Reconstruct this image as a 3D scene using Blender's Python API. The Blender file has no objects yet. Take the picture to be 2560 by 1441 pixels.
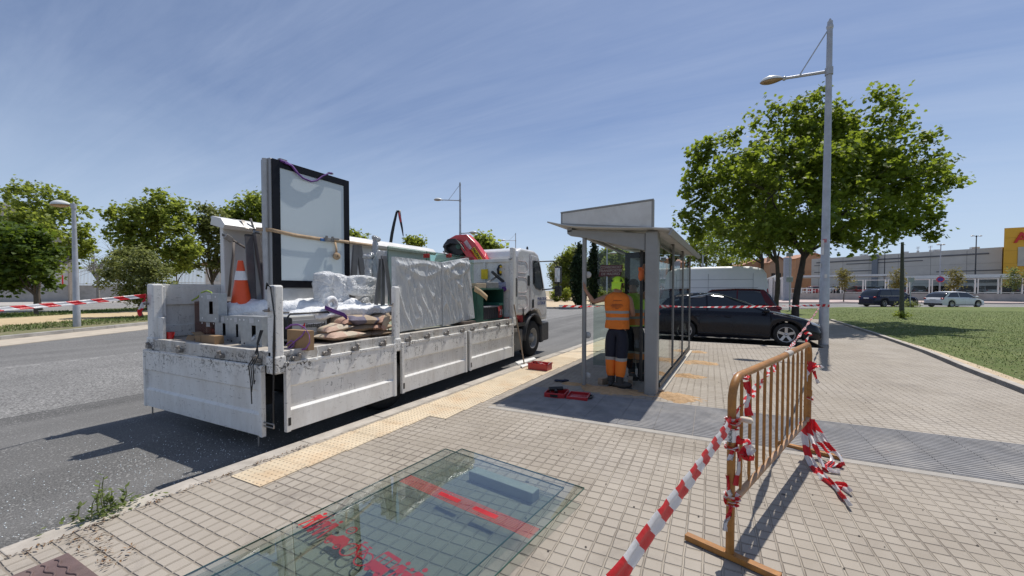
import bpy, bmesh, math, random
import numpy as np
from mathutils import Vector, Matrix, Euler

random.seed(7)
R = math.radians
SC = bpy.context.scene
COL = SC.collection

# ------------------------------------------------------------------ camera
CAMH = 1.55
YAW, PITCH, FPX = R(26.6), R(1.5), 990.0
cam_d = bpy.data.cameras.new('camera')
cam = bpy.data.objects.new('camera', cam_d)
COL.objects.link(cam)
cam.location = (0, 0, CAMH)
cam.rotation_euler = (R(90) - PITCH, 0, YAW)
cam_d.sensor_width = 36
cam_d.lens = FPX / 2560 * 36
CYP = 726 + FPX * math.tan(PITCH)
cam_d.shift_y = (CYP - 720.5) / 2560
cam_d.clip_start = 0.05
cam_d.clip_end = 3000
SC.camera = cam

# ------------------------------------------------------------------ world
W = bpy.data.worlds.new('World')
SC.world = W
W.use_nodes = True
SUNV = Vector((0.102, 0.51, 1.0)).normalized()
SUN_EL = math.asin(SUNV.z)
SUN_AZ = math.atan2(SUNV.x, SUNV.y)
nt = W.node_tree
nt.nodes.clear()
def N(t, typ, **kw):
    n = t.nodes.new(typ)
    for k, v in kw.items():
        setattr(n, k, v)
    return n
def wire(t, a, b):
    t.links.new(a, b)
sky = N(nt, 'ShaderNodeTexSky', sky_type='NISHITA')
sky.sun_disc = False
sky.sun_elevation = SUN_EL
sky.sun_rotation = SUN_AZ
sky.altitude = 600
sky.air_density = 1.0
sky.dust_density = 0.9
sky.ozone_density = 1.6
bg = N(nt, 'ShaderNodeBackground')
out = N(nt, 'ShaderNodeOutputWorld')
tc = N(nt, 'ShaderNodeTexCoord')
# thin cirrus: project the view direction on a high plane, stretch the noise into streaks
sep = N(nt, 'ShaderNodeSeparateXYZ')
wire(nt, tc.outputs['Generated'], sep.inputs[0])
mz = N(nt, 'ShaderNodeMath', operation='ADD'); mz.inputs[1].default_value = 0.16
wire(nt, sep.outputs['Z'], mz.inputs[0])
mx = N(nt, 'ShaderNodeMath', operation='DIVIDE'); wire(nt, sep.outputs['X'], mx.inputs[0]); wire(nt, mz.outputs[0], mx.inputs[1])
my = N(nt, 'ShaderNodeMath', operation='DIVIDE'); wire(nt, sep.outputs['Y'], my.inputs[0]); wire(nt, mz.outputs[0], my.inputs[1])
cmb = N(nt, 'ShaderNodeCombineXYZ'); wire(nt, mx.outputs[0], cmb.inputs[0]); wire(nt, my.outputs[0], cmb.inputs[1])
mp = N(nt, 'ShaderNodeMapping'); mp.inputs['Rotation'].default_value = (0, 0, R(-18)); mp.inputs['Scale'].default_value = (0.75, 2.1, 1)
wire(nt, cmb.outputs[0], mp.inputs[0])
n1 = N(nt, 'ShaderNodeTexNoise'); n1.inputs['Scale'].default_value = 0.9; n1.inputs['Detail'].default_value = 8; n1.inputs['Roughness'].default_value = 0.62; n1.inputs['Distortion'].default_value = 0.9
wire(nt, mp.outputs[0], n1.inputs['Vector'])
mp2 = N(nt, 'ShaderNodeMapping'); mp2.inputs['Rotation'].default_value = (0, 0, R(-14)); mp2.inputs['Scale'].default_value = (0.5, 4.2, 1); mp2.inputs['Location'].default_value = (3, 1, 0)
wire(nt, cmb.outputs[0], mp2.inputs[0])
n2 = N(nt, 'ShaderNodeTexNoise'); n2.inputs['Scale'].default_value = 1.4; n2.inputs['Detail'].default_value = 9; n2.inputs['Roughness'].default_value = 0.66; n2.inputs['Distortion'].default_value = 0.5
wire(nt, mp2.outputs[0], n2.inputs['Vector'])
mulc = N(nt, 'ShaderNodeMath', operation='MULTIPLY'); wire(nt, n1.outputs[0], mulc.inputs[0]); wire(nt, n2.outputs[0], mulc.inputs[1])
rampc = N(nt, 'ShaderNodeMapRange'); rampc.inputs['From Min'].default_value = 0.14; rampc.inputs['From Max'].default_value = 0.50; rampc.inputs['To Min'].default_value = 0.18; rampc.inputs['To Max'].default_value = 0.50
wire(nt, mulc.outputs[0], rampc.inputs[0])
skyg = N(nt, 'ShaderNodeMix', data_type='RGBA', blend_type='MULTIPLY'); skyg.inputs[0].default_value = 1.0
wire(nt, sky.outputs[0], skyg.inputs[6]); skyg.inputs[7].default_value = (0.88, 0.99, 1.17, 1)
mixc = N(nt, 'ShaderNodeMix', data_type='RGBA'); wire(nt, rampc.outputs[0], mixc.inputs[0])
wire(nt, skyg.outputs[2], mixc.inputs[6]); mixc.inputs[7].default_value = (6.3, 7.4, 9.8, 1)
hz = N(nt, 'ShaderNodeMapRange'); hz.inputs[1].default_value = 0.0; hz.inputs[2].default_value = 0.38; hz.inputs[3].default_value = .75; hz.inputs[4].default_value = 0.0
wire(nt, sep.outputs['Z'], hz.inputs[0])
mixh = N(nt, 'ShaderNodeMix', data_type='RGBA'); wire(nt, hz.outputs[0], mixh.inputs[0]); wire(nt, mixc.outputs[2], mixh.inputs[6]); mixh.inputs[7].default_value = (7.6, 9.2, 11.4, 1)
wire(nt, mixh.outputs[2], bg.inputs['Color'])
bg.inputs['Strength'].default_value = 0.086
wire(nt, bg.outputs[0], out.inputs['Surface'])

sun_d = bpy.data.lights.new('sun', 'SUN')
sun_d.energy = 4.9
sun_d.angle = R(0.5)
sun_d.color = (1.0, 0.955, 0.885)
sun = bpy.data.objects.new('sun', sun_d)
COL.objects.link(sun)
sun.rotation_euler = SUNV.to_track_quat('Z', 'Y').to_euler()
sun.location = (5, 10, 30)

SC.view_settings.view_transform = 'Standard'
SC.view_settings.look = 'None'
SC.view_settings.exposure = -0.10
SC.view_settings.gamma = 1.0
SC.cycles.max_bounces = 8
SC.cycles.transparent_max_bounces = 24
SC.cycles.caustics_reflective = False
SC.cycles.caustics_refractive = False

# ------------------------------------------------------------------ pixel -> world helpers (photo measuring)
_f = Vector((-math.sin(YAW) * math.cos(PITCH), math.cos(YAW) * math.cos(PITCH), -math.sin(PITCH)))
_r = Vector((math.cos(YAW), math.sin(YAW), 0))
_u = _r.cross(_f)
CAMP = Vector((0, 0, CAMH))
def at(x, y, X=None, Y=None, Z=None, D=None):
    v = _f + _r * ((x - 1280) / FPX) + _u * ((CYP - y) / FPX)
    if X is not None: t = X / v.x
    elif Y is not None: t = Y / v.y
    elif Z is not None: t = (Z - CAMH) / v.z
    else: t = D          # depth along the view axis
    return CAMP + v * t

# ------------------------------------------------------------------ object helpers
def tag(o, label=None, cat=None, group=None, kind=None):
    if label: o['label'] = label
    if cat: o['category'] = cat
    if group: o['group'] = group
    if kind: o['kind'] = kind
    return o
def thing(name, label, cat, loc=(0, 0, 0), rz=0.0, group=None):
    o = bpy.data.objects.new(name, None)
    COL.objects.link(o)
    o.empty_display_size = 0.2
    o.location = loc
    o.rotation_euler = (0, 0, rz)
    return tag(o, label, cat, group)
def root_of(o):
    while o.parent: o = o.parent
    return o
def copy_thing(src, label, loc=None, rz=None, scale=None):
    def cp(o, par):
        c = o.copy(); COL.objects.link(c); c.parent = par
        for ch in o.children: cp(ch, c)
        return c
    c = cp(src, None)
    c['label'] = label
    if loc is not None: c.location = loc
    if rz is not None: c.rotation_euler = (0, 0, rz)
    if scale is not None: c.scale = (scale,) * 3 if not isinstance(scale, tuple) else scale
    return c

class MB:
    """collects shapes, then build() links them as ONE mesh object"""
    def __init__(s):
        s.v = []; s.f = []; s.sm = []; s.mi = []; s.mat = 0
    def add(s, vs, fs, smooth=False):
        n = len(s.v)
        s.v += [Vector(v) for v in vs]
        s.f += [tuple(i + n for i in f) for f in fs]
        s.sm += [smooth] * len(fs); s.mi += [s.mat] * len(fs)
        return s
    def box(s, c, d, rot=None, piv=None):
        x, y, z = d[0] / 2, d[1] / 2, d[2] / 2
        vs = [Vector(p) for p in ((-x,-y,-z),(x,-y,-z),(x,y,-z),(-x,y,-z),(-x,-y,z),(x,-y,z),(x,y,z),(-x,y,z))]
        if rot is not None:
            m = rot if isinstance(rot, Matrix) else Euler(rot).to_matrix()
            vs = [m @ v for v in vs]
        c = Vector(c)
        return s.add([v + c for v in vs], [(0,3,2,1),(4,5,6,7),(0,1,5,4),(1,2,6,5),(2,3,7,6),(3,0,4,7)])
    def bb(s, a, b):
        a = Vector(a); b = Vector(b)
        return s.box((a + b) / 2, [abs(b[i] - a[i]) for i in range(3)])
    def beam(s, a, b, w, h, up=(0, 0, 1)):
        a = Vector(a); b = Vector(b); d = b - a
        y = d.normalized(); u = Vector(up)
        if abs(y.dot(u)) > .98: u = Vector((0, 1, 0))
        x = y.cross(u).normalized(); z = x.cross(y)
        m = Matrix((x, y, z)).transposed()
        return s.box((a + b) / 2, (w, d.length, h), m)
    def tube(s, pts, r, seg=12, cap=True, closed=False):
        pts = [Vector(p) for p in pts]; n = len(pts)
        rs = r if isinstance(r, (list, tuple)) else [r] * n
        vs = []; fs = []
        pn = None
        for i, p in enumerate(pts):
            if closed: t = (pts[(i + 1) % n] - pts[i - 1])
            else: t = pts[min(i + 1, n - 1)] - pts[max(i - 1, 0)]
            t = t.normalized() if t.length > 1e-9 else Vector((0, 0, 1))
            if pn is None:
                pn = t.cross(Vector((0, 0, 1)))
                if pn.length < 1e-3: pn = Vector((1, 0, 0))
            pn = (pn - t * pn.dot(t))
            pn = pn.normalized() if pn.length > 1e-6 else t.orthogonal().normalized()
            b = t.cross(pn)
            for k in range(seg):
                a = 2 * math.pi * k / seg
                vs.append(p + (pn * math.cos(a) + b * math.sin(a)) * rs[i])
        m = n if closed else n - 1
        for i in range(m):
            j = (i + 1) % n
            for k in range(seg):
                fs.append((i*seg+k, i*seg+(k+1)%seg, j*seg+(k+1)%seg, j*seg+k))
        s.add(vs, fs, True)
        if cap and not closed:
            s.add(vs[:seg], [tuple(range(seg))[::-1]]); s.add(vs[-seg:], [tuple(range(seg))])
        return s
    def cyl(s, a, b, r, seg=16, r2=None):
        return s.tube([a, b], [r, r if r2 is None else r2], seg)
    def lathe(s, prof, c=(0,0,0), seg=24, axis='z', smooth=True):
        vs = []; fs = []; c = Vector(c)
        for (rr, h) in prof:
            for k in range(seg):
                a = 2*math.pi*k/seg
                x, y = rr*math.cos(a), rr*math.sin(a)
                p = {'z': (x, y, h), 'y': (x, h, y), 'x': (h, x, y)}[axis]
                vs.append(c + Vector(p))
        for i in range(len(prof)-1):
            for k in range(seg):
                q = (i*seg+k, i*seg+(k+1)%seg, (i+1)*seg+(k+1)%seg, (i+1)*seg+k)
                fs.append(q if axis != 'y' else q[::-1])
        return s.add(vs, fs, smooth)
    def ell(s, c, rad, seg=16, ring=10, rot=None):
        prof = [(math.sin(math.pi*i/ring), -math.cos(math.pi*i/ring)) for i in range(ring+1)]
        t = MB().lathe(prof, seg=seg)
        c = Vector(c); m = Euler(rot).to_matrix() if rot else Matrix.Identity(3)
        vs = [m @ Vector((v.x*rad[0], v.y*rad[1], v.z*rad[2])) + c for v in t.v]
        return s.add(vs, t.f, True)
    def poly(s, pts, ext=None):
        """flat polygon, extruded by vector ext if given"""
        n = len(pts); pts = [Vector(p) for p in pts]
        if ext is None: return s.add(pts, [tuple(range(n))])
        e = Vector(ext)
        vs = pts + [p + e for p in pts]
        nrm = Vector((0,0,0))
        for i in range(n):
            nrm += pts[i].cross(pts[(i+1) % n])
        fl = nrm.dot(e) > 0
        fs = [tuple(range(n))[::-1] if fl else tuple(range(n)), tuple(range(n, 2*n)) if fl else tuple(range(n, 2*n))[::-1]]
        for i in range(n):
            j = (i+1) % n
            fs.append((i, j, n+j, n+i) if fl else (i, n+i, n+j, j))
        return s.add(vs, fs)
    def grid(s, fn, nu, nv, smooth=True, close_u=False):
        vs = [fn(i/(nu-1 if not close_u else nu), j/(nv-1)) for j in range(nv) for i in range(nu)]
        fs = []
        for j in range(nv-1):
            for i in range(nu if close_u else nu-1):
                k = (i+1) % nu
                fs.append((j*nu+i, j*nu+k, (j+1)*nu+k, (j+1)*nu+i))
        return s.add(vs, fs, smooth)
    def build(s, name, mats, parent=None, local=False, bevel=0, smooth_all=False, solid=0, subsurf=0, bseg=2):
        me = bpy.data.meshes.new(name)
        vs = s.v
        loc = Vector((0, 0, 0))
        if parent is not None and not local:
            rt = root_of(parent)
            m = (Matrix.Translation(rt.location) @ rt.rotation_euler.to_matrix().to_4x4()).inverted()
            vs = [m @ v for v in vs]
        elif parent is None and vs:
            xs = [v.x for v in vs]; ys = [v.y for v in vs]; zs = [v.z for v in vs]
            loc = Vector(((min(xs)+max(xs))/2, (min(ys)+max(ys))/2, min(zs)))
            vs = [v - loc for v in vs]
        me.from_pydata([tuple(v) for v in vs], [], s.f)
        if not isinstance(mats, (list, tuple)): mats = [mats]
        for m in mats: me.materials.append(m)
        me.polygons.foreach_set('use_smooth', [True]*len(s.f) if smooth_all else s.sm)
        me.polygons.foreach_set('material_index', s.mi)
        me.update()
        o = bpy.data.objects.new(name, me)
        COL.objects.link(o)
        o.location = loc
        if parent is not None: o.parent = parent
        if solid:
            md = o.modifiers.new('thick', 'SOLIDIFY'); md.thickness = solid; md.offset = 0
        if bevel:
            md = o.modifiers.new('bevel', 'BEVEL'); md.width = bevel; md.segments = bseg; md.limit_method = 'ANGLE'; md.angle_limit = R(40)
            md.harden_normals = False
        if subsurf:
            md = o.modifiers.new('sub', 'SUBSURF'); md.levels = subsurf; md.render_levels = subsurf
        return o

def lettering(name, text, size, mat, loc, xdir, updir, parent, depth=0.004, align='CENTER', bold=0.0, sx=1.0):
    cu = bpy.data.curves.new(name, 'FONT')
    cu.body = text; cu.size = size; cu.extrude = depth; cu.align_x = align; cu.align_y = 'CENTER'; cu.offset = bold
    cu.space_line = 0.95
    tmp = bpy.data.objects.new(name + '_tmp', cu)
    COL.objects.link(tmp)
    dg = bpy.context.evaluated_depsgraph_get()
    me = bpy.data.meshes.new_from_object(tmp.evaluated_get(dg))
    bpy.data.objects.remove(tmp)
    x = Vector(xdir).normalized(); z = x.cross(Vector(updir)).normalized(); y = z.cross(x)
    m = Matrix((x, y, z)).transposed().to_4x4()
    m = Matrix.Translation(Vector(loc)) @ m @ Matrix.Diagonal((sx, 1, 1, 1))
    if parent is not None:
        rt = root_of(parent)
        m = (Matrix.Translation(rt.location) @ rt.rotation_euler.to_matrix().to_4x4()).inverted() @ m
    me.transform(m)
    me.materials.clear(); me.materials.append(mat)
    o = bpy.data.objects.new(name, me)
    COL.objects.link(o)
    if parent is not None: o.parent = parent
    return o

# ------------------------------------------------------------------ materials
_MC = {}
def newmat(name):
    m = bpy.data.materials.new(name); m.use_nodes = True
    t = m.node_tree
    p = t.nodes['Principled BSDF']
    return m, t, p
def c4(c): return (c[0], c[1], c[2], 1)
def noise(t, vec, scale, detail=4, rough=.55, dist=0):
    n = N(t, 'ShaderNodeTexNoise'); n.inputs['Scale'].default_value = scale; n.inputs['Detail'].default_value = detail
    n.inputs['Roughness'].default_value = rough; n.inputs['Distortion'].default_value = dist
    if vec is not None: wire(t, vec, n.inputs['Vector'])
    return n.outputs[0]
def mrange(t, v, a, b, c=0., d=1., clamp=True):
    n = N(t, 'ShaderNodeMapRange'); n.clamp = clamp
    n.inputs[1].default_value = a; n.inputs[2].default_value = b; n.inputs[3].default_value = c; n.inputs[4].default_value = d
    wire(t, v, n.inputs[0]); return n.outputs[0]
def mth(t, op, a, b=None, c=None):
    n = N(t, 'ShaderNodeMath', operation=op)
    for i, q in enumerate((a, b, c)):
        if q is None: continue
        if isinstance(q, (int, float)): n.inputs[i].default_value = q
        else: wire(t, q, n.inputs[i])
    return n.outputs[0]
def mixc_(t, f, a, b, bt='MIX'):
    n = N(t, 'ShaderNodeMix', data_type='RGBA', blend_type=bt)
    for i, q in ((0, f), (6, a), (7, b)):
        if isinstance(q, (int, float)): n.inputs[i].default_value = q
        elif isinstance(q, (tuple, list)): n.inputs[i].default_value = c4(q)
        else: wire(t, q, n.inputs[i])
    return n.outputs[2]
def tcoord(t, kind='Object', scale=None):
    n = N(t, 'ShaderNodeTexCoord')
    if scale is None: return n.outputs[kind]
    m = N(t, 'ShaderNodeMapping'); m.inputs['Scale'].default_value = scale
    wire(t, n.outputs[kind], m.inputs[0]); return m.outputs[0]
def wpos(t):
    return N(t, 'ShaderNodeNewGeometry').outputs['Position']
def bump(t, p, h, strength, dist=.01):
    b = N(t, 'ShaderNodeBump'); b.inputs['Strength'].default_value = strength; b.inputs['Distance'].default_value = dist
    wire(t, h, b.inputs['Height']); wire(t, b.outputs[0], p.inputs['Normal'])
def surf(name, col, rough=.55, metal=0., var=.12, scale=6., dirt=None, dirt_amt=.35, dirt_scale=2.5, bmp=.0, bscale=60., coat=0., spec=.5, stretch=None):
    """general painted / raw surface with tone variation, dirt blotches and a fine bump"""
    if name in _MC: return _MC[name]
    m, t, p = newmat(name)
    v = tcoord(t, 'Object', stretch)
    a = noise(t, v, scale, 5, .6)
    lo = tuple(x*(1-var) for x in col); hi = tuple(min(1, x*(1+var)) for x in col)
    c = mixc_(t, mrange(t, a, .3, .7), lo, hi)
    if dirt is not None:
        d = noise(t, v, dirt_scale, 7, .68, .4)
        c = mixc_(t, mrange(t, d, .48, .72, 0, dirt_amt), c, dirt)
        p.inputs['Roughness'].default_value = rough
    wire(t, c, p.inputs['Base Color'])
    r_ = mrange(t, noise(t, v, scale*3, 3), .3, .7, max(0.02, rough-.08), min(1, rough+.1))
    wire(t, r_, p.inputs['Roughness'])
    p.inputs['Metallic'].default_value = metal
    p.inputs['Coat Weight'].default_value = coat
    p.inputs['Specular IOR Level'].default_value = spec
    if bmp: bump(t, p, noise(t, v, bscale, 4), bmp, .004)
    _MC[name] = m
    return m
def glass_mat(name, tint=(.80, .90, .87), ior=1.5, rough=0., boost=1.0):
    """thin sheet glass: transparent tint plus fresnel mirror reflection, lets sun through"""
    if name in _MC: return _MC[name]
    m, t, p = newmat(name)
    t.nodes.remove(p)
    o = t.nodes['Material Output']
    tr = N(t, 'ShaderNodeBsdfTransparent'); tr.inputs[0].default_value = c4(tint)
    gl = N(t, 'ShaderNodeBsdfGlossy'); gl.inputs['Roughness'].default_value = rough; gl.inputs[0].default_value = (1, 1, 1, 1)
    fr = N(t, 'ShaderNodeFresnel'); fr.inputs[0].default_value = ior
    mx_ = N(t, 'ShaderNodeMixShader')
    f = mth(t, 'MULTIPLY', fr.outputs[0], boost)
    f = mth(t, 'MINIMUM', f, 1.0)
    gb = N(t, 'ShaderNodeNewGeometry')
    f = mth(t, 'MULTIPLY', f, mth(t, 'SUBTRACT', 1.0, gb.outputs['Backfacing']))
    wire(t, f, mx_.inputs[0]); wire(t, tr.outputs[0], mx_.inputs[1]); wire(t, gl.outputs[0], mx_.inputs[2])
    wire(t, mx_.outputs[0], o.inputs[0])
    _MC[name] = m
    return m
# ================================================================== SETTING
ROADZ = -0.08
# ---- ground materials
def m_asphalt(name, col, speck=.55):
    m, t, p = newmat(name)
    v = wpos(t)
    big = noise(t, v, .35, 6, .6, .3)
    fine = noise(t, v, 75, 4, .75)
    c = mixc_(t, mrange(t, big, .32, .68), tuple(x*.80 for x in col), tuple(x*1.16 for x in col))
    c = mixc_(t, mrange(t, fine, .38, .62), mixc_(t, 1., c, (.30, .30, .30), 'MULTIPLY'), c)
    vo = N(t, 'ShaderNodeTexVoronoi'); vo.inputs['Scale'].default_value = 46; wire(t, v, vo.inputs['Vector'])
    wn = N(t, 'ShaderNodeTexWhiteNoise'); wire(t, vo.outputs['Position'], wn.inputs['Vector'])
    sp = mth(t, 'MULTIPLY', mth(t, 'GREATER_THAN', wn.outputs[0], .80), mth(t, 'LESS_THAN', vo.outputs['Distance'], .42))
    c = mixc_(t, mth(t, 'MULTIPLY', mth(t, 'MULTIPLY', sp, speck), mrange(t, noise(t, v, 1.1, 4, .6), .35, .62, .15, 1)), c, tuple(min(1, x*2.6) for x in col))
    # worn wheel tracks and patched seams running with the street
    mp_ = N(t, 'ShaderNodeMapping'); mp_.inputs['Scale'].default_value = (1.1, .06, 1); wire(t, v, mp_.inputs[0])
    tr_ = noise(t, mp_.outputs[0], 1.0, 3, .5)
    c = mixc_(t, mrange(t, tr_, .45, .62, 0, .38), c, tuple(x*1.35 for x in col))
    # an old coarse surfacing begins beyond a wandering seam; a nearly worn-off lane line lies on it
    sx_ = N(t, 'ShaderNodeSeparateXYZ'); wire(t, v, sx_.inputs[0])
    xx = mth(t, 'ADD', sx_.outputs[0], mth(t, 'MULTIPLY', mth(t, 'SUBTRACT', noise(t, v, .8, 3), .5), .25))
    old = mth(t, 'MULTIPLY', mrange(t, xx, -8.03, -8.0, 1, 0), mrange(t, xx, -13.6, -13.3, .45, 1))
    st_ = noise(t, v, 34, 3, .85)
    co = mixc_(t, mrange(t, st_, .40, .62), tuple(x*.42 for x in col), tuple(x*2.3 for x in col))
    c = mixc_(t, mth(t, 'MULTIPLY', old, mrange(t, noise(t, v, .5, 4, .6), .3, .65, .45, .95)), c, co)
    ln = mth(t, 'LESS_THAN', mth(t, 'ABSOLUTE', mth(t, 'ADD', xx, 13.2)), .05)
    c = mixc_(t, mth(t, 'MULTIPLY', ln, mrange(t, noise(t, v, 5, 4), .45, .6, 0, .5)), c, (.5, .49, .46))
    seam = mth(t, 'LESS_THAN', mth(t, 'ABSOLUTE', mth(t, 'ADD', xx, 8.0)), .02)
    c = mixc_(t, mth(t, 'MULTIPLY', seam, .6), c, (.03, .03, .03))
    oil = mrange(t, noise(t, v, 1.4, 3, .6, .4), .66, .74, 0, .5)
    c = mixc_(t, oil, c, (.05, .047, .045))
    wire(t, c, p.inputs['Base Color'])
    p.inputs['Roughness'].default_value = .85
    bump(t, p, noise(t, v, 110, 3, .7), .9, .006)
    return m
def m_paving(name, c1, c2):
    m, t, p = newmat(name)
    v = wpos(t)
    wb = noise(t, v, 1.3, 2)
    sx_ = N(t, 'ShaderNodeSeparateXYZ'); wire(t, v, sx_.inputs[0])
    def cell(o, off):
        q = mth(t, 'DIVIDE', mth(t, 'ADD', o, off), .1)
        q = mth(t, 'ADD', q, mth(t, 'MULTIPLY', mth(t, 'SUBTRACT', noise(t, v, 9, 2), .5), .10))
        fr = mth(t, 'FRACT', q); fl = mth(t, 'FLOOR', q)
        return mth(t, 'MINIMUM', fr, mth(t, 'SUBTRACT', 1.0, fr)), fl
    dx, ix = cell(sx_.outputs[0], 50.02)
    dy, iy = cell(sx_.outputs[1], 50.03)
    d = mth(t, 'SMOOTH_MIN', dx, dy, .06)
    blk = mrange(t, d, .028, .085)
    cb = N(t, 'ShaderNodeCombineXYZ'); wire(t, ix, cb.inputs[0]); wire(t, iy, cb.inputs[1])
    wn = N(t, 'ShaderNodeTexWhiteNoise', noise_dimensions='2D'); wire(t, cb.outputs[0], wn.inputs['Vector'])
    # 40 cm slabs carry four by four squares: a tone per slab
    cb2 = N(t, 'ShaderNodeCombineXYZ'); wire(t, mth(t, 'FLOOR', mth(t, 'DIVIDE', ix, 4)), cb2.inputs[0]); wire(t, mth(t, 'FLOOR', mth(t, 'DIVIDE', iy, 4)), cb2.inputs[1])
    wn2 = N(t, 'ShaderNodeTexWhiteNoise', noise_dimensions='2D'); wire(t, cb2.outputs[0], wn2.inputs['Vector'])
    tone = mth(t, 'ADD', mth(t, 'MULTIPLY', wn.outputs[0], .45), mth(t, 'MULTIPLY', wn2.outputs[0], .55))
    c = mixc_(t, tone, c1, c2)
    st = noise(t, v, .55, 6, .65, .5)
    c = mixc_(t, mrange(t, st, .44, .64, 0, .6), c, (.44, .395, .34))
    st2 = noise(t, v, 1.7, 7, .7, .6)
    c = mixc_(t, mrange(t, st2, .54, .72, 0, .6), c, (.19, .165, .145))
    g = noise(t, v, 160, 3, .7)
    c = mixc_(t, mrange(t, g, .3, .7, 0, .4), c, mixc_(t, 1., c, (.68, .67, .65), 'MULTIPLY'))
    # joints filled with pale sand, in places dark soil
    jc = mixc_(t, mrange(t, noise(t, v, 2.2, 5, .6), .42, .60), (.43, .37, .29), (.22, .18, .14))
    c = mixc_(t, mth(t, 'MULTIPLY', mth(t, 'SUBTRACT', 1.0, blk), .7), c, jc)
    c = mixc_(t, mrange(t, dy, .03, .07, .48, 0), c, (.17, .145, .12))  # joints running along X painted darker, shade of the groove wall in the colour
    # small black chewing gum spots and grit
    vo = N(t, 'ShaderNodeTexVoronoi'); vo.inputs['Scale'].default_value = 2.6; wire(t, v, vo.inputs['Vector'])
    wg = N(t, 'ShaderNodeTexWhiteNoise'); wire(t, vo.outputs['Position'], wg.inputs['Vector'])
    gum = mth(t, 'MULTIPLY', mth(t, 'GREATER_THAN', wg.outputs[0], .60), mth(t, 'LESS_THAN', vo.outputs['Distance'], .045))
    c = mixc_(t, mth(t, 'MULTIPLY', gum, .85), c, (.03, .03, .03))
    wire(t, c, p.inputs['Base Color'])
    p.inputs['Roughness'].default_value = .8
    h = mth(t, 'ADD', mth(t, 'MULTIPLY', blk, 1.0), mth(t, 'MULTIPLY', g, .12))
    h = mth(t, 'ADD', h, mth(t, 'MULTIPLY', wn.outputs[0], .10))
    bump(t, p, h, 1.0, .009)
    return m
def m_ground(name, c1, c2, c3, scale=1.2, bs=30, bst=.6):
    m, t, p = newmat(name)
    v = wpos(t)
    c = mixc_(t, mrange(t, noise(t, v, scale, 7, .65, .5), .35, .65), c1, c2)
    c = mixc_(t, mrange(t, noise(t, v, scale*7, 5, .7), .45, .7, 0, .8), c, c3)
    wire(t, c, p.inputs['Base Color']); p.inputs['Roughness'].default_value = .92
    bump(t, p, noise(t, v, bs, 5, .75), bst, .03)
    return m
M_ROAD = m_asphalt('asphalt', (.165, .161, .155))
M_ROAD2 = m_asphalt('asphalt_pale', (.25, .24, .225), .2)  # paler copy, sun glare of the far street painted into the colour
M_PAVE = m_paving('paving', (.290, .250, .203), (.372, .326, .268))
M_SAND = m_ground('sand', (.52, .40, .26), (.62, .50, .35), (.40, .31, .21), .8)
M_DRY = m_ground('dry_ground', (.36, .28, .18), (.44, .36, .25), (.16, .17, .07), .5)
M_LAWN = m_ground('lawn', (.075, .115, .016), (.13, .17, .032), (.17, .165, .06), .55, 60, .9)
M_KERB = surf('kerb_stone', (.42, .38, .33), .8, var=.2, scale=5, dirt=(.2, .17, .14), dirt_amt=.5, bmp=.5)
M_CONC = surf('concrete', (.36, .345, .32), .8, var=.18, scale=3, dirt=(.12, .11, .10), dirt_amt=.6, dirt_scale=1.2, bmp=.4)

def sheet(name, pts, z, mat, thick=None, kind='structure', **kw):
    b = MB()
    P = [Vector((p[0], p[1], z)) for p in pts]
    if sum(P[i].x*P[(i+1) % len(P)].y - P[(i+1) % len(P)].x*P[i].y for i in range(len(P))) < 0: P = P[::-1]
    b.poly(P, (0, 0, -thick) if thick else None)
    o = b.build(name, mat)
    return tag(o, kind=kind, **kw)
def strip(name, line, w, z, mat, thick, seglen=1.0, gap=.008, bev=.006, kind='structure'):
    """a row of kerb stones along a polyline, w to the left of travel"""
    b = MB()
    for a, c in zip(line[:-1], line[1:]):
        a = Vector((a[0], a[1], 0)); c = Vector((c[0], c[1], 0)); d = c - a
        n = max(1, round(d.length/seglen)); u = d.normalized(); s = Vector((-u.y, u.x, 0))
        for i in range(n):
            p = a + d*(i/n) + u*gap/2; q = a + d*((i+1)/n) - u*gap/2
            zz = z + random.uniform(-.002, .003)
            b.poly([Vector((k.x, k.y, zz)) for k in (p, q, q + s*w, p + s*w)], (0, 0, -thick))
    return tag(b.build(name, mat, bevel=bev), kind=kind)

sheet('ground', [(-900, -400), (900, -400), (900, 1500), (-900, 1500)], -.16, M_DRY)
sheet('road', [(-60, -14), (30, -14), (45, 90), (-10, 90), (-60, 60)], ROADZ, M_ROAD)
KL = [(-3.95, -8), (-3.80, -1.0), (-3.78, .7), (-3.80, 1.7), (-3.66, 4.5), (-3.55, 7.3), (-3.36, 10.2), (-3.2, 12.95)]
LK = [(3.55, -8), (3.72, 2.0), (3.95, 6.0), (4.19, 8.68), (4.42, 11.0), (4.74, 13.5), (5.1, 18.5), (5.5, 26)]
sheet('pavement', KL + [(2.75, 12.98), (2.75, 27), (5.5, 27)] + LK[::-1], 0.0, M_PAVE, .15)
# far end of the pavement beyond the parking bays
KR = [(a[0] + .0, a[1]) for a in KL]
strip('kerb', KR[::-1], .17, .006, M_KERB, .15)
strip('kerb', [(x + .12, y) for x, y in LK[::-1]], .12, .035, M_KERB, .12)
strip('kerb', [(-3.1, 12.95), (2.75, 12.95)], .14, .004, M_KERB, .12)
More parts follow.
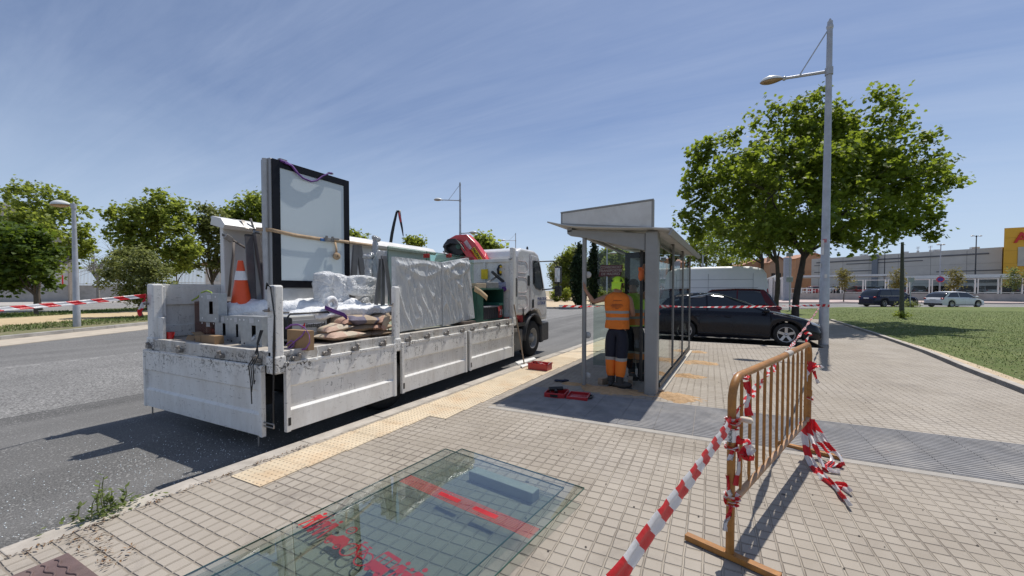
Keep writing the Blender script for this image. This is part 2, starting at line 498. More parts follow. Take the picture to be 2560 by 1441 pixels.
# tactile strip: raised dots, built as real studs on 40 cm tiles
M_TACT = surf('tactile_tile', (.58, .48, .34), .75, var=.13, scale=3, dirt=(.52, .30, .13), dirt_amt=.5, dirt_scale=2.2, bmp=.4)
def kx(y):
    for (x0, y0), (x1, y1) in zip(KL[:-1], KL[1:]):
        if y0 <= y <= y1: return x0 + (x1-x0)*(y-y0)/(y1-y0)
    return KL[-1][0]
b = MB()
y = 1.86; ti = 0
while y < 12.5:
    x0 = kx(y + .2) + .24
    zz = .006 + random.uniform(0, .003)
    wdt = .40 if y < 3.6 else .62
    b.bb((x0, y, -.02), (x0 + wdt - .004, y + .396, zz))
    nn = int(wdt/.05)
    if y < 8.5:
        for i in range(nn):
            for j in range(8):
                cx, cy = x0 + .025 + i*.05, y + .025 + j*.05
                r1, r2 = .0125, .008
                vs = [(cx + r1*math.cos(k*math.pi/3), cy + r1*math.sin(k*math.pi/3), zz - .0005) for k in range(6)] + [(cx + r2*math.cos(k*math.pi/3), cy + r2*math.sin(k*math.pi/3), zz + .005) for k in range(6)]
                b.add(vs, [(6,7,8,9,10,11)] + [(k, (k+1) % 6, 6+(k+1) % 6, 6+k) for k in range(6)])
    y += .4
tag(b.build('tactile_paving', M_TACT), kind='structure')
# grey ribbed guiding strip across the pavement (X direction ribs), real ribs
M_RIB = surf('ribbed_tile', (.225, .22, .22), .8, var=.2, scale=4, dirt=(.42, .39, .35), dirt_amt=.55, dirt_scale=1.6, bmp=.4)
b = MB()
for i in range(17):
    for j in range(3):
        x0, y0 = -2.55 + .4*i, 4.60 + .4*j
        if x0 > 3.5: continue
        x1, y1 = x0 + .396, y0 + .396
        zz = .004 + random.uniform(0, .002)
        b.bb((x0, y0, -.02), (x1, y1, zz))
        for k in range(8):
            yy = y0 + .012 + k*.05
            b.add([(x0, yy, zz), (x1, yy, zz), (x1, yy + .030, zz), (x0, yy + .030, zz), (x0, yy + .005, zz + .006), (x1, yy + .005, zz + .006), (x1, yy + .025, zz + .006), (x0, yy + .025, zz + .006)],
                  [(4, 5, 6, 7), (0, 1, 5, 4), (2, 3, 7, 6), (1, 2, 6, 5), (3, 0, 4, 7)])
tag(b.build('guiding_paving', M_RIB), kind='structure')
# concrete edge line of the tiled band
tag(MB().bb((-2.62, 4.5, -.02), (3.8, 4.594, .003)).build('paving_edge', surf('edge_conc', (.34, .315, .28), .8, var=.15, bmp=.4)), kind='structure')

# lawn with real blades
LAWN = [(x + .125, y) for x, y in LK[1:]] + [(2.9, 27.2), (3.2, 34)] + [tuple(at(px, 768.5, Z=0)[:2]) for px in (2100, 2300, 2560, 3000, 3600)] + [(40, 2), (12, -6)]
sheet('lawn', LAWN, .012, M_LAWN)
def m_blades():
    m, t, p = newmat('grass_blade')
    g = N(t, 'ShaderNodeNewGeometry')
    v = g.outputs['Position']
    c = mixc_(t, g.outputs['Random Per Island'], (.085, .15, .018), (.14, .21, .035))
    c = mixc_(t, mrange(t, noise(t, v, .5, 6, .65), .46, .62, 0, .6), c, (.24, .22, .09))
    wire(t, c, p.inputs['Base Color']); p.inputs['Roughness'].default_value = .6
    return m
def pip(x, y, poly):
    ins = np.zeros(len(x), bool); n = len(poly)
    for i in range(n):
        x0, y0 = poly[i]; x1, y1 = poly[(i+1) % n]
        c = ((y0 > y) != (y1 > y)) & (x < (x1-x0)*(y-y0)/((y1-y0) or 1e-9) + x0)
        ins ^= c
    return ins
def tri_mesh(name, V, nper, mat, parent=None, loc=(0, 0, 0)):
    """V: (n, nper, 3) array, one ngon per row"""
    n = V.shape[0]
    me = bpy.data.meshes.new(name)
    me.vertices.add(n*nper); me.vertices.foreach_set('co', V.reshape(-1).astype(np.float32))
    me.loops.add(n*nper); me.loops.foreach_set('vertex_index', np.arange(n*nper, dtype=np.int32))
    me.polygons.add(n); me.polygons.foreach_set('loop_start', (np.arange(n)*nper).astype(np.int32))
    me.polygons.foreach_set('loop_total', np.full(n, nper, np.int32))
    me.update(calc_edges=True); me.validate()
    me.materials.append(mat)
    o = bpy.data.objects.new(name, me); COL.objects.link(o); o.location = loc
    if parent is not None: o.parent = parent
    return o
def blades(name, poly, n, h, w, mat, seed, label=None, bbox=None, dens=None):
    rg = np.random.default_rng(seed)
    a = np.array(poly); lo = a.min(0); hi = a.max(0)
    if bbox: lo = np.maximum(lo, bbox[:2]); hi = np.minimum(hi, bbox[2:])
    x = rg.uniform(lo[0], hi[0], n*3); y = rg.uniform(lo[1], hi[1], n*3)
    k = pip(x, y, poly)
    if dens is not None: k &= rg.uniform(size=len(x)) < dens(x, y)
    x, y = x[k][:n], y[k][:n]; n = len(x)
    th = rg.uniform(0, 6.28, n); hh = h*rg.uniform(.5, 1.4, n); ww = w*rg.uniform(.6, 1.4, n)
    lx, ly = rg.normal(0, h*.5, n), rg.normal(0, h*.5, n)
    V = np.zeros((n, 3, 3))
    V[:, 0] = np.stack([x - np.cos(th)*ww, y - np.sin(th)*ww, np.full(n, .01)], 1)
    V[:, 1] = np.stack([x + np.cos(th)*ww, y + np.sin(th)*ww, np.full(n, .01)], 1)
    V[:, 2] = np.stack([x + lx, y + ly, hh], 1)
    o = tri_mesh(name, V, 3, mat)
    return tag(o, kind='stuff')
M_BLADE = m_blades()
ed = lambda x, y: np.clip((x - 4.3 - (y-8.7)*.06)*.9, .08, 1)*np.clip(20/np.hypot(x, y), .15, 1)**1.2
blades('grass', LAWN, 130000, .042, .009, M_BLADE, 3, bbox=(4, 6, 42, 42), dens=ed)
# bare sandy rim between lawn and kerb
sheet('sand_rim', [(x + .12, y) for x, y in LK[2:7]] + [(x + .34 + .12*math.sin(y*3), y) for x, y in LK[2:7]][::-1], .017, M_SAND)

# left side of the street, laid out from the ground lines seen in the photo
def gl(pts, z=0.0): return [tuple(at(x, y, Z=z)[:2]) for x, y in pts]
XL = [-700, -300, 0, 185, 370, 620, 900, 1200]
def yl(y0, y370, x): 
    y = y0 + (y370 - y0)*x/370
    return max(y, 740 if x > 370 else -9)
def band(name, a, b_, z, mat, thick=None, kind='structure'):
    A = gl([(x, yl(a[0], a[1], x)) for x in XL], z); B = gl([(x, yl(b_[0], b_[1], x) - .8) for x in XL], z)
    return sheet(name, A + B[::-1], z, mat, thick, kind)
M_GUT = surf('gutter', (.46, .40, .32), .85, var=.15, scale=2, dirt=(.3, .25, .2), bmp=.4)
band('gutter', (866, 823), (846, 809), -.06, M_GUT, .06)
strip('kerb', gl([(x, yl(846, 809, x)) for x in XL[:6]]), .22, .06, M_CONC, .2, 1.6, .012)
M_VERGE = m_ground('verge', (.20, .17, .09), (.12, .135, .05), (.30, .25, .15), .9)
band('verge', (841, 806), (816, 788), .03, M_VERGE, .1)
band('path', (817, 789), (798, 776), .036, m_ground('path_sand', (.50, .38, .22), (.56, .44, .27), (.44, .34, .2), .5), .1)
band('grass_strip', (799, 777), (786, 769), .034, M_VERGE, .1)
band('far_road', (787, 770), (764, 753), -.02, M_ROAD2, .05)
band('far_pavement', (765, 754), (745, 741), .05, surf('pave_far', (.40, .37, .34), .85), .1)
VB = gl([(x, yl(834, 803, x)) for x in XL[1:6]]) + gl([(x, yl(818, 790, x)) for x in XL[1:6]])[::-1]
blades('grass', VB, 14000, .10, .022, M_BLADE, 5)
VB2 = gl([(x, yl(797, 778, x)) for x in XL[1:6]]) + gl([(x, yl(787, 772, x)) for x in XL[1:6]])[::-1]
blades('grass', VB2, 8000, .14, .04, M_BLADE, 6)
# sandy island of the roundabout, straight ahead
ISL = gl([(1385, 769), (1440, 766), (1520, 763), (1640, 757), (1700, 747), (1600, 741), (1200, 741), (1100, 748), (1250, 762), (1340, 768)])
sheet('roundabout_island', ISL, .04, M_SAND, .15)
strip('kerb', gl([(1340, 768.5), (1385, 770), (1440, 767), (1520, 764), (1640, 758)])[::-1], .3, .06, M_CONC, .2, 1.2)
# far street on the right with its pavement
FS = gl([(1700, 772), (2000, 770), (2300, 769), (2560, 769), (3600, 769)])
FE = gl([(1700, 757), (2000, 758), (2300, 758), (2560, 759), (3600, 759)])
sheet('far_street', FS + FE[::-1], -.055, M_ROAD2)
FP = gl([(1640, 748), (1900, 749), (2100, 750.5), (2300, 752.5), (2560, 756), (3600, 770)])
FE2 = gl([(1640, 757), (1900, 757.5), (2100, 757.5), (2300, 757.5), (2560, 758.8), (3600, 773)])
sheet('far_pavement', FE2 + FP[::-1], .06, surf('pave_pink', (.46, .36, .33), .85), .14)
CPK = gl([(1850, 748), (2100, 748), (2320, 750), (2560, 753), (2950, 757)])
sheet('car_park', [(x*1.03, y*1.03) for x, y in CPK] + [(x*1.75, y*1.75) for x, y in CPK[::-1]], .74, M_ROAD, .9)
# asphalt of the parking bays
sheet('parking_bays', [(-3.2, 13.0), (2.74, 13.0), (2.74, 31), (-3.0, 31)], -.075, M_ROAD)
for i in range(1):
    pass
tag(MB().bb((-3.6, 15.9, -.074), (2.7, 16.0, -.068)).bb((-3.6, 18.5, -.074), (2.7, 18.6, -.068)).bb((-3.6, 21.2, -.074), (2.7, 21.3, -.068)).build('road_marking', surf('white_mark', (.7, .7, .68), .7)), kind='structure')
# drain / service cover in the pavement at the lower left
t_ = thing('service_cover', 'purplish brown cast cover with wavy ribs set in the pavement corner', 'manhole cover', (-3.05, .57, 0))
M_COV = surf('cover_iron', (.13, .085, .08), .65, var=.2, scale=8, dirt=(.25, .2, .16), bmp=.5)
b = MB(); b.bb((-3.36, .27, -.02), (-2.74, .878, .008)); b.build('cover_plate', M_COV, t_, bevel=.003)
b = MB()
for i in range(11):
    y0 = .30 + i*.052
    b.tube([(-3.33 + .0215*k, y0 + .010*math.sin(k*1.1), .009) for k in range(27)], .007, 5)
b.build('rib', M_COV, t_)
# ================================================================== TREES
def m_leaf(name, c1, c2, tr=(.30, .42, .04), trans=.35):
    if name in _MC: return _MC[name]
    m, t, p = newmat(name)
    g = N(t, 'ShaderNodeNewGeometry')
    c = mixc_(t, g.outputs['Random Per Island'], c1, c2)
    wire(t, c, p.inputs['Base Color']); p.inputs['Roughness'].default_value = .55; p.inputs['Specular IOR Level'].default_value = .22
    tl = N(t, 'ShaderNodeBsdfTranslucent'); tl.inputs[0].default_value = c4(tr)
    mx_ = N(t, 'ShaderNodeMixShader'); mx_.inputs[0].default_value = trans
    wire(t, p.outputs[0], mx_.inputs[1]); wire(t, tl.outputs[0], mx_.inputs[2])
    wire(t, mx_.outputs[0], t.nodes['Material Output'].inputs[0])
    _MC[name] = m
    return m
M_BARK = surf('bark', (.105, .085, .065), .9, var=.35, scale=9, bmp=1., bscale=25, stretch=(1, 1, .3))
M_BARKD = surf('bark_dark', (.06, .048, .04), .9, var=.35, scale=9, bmp=1., bscale=25, stretch=(1, 1, .3))
L_PLANE = m_leaf('leaf_plane', (.055, .092, .013), (.17, .215, .034), (.38, .48, .045), .38)
L_LEFT = m_leaf('leaf_left', (.085, .120, .022), (.22, .255, .055), (.46, .54, .08), .42)
L_DK = m_leaf('leaf_dark', (.045, .080, .014), (.09, .135, .026), (.22, .32, .03), .32)
L_OLV = m_leaf('leaf_olive', (.10, .12, .035), (.22, .24, .09), (.38, .42, .12), .36)
L_YEL = m_leaf('leaf_yellow', (.15, .13, .035), (.22, .19, .06), (.36, .32, .07), .3)
L_CYP = m_leaf('leaf_cypress', (.012, .026, .010), (.030, .050, .016), (.04, .07, .015), .12)
L_LIME = m_leaf('leaf_lime', (.11, .15, .02), (.20, .24, .04), (.42, .48, .06), .42)
STAR = np.array([(0, -.5), (.32, -.28), (.5, .02), (.24, .08), (.30, .36), (.08, .26), (0, .55), (-.08, .26), (-.30, .36), (-.24, .08), (-.5, .02), (-.32, -.28)])
KITE = np.array([(0, -.5), (.34, -.05), (.12, .28), (0, .5), (-.12, .28), (-.34, -.05)])
OVAL = np.array([(0, -.5), (.26, 0), (0, .5), (-.26, 0)])
def leaves(name, parent, blobs, n, size, mat, seed, shape=KITE, clus=.32, per=14, shell=.45, flat=.45, origin=(0, 0, 0)):
    """blobs: (x,y,z, rx,ry,rz, weight). leaves sit in sprays scattered through each blob, more at its skin"""
    rg = np.random.default_rng(seed)
    B = np.array(blobs, float); w = B[:, 6]*(B[:, 3]*B[:, 4]*B[:, 5])**.62; w /= w.sum()
    nc = max(1, n//per)
    bi = rg.choice(len(B), nc, p=w)
    d = rg.normal(size=(nc, 3)); d /= np.linalg.norm(d, axis=1)[:, None]
    rr = rg.uniform(0, 1, nc)**(shell)
    cc = B[bi, :3] + d*B[bi, 3:6]*rr[:, None]
    out = d.copy(); out[:, 2] = np.abs(out[:, 2])*.5 + .15
    out /= np.linalg.norm(out, axis=1)[:, None]
    cs = clus*rg.uniform(.5, 1.3, nc)
    k = rg.integers(0, nc, n)
    # spray: elongated along outward direction
    off = np.clip(rg.normal(size=(n, 3)), -1.5, 1.5)*.42
    al = (off*out[k]).sum(1)
    off += out[k]*al[:, None]*.9
    P = cc[k] + off*cs[k][:, None]
    nrm = rg.normal(size=(n, 3)); nrm[:, 2] = np.abs(nrm[:, 2])*.8 + flat; nrm += out[k]*.35
    nrm /= np.linalg.norm(nrm, axis=1)[:, None]
    a = rg.normal(size=(n, 3)); a[:, 2] -= .5
    t1 = np.cross(nrm, a); t1 /= np.linalg.norm(t1, axis=1)[:, None]
    t2 = np.cross(nrm, t1)
    s = size*rg.uniform(.6, 1.25, n)
    m = len(shape)
    V = P[:, None, :] + (t1[:, None, :]*shape[None, :, 0, None] + t2[:, None, :]*shape[None, :, 1, None])*s[:, None, None]
    V += nrm[:, None, :]*(np.abs(shape[None, :, 0, None])*.35*s[:, None, None])
    V -= np.array(origin)
    o = tri_mesh(name, V, m, mat, parent)
    return o, cc
def limb(b, a, c, r0, r1, rg, seg=7, n=6, wob=.06):
    a = Vector(a); c = Vector(c); L = (c-a).length
    pts = []; rs = []
    w1, w2 = rg.uniform(-1, 1, 3), rg.uniform(-1, 1, 3)
    for i in range(n+1):
        t = i/n
        p = a.lerp(c, t) + Vector(w1)*wob*L*math.sin(t*math.pi) + Vector(w2)*wob*.5*L*math.sin(t*2*math.pi)
        p.z += .10*L*math.sin(t*math.pi)
        pts.append(p); rs.append(r0 + (r1-r0)*t)
    b.tube(pts, rs, seg)
    return pts
def tree(name, label, cat, base, fork_z, blobs, n, size, mat, r=.12, bark=None, seed=1, shape=KITE, clus=.32, per=14, lean=(0, 0), group=None, twigs=40, shell=.45):
    rg = np.random.default_rng(seed + 100)
    root = thing(name, label, cat, base, 0, group)
    bz = Vector(base)
    b = MB()
    top = bz + Vector((lean[0], lean[1], fork_z))
    pts = []; rs = []
    for i in range(9):
        q = i/8
        p = bz.lerp(top, q) + Vector((math.sin(q*5+seed)*r*.35, math.cos(q*4+seed)*r*.35, 0))
        pts.append(p); rs.append(r*(1.35 - .35*min(1, q*6)) * (1 - .32*q))
    pts[0] = bz - Vector((0, 0, .1))
    b.tube(pts, rs, 12)
    top = pts[-1]
    cr, cc = leaves('crown', root, blobs, n, size, mat, seed, shape, clus, per, shell, origin=base)
    big = sorted(blobs, key=lambda q: -q[3]*q[4]*q[5]*q[6])[:9]
    ends = []
    for q in big:
        c = Vector(q[:3]); c.z -= q[5]*.2
        st = top - Vector((0, 0, rg.uniform(0, fork_z*.12)))
        pp = limb(b, st, c, r*.48, r*.16, rg)
        ends += pp[2:]
    if twigs:
        for c in cc[rg.choice(len(cc), min(twigs, len(cc)), replace=False)]:
            c = Vector(c)
            e = min(ends, key=lambda p: (p-c).length)
            limb(b, e, c, r*.14, r*.035, rg, 5, 4, .05)
    b.build('trunk', bark or M_BARK, root)
    return root
def pb(lst, D, jit=.0, dep=None, seed=0, wt=1.):
    """crown blobs given as photo pixels (x, y, rx, ry[, depth offset]) at distance D -> world ellipsoids"""
    rg = random.Random(seed); o = []
    for q in lst:
        dd = D + (q[4] if len(q) > 4 else rg.uniform(-jit, jit))
        c = at(q[0], q[1], D=dd)
        k = dd/FPX
        rx, rz = q[2]*k, q[3]*k
        if min(q[2], q[3]) > 24:
            o.append((c.x, c.y, c.z, rx*.84, (dep or (rx+rz)/2)*.84, rz*.84, wt*.62))
            for j in range(13):
                a = 2*math.pi*(j + rg.random())/11; f = rg.uniform(.82, 1.08); m = min(rx, rz)*rg.uniform(.18, .36)
                cc = c + _r*(math.cos(a)*rx*f) + Vector((0, 0, math.sin(a)*rz*f)) + Vector((_f.x, _f.y, 0))*(rg.uniform(-.6, .6)*min(rx, rz))
                o.append((cc.x, cc.y, cc.z, m*1.15, m, m*.85, wt*1.7))
        else: o.append((c.x, c.y, c.z, rx, dep or (rx+rz)/2, rz, wt*1.4))
    return o
def gp(x, D, z=0.0):
    p = at(x, 726, D=D); return (p.x, p.y, z)

# big plane tree on the right
bl = pb([(2040,490,160,110,0),(1930,470,120,110,-1.5),(2150,480,130,110,-1),(1860,500,105,90,.5),(2230,500,110,85,.5),(2040,560,150,60,-2),
         (1950,380,80,65,0),(2070,370,90,70,1),(2180,390,85,60,-.5),(2290,440,50,45,0),(1800,440,50,60,0),(1790,540,75,50,0),
         (1900,580,110,45,-1),(2170,565,110,45,-1.5),(2270,528,60,42,0),(2010,600,110,28,0),(2080,420,100,80,2.5),(2115,370,60,50,0),(2120,430,80,60,-1),(2090,350,50,45,.5),(1950,500,100,80,2.5),(2150,540,90,60,2.5)], 18, seed=1)
bl += pb([(2020,275,34,30,0),(1980,310,55,35,0),(2065,300,35,35,.5),(1930,262,17,20,0),(2215,268,28,34,0),(2190,238,14,16,0),(2235,320,40,28,0),(2325,345,24,17,0),(2305,365,22,22,0),
          (2395,447,24,13,0),(2360,465,30,22,0),(2335,410,22,26,0),(1775,362,22,18,0),(1752,400,26,28,0),(1745,470,30,35,0),(1715,545,26,14,0),(1735,580,30,20,0),(1835,345,28,22,0),
          (2330,592,18,9,0),(2300,572,26,14,0),(2185,628,24,14,0),(2090,625,12,14,0),(1850,625,30,14,0),(2130,300,16,16,0),(2010,240,12,10,0),(2050,232,14,10,0),(1885,300,20,16,0),(1700,540,14,9,0)], 18, seed=2, wt=1.6)
T1 = tree('plane_tree', 'large broad plane tree behind the tall lamp post, the biggest and nearest tree', 'tree', gp(1988, 18), 3.2, bl, 31000, .20, L_PLANE, .155, M_BARKD, 3, STAR, .36, 13, (.25, 0), None, 90, .5)
bl = pb([(1905,560,90,60,0),(1860,600,70,40,0),(1950,600,60,30,0),(1800,600,50,28,0),(1880,500,70,60,0)], 27, seed=3)
tree('plane_tree', 'plane tree with a slim dark trunk just left of the biggest tree', 'tree', gp(1942, 27), 3.6, bl, 4200, .24, L_PLANE, .16, M_BARKD, 5, KITE, .45, 12, (.0, .0), None, 30)
bl = pb([(1840,600,60,40,0),(1790,620,45,22,0),(1890,610,55,30,0),(1850,560,60,35,0)], 33, seed=4)
tree('plane_tree', 'plane tree whose trunk rises behind the white van roof, farthest of the right row', 'tree', gp(1897, 33), 4.2, bl, 3200, .25, L_PLANE, .15, M_BARKD, 6, KITE, .45, 12, (.3, 0), None, 30)
bl = pb([(1760,620,35,28,0),(1740,640,28,26,0),(1790,640,40,26,0),(1810,650,30,16,0),(1735,605,20,14,0),(1850,650,30,14,0)], 46, seed=5)
tree('tree', 'sunlit lime green tree behind the grey lamp masts beside the shelter roof end', 'tree', gp(1765, 46), 3.0, bl, 3200, .32, L_LIME, .15, M_BARK, 7, KITE, .6, 12)
# trees on the left
bl = pb([(95,500,65,30,0),(60,540,60,45,1),(130,560,75,55,0),(100,600,95,55,-1),(170,610,50,40,0),(40,590,50,50,0),(150,510,35,25,0),(200,640,28,14,0),(40,478,26,14,0),(70,470,20,12,0),(110,485,22,12,0),(120,650,90,30,0),(225,620,10,9,0),(210,560,16,12,0)], 31, seed=6)
TL = tree('plane_tree', 'full plane tree behind the short street lamp on the left', 'tree', gp(97, 31), 2.6, bl, 6800, .28, L_LEFT, .17, M_BARK, 8, STAR, .46, 13, (0, 0), 'plane trees along the left roadside', 40)
bl = pb([(45,640,65,55,0),(-30,650,60,60,0),(80,680,45,35,0),(20,705,60,22,0),(60,600,40,30,0),(0,600,40,30,0)], 24, seed=7)
tree('maple_tree', 'low dark green tree with a slanting trunk at the far left edge', 'tree', gp(92, 24), 1.35, bl, 6500, .26, L_DK, .10, M_BARK, 9, STAR, .45, 12, (-.55, 0), None, 30)
bl = pb([(390,515,38,32,0),(350,570,60,50,0),(400,590,70,55,0),(320,610,45,38,0),(440,640,60,30,0),(390,650,75,35,0),(455,520,14,16,0),(430,550,35,30,0),(345,530,35,22,0),(400,487,18,10,0),(480,625,30,20,0),(310,560,25,18,0),(470,600,22,10,0),(290,590,14,10,0)], 30, seed=8)
tree('plane_tree', 'lush plane tree between the left lamp and the truck, rising above the bush', 'tree', gp(372, 30), 2.2, bl, 8200, .27, L_LEFT, .18, M_BARK, 10, STAR, .46, 13, (0, 0), 'plane trees along the left roadside', 40)
bl = pb([(525,545,30,25,0),(505,575,35,28,0),(545,600,40,40,0),(510,640,42,30,0),(565,640,35,30,0),(515,525,12,10,0),(545,665,30,16,0)], 33, seed=9)
tree('plane_tree', 'thin see through plane tree left of the canopy piece on the truck', 'tree', gp(532, 33), 2.3, bl, 5200, .24, L_OLV, .12, M_BARK, 11, STAR, .5, 12, (0, 0), 'plane trees along the left roadside', 50, .6)
bl = pb([(620,525,40,30,0),(580,535,26,16,0),(640,560,45,40,0),(600,580,45,35,0),(560,530,14,10,0),(628,500,14,12,0),(690,570,60,60,0)], 36, seed=10)
tree('plane_tree', 'dense plane tree half hidden behind the advertising case on the truck', 'tree', gp(625, 36), 2.6, bl, 8000, .29, L_LEFT, .18, M_BARK, 12, STAR, .55, 12, (0, 0), 'plane trees along the left roadside', 30)
bl = pb([(335,660,50,32,0),(320,700,58,40,0),(370,700,45,40,0),(340,740,45,24,0),(285,690,20,25,0),(360,640,25,14,0)], 22.5, seed=11)
tree('bush', 'round olive green shrub tree on a short dark stem beside the rear of the truck', 'bush', gp(352, 22.5), .45, bl, 8500, .16, L_OLV, .085, M_BARKD, 13, KITE, .36, 12, (0, 0), None, 40)
# bare grey twiggy tree by the white fence
root = thing('bare_tree', 'leafless grey twiggy tree behind the white fence', 'tree', gp(245, 50)); rg = np.random.default_rng(5)
b = MB(); base = Vector(gp(245, 50)); b.tube([base, base + Vector((0, 0, 3))], [.2, .12], 6)
for i in range(16):
    a = base + Vector((0, 0, 2.4 + .05*i)); e = at(245 + rg.uniform(-55, 55), 655 - rg.uniform(0, 32), D=50 + rg.uniform(-2, 2))
    pp = limb(b, a, e, .06, .015, rg, 4, 5, .08)
    for k in range(7):
        q = pp[rg.integers(2, 6)]; limb(b, q, q + Vector(rg.normal(size=3))*1.0 + Vector((0, 0, .6)), .025, .008, rg, 3, 3, .1)
b.build('trunk', surf('bark_grey', (.22, .21, .19), .9, var=.2), root)
# tree tops that show over the load, far across the roundabout
FARG = 'distant trees showing over the truck'
for i, (x, bls, D, lab, m_) in enumerate([
    (890, [(890,600,28,16),(880,585,14,10)], 60, 'distant treetop just right of the advertising case', L_LEFT),
    (1038, [(1038,610,22,8),(1025,604,10,6)], 60, 'small distant treetop over the white canopy beam', L_LIME),
    (1212, [(1215,612,26,14),(1195,605,14,10),(1235,625,22,14),(1205,600,12,8)], 42, 'distant leafy treetop behind the red crane arm', L_LEFT),
    (300, [(290,668,30,10),(250,672,30,9)], 70, 'low distant trees behind the white fence near the bare tree', L_DK),
    (440, [(440,668,26,10),(470,668,16,8)], 62, 'small round distant tree over the white fence', L_LIME)]):
    tree('far_tree', lab, 'tree', gp(x, D), 2.0, pb([q + (0,) for q in bls], D), 1100, .5, m_, .18, M_BARK, 30+i, KITE, .7, 10, group=FARG, twigs=8)
# wood of poplars and pines beyond the roundabout
b = []
rw = random.Random(4)
for x in range(1380, 1660, 9):
    h = rw.uniform(630, 662) if x < 1500 else rw.uniform(622, 640)
    if x > 1570: h += 24
    for yy in np.arange(h, 735, 16):
        b.append((x + rw.uniform(-5, 5), yy, 9 + (yy-h)*.07, 12, rw.uniform(-3, 3)))
WOOD = [(0, 1398, 'feathery conifer behind the truck mirror', L_OLV), (1, 1415, 'young poplar above the ball shrub on the sand', L_LEFT), (2, 1508, 'poplar right behind the two cypresses', L_OLV), (1, 1432, 'upright young poplar left of the cypresses', L_LEFT), (2, 1450, 'slender poplar beside the fat cypress', L_OLV), (3, 1530, 'broad green poplar right of the slim cypress', L_LEFT), (4, 1555, 'rounded poplar in front of the flat topped block', L_LIME)]
for i, x, lab, m_ in WOOD:
    sel = [q for q in b if (abs(q[0]-x) < 20 if i < 3 else abs(q[0]-x) < 26)]
    tree('poplar', lab, 'tree', gp(x, 62), 1.5, pb(sel, 62), 6500, .42, m_, .15, M_BARK, 50+i, OVAL, .55, 12, group='wood beyond the roundabout', twigs=14, shell=.7)
# low shrubs under them
def shrub(name, lab, x, y, w, h, D, m_, n, seed, size=.12, group=None):
    base = at(x, y, Z=.03) if D is None else Vector(gp(x, D, .03))
    dd = math.hypot(base.x, base.y); k = dd/FPX
    root = thing(name, lab, 'shrub', tuple(base), 0, group)
    bl_ = [(base.x, base.y, base.z + h*k*.5, w*k*.5, w*k*.5, h*k*.5, 1.)]
    leaves('foliage', root, bl_, n, size, m_, seed, KITE, w*k*.16, 10, .55, origin=tuple(base))
    bb_ = MB()
    for j in range(6):
        a = j*1.05; bb_.tube([base, base + Vector((math.cos(a)*w*k*.2, math.sin(a)*w*k*.2, h*k*.6))], [.02, .008], 4)
    bb_.build('stem', M_BARKD, root)
SG = 'shrubs on the sandy roundabout'
shrub('round_shrub', 'clipped ball shrub on the sand right of the truck mirror', 1418, 748, 24, 18, None, L_DK, 1400, 1, .12, SG)
shrub('round_shrub', 'smaller low shrub on the sand left of the ball shrub', 1391, 755, 14, 11, None, L_DK, 700, 2, .12, SG)
for i, (x, w) in enumerate([(1390, 30), (1414, 28), (1500, 34), (1535, 30), (1565, 26)]):
    shrub('wild_bush', ['loose yellowish bush behind the truck mirror', 'yellow green bush behind the ball shrub', 'bush left of the sign panel behind the shelter', 'bush seen through the shelter glass near the sign', 'bush seen beside the far worker'][i], x, 736, w, 34, 52, L_LIME if i != 3 else L_OLV, 900, 10+i, .24, 'bushes at the edge of the wood')
def cypress(lab, x, ytop, w, D, seed):
    base = Vector(gp(x, D)); top = at(x, ytop, D=D).z
    root = thing('cypress', lab, 'tree', tuple(base), 0, 'cypresses on the roundabout')
    r = w/2*D/FPX
    bl_ = []
    for i in range(11):
        q = i/10
        rr = r*(math.sin(math.pi*min(1, .12 + q*.62))**.8)*(1 if q < .6 else 1 - (q-.6)/.42)
        bl_.append((base.x, base.y, base.z + .5 + (top-base.z-.5)*q, max(.1, rr), max(.1, rr), (top-base.z)*.07, 1.2))
    leaves('crown', root, bl_, 9000, .30, L_CYP, seed, OVAL, .22, 8, .35, 0, origin=tuple(base))
    MB().tube([base, (base.x, base.y, top*.85)], [.12, .03], 6).build('trunk', M_BARKD, root)
cypress('fat dark cypress behind the front post of the shelter', 1448, 616, 40, 36, 1)
cypress('slim pointed cypress right of the shelter front post', 1484, 608, 30, 42, 2)
# little yellowing trees along the car park fence
for i, (x, y0, w) in enumerate([(2110, 690, 34), (2245, 692, 34), (2387, 692, 36), (2540, 690, 50)]):
    bls = [(x, y0, w*.5, 16, 0), (x-4, y0-12, w*.3, 10, 0), (x+8, y0+14, w*.45, 16, 0), (x-6, y0+24, w*.4, 14, 0)]
    tree('young_tree', ['young yellowing tree before the fence, right of the tall lamp post', 'young yellowing tree behind the thin dark post', 'young yellowing tree right of the no parking sign', 'young yellowing tree before the yellow store front'][i], 'tree', gp(x, 52), 1.4, pb(bls, 52), 900, .24, L_YEL if i != 3 else L_OLV, .06, M_BARK, 60+i, KITE, .4, 8, group='young trees along the car park fence', twigs=30)

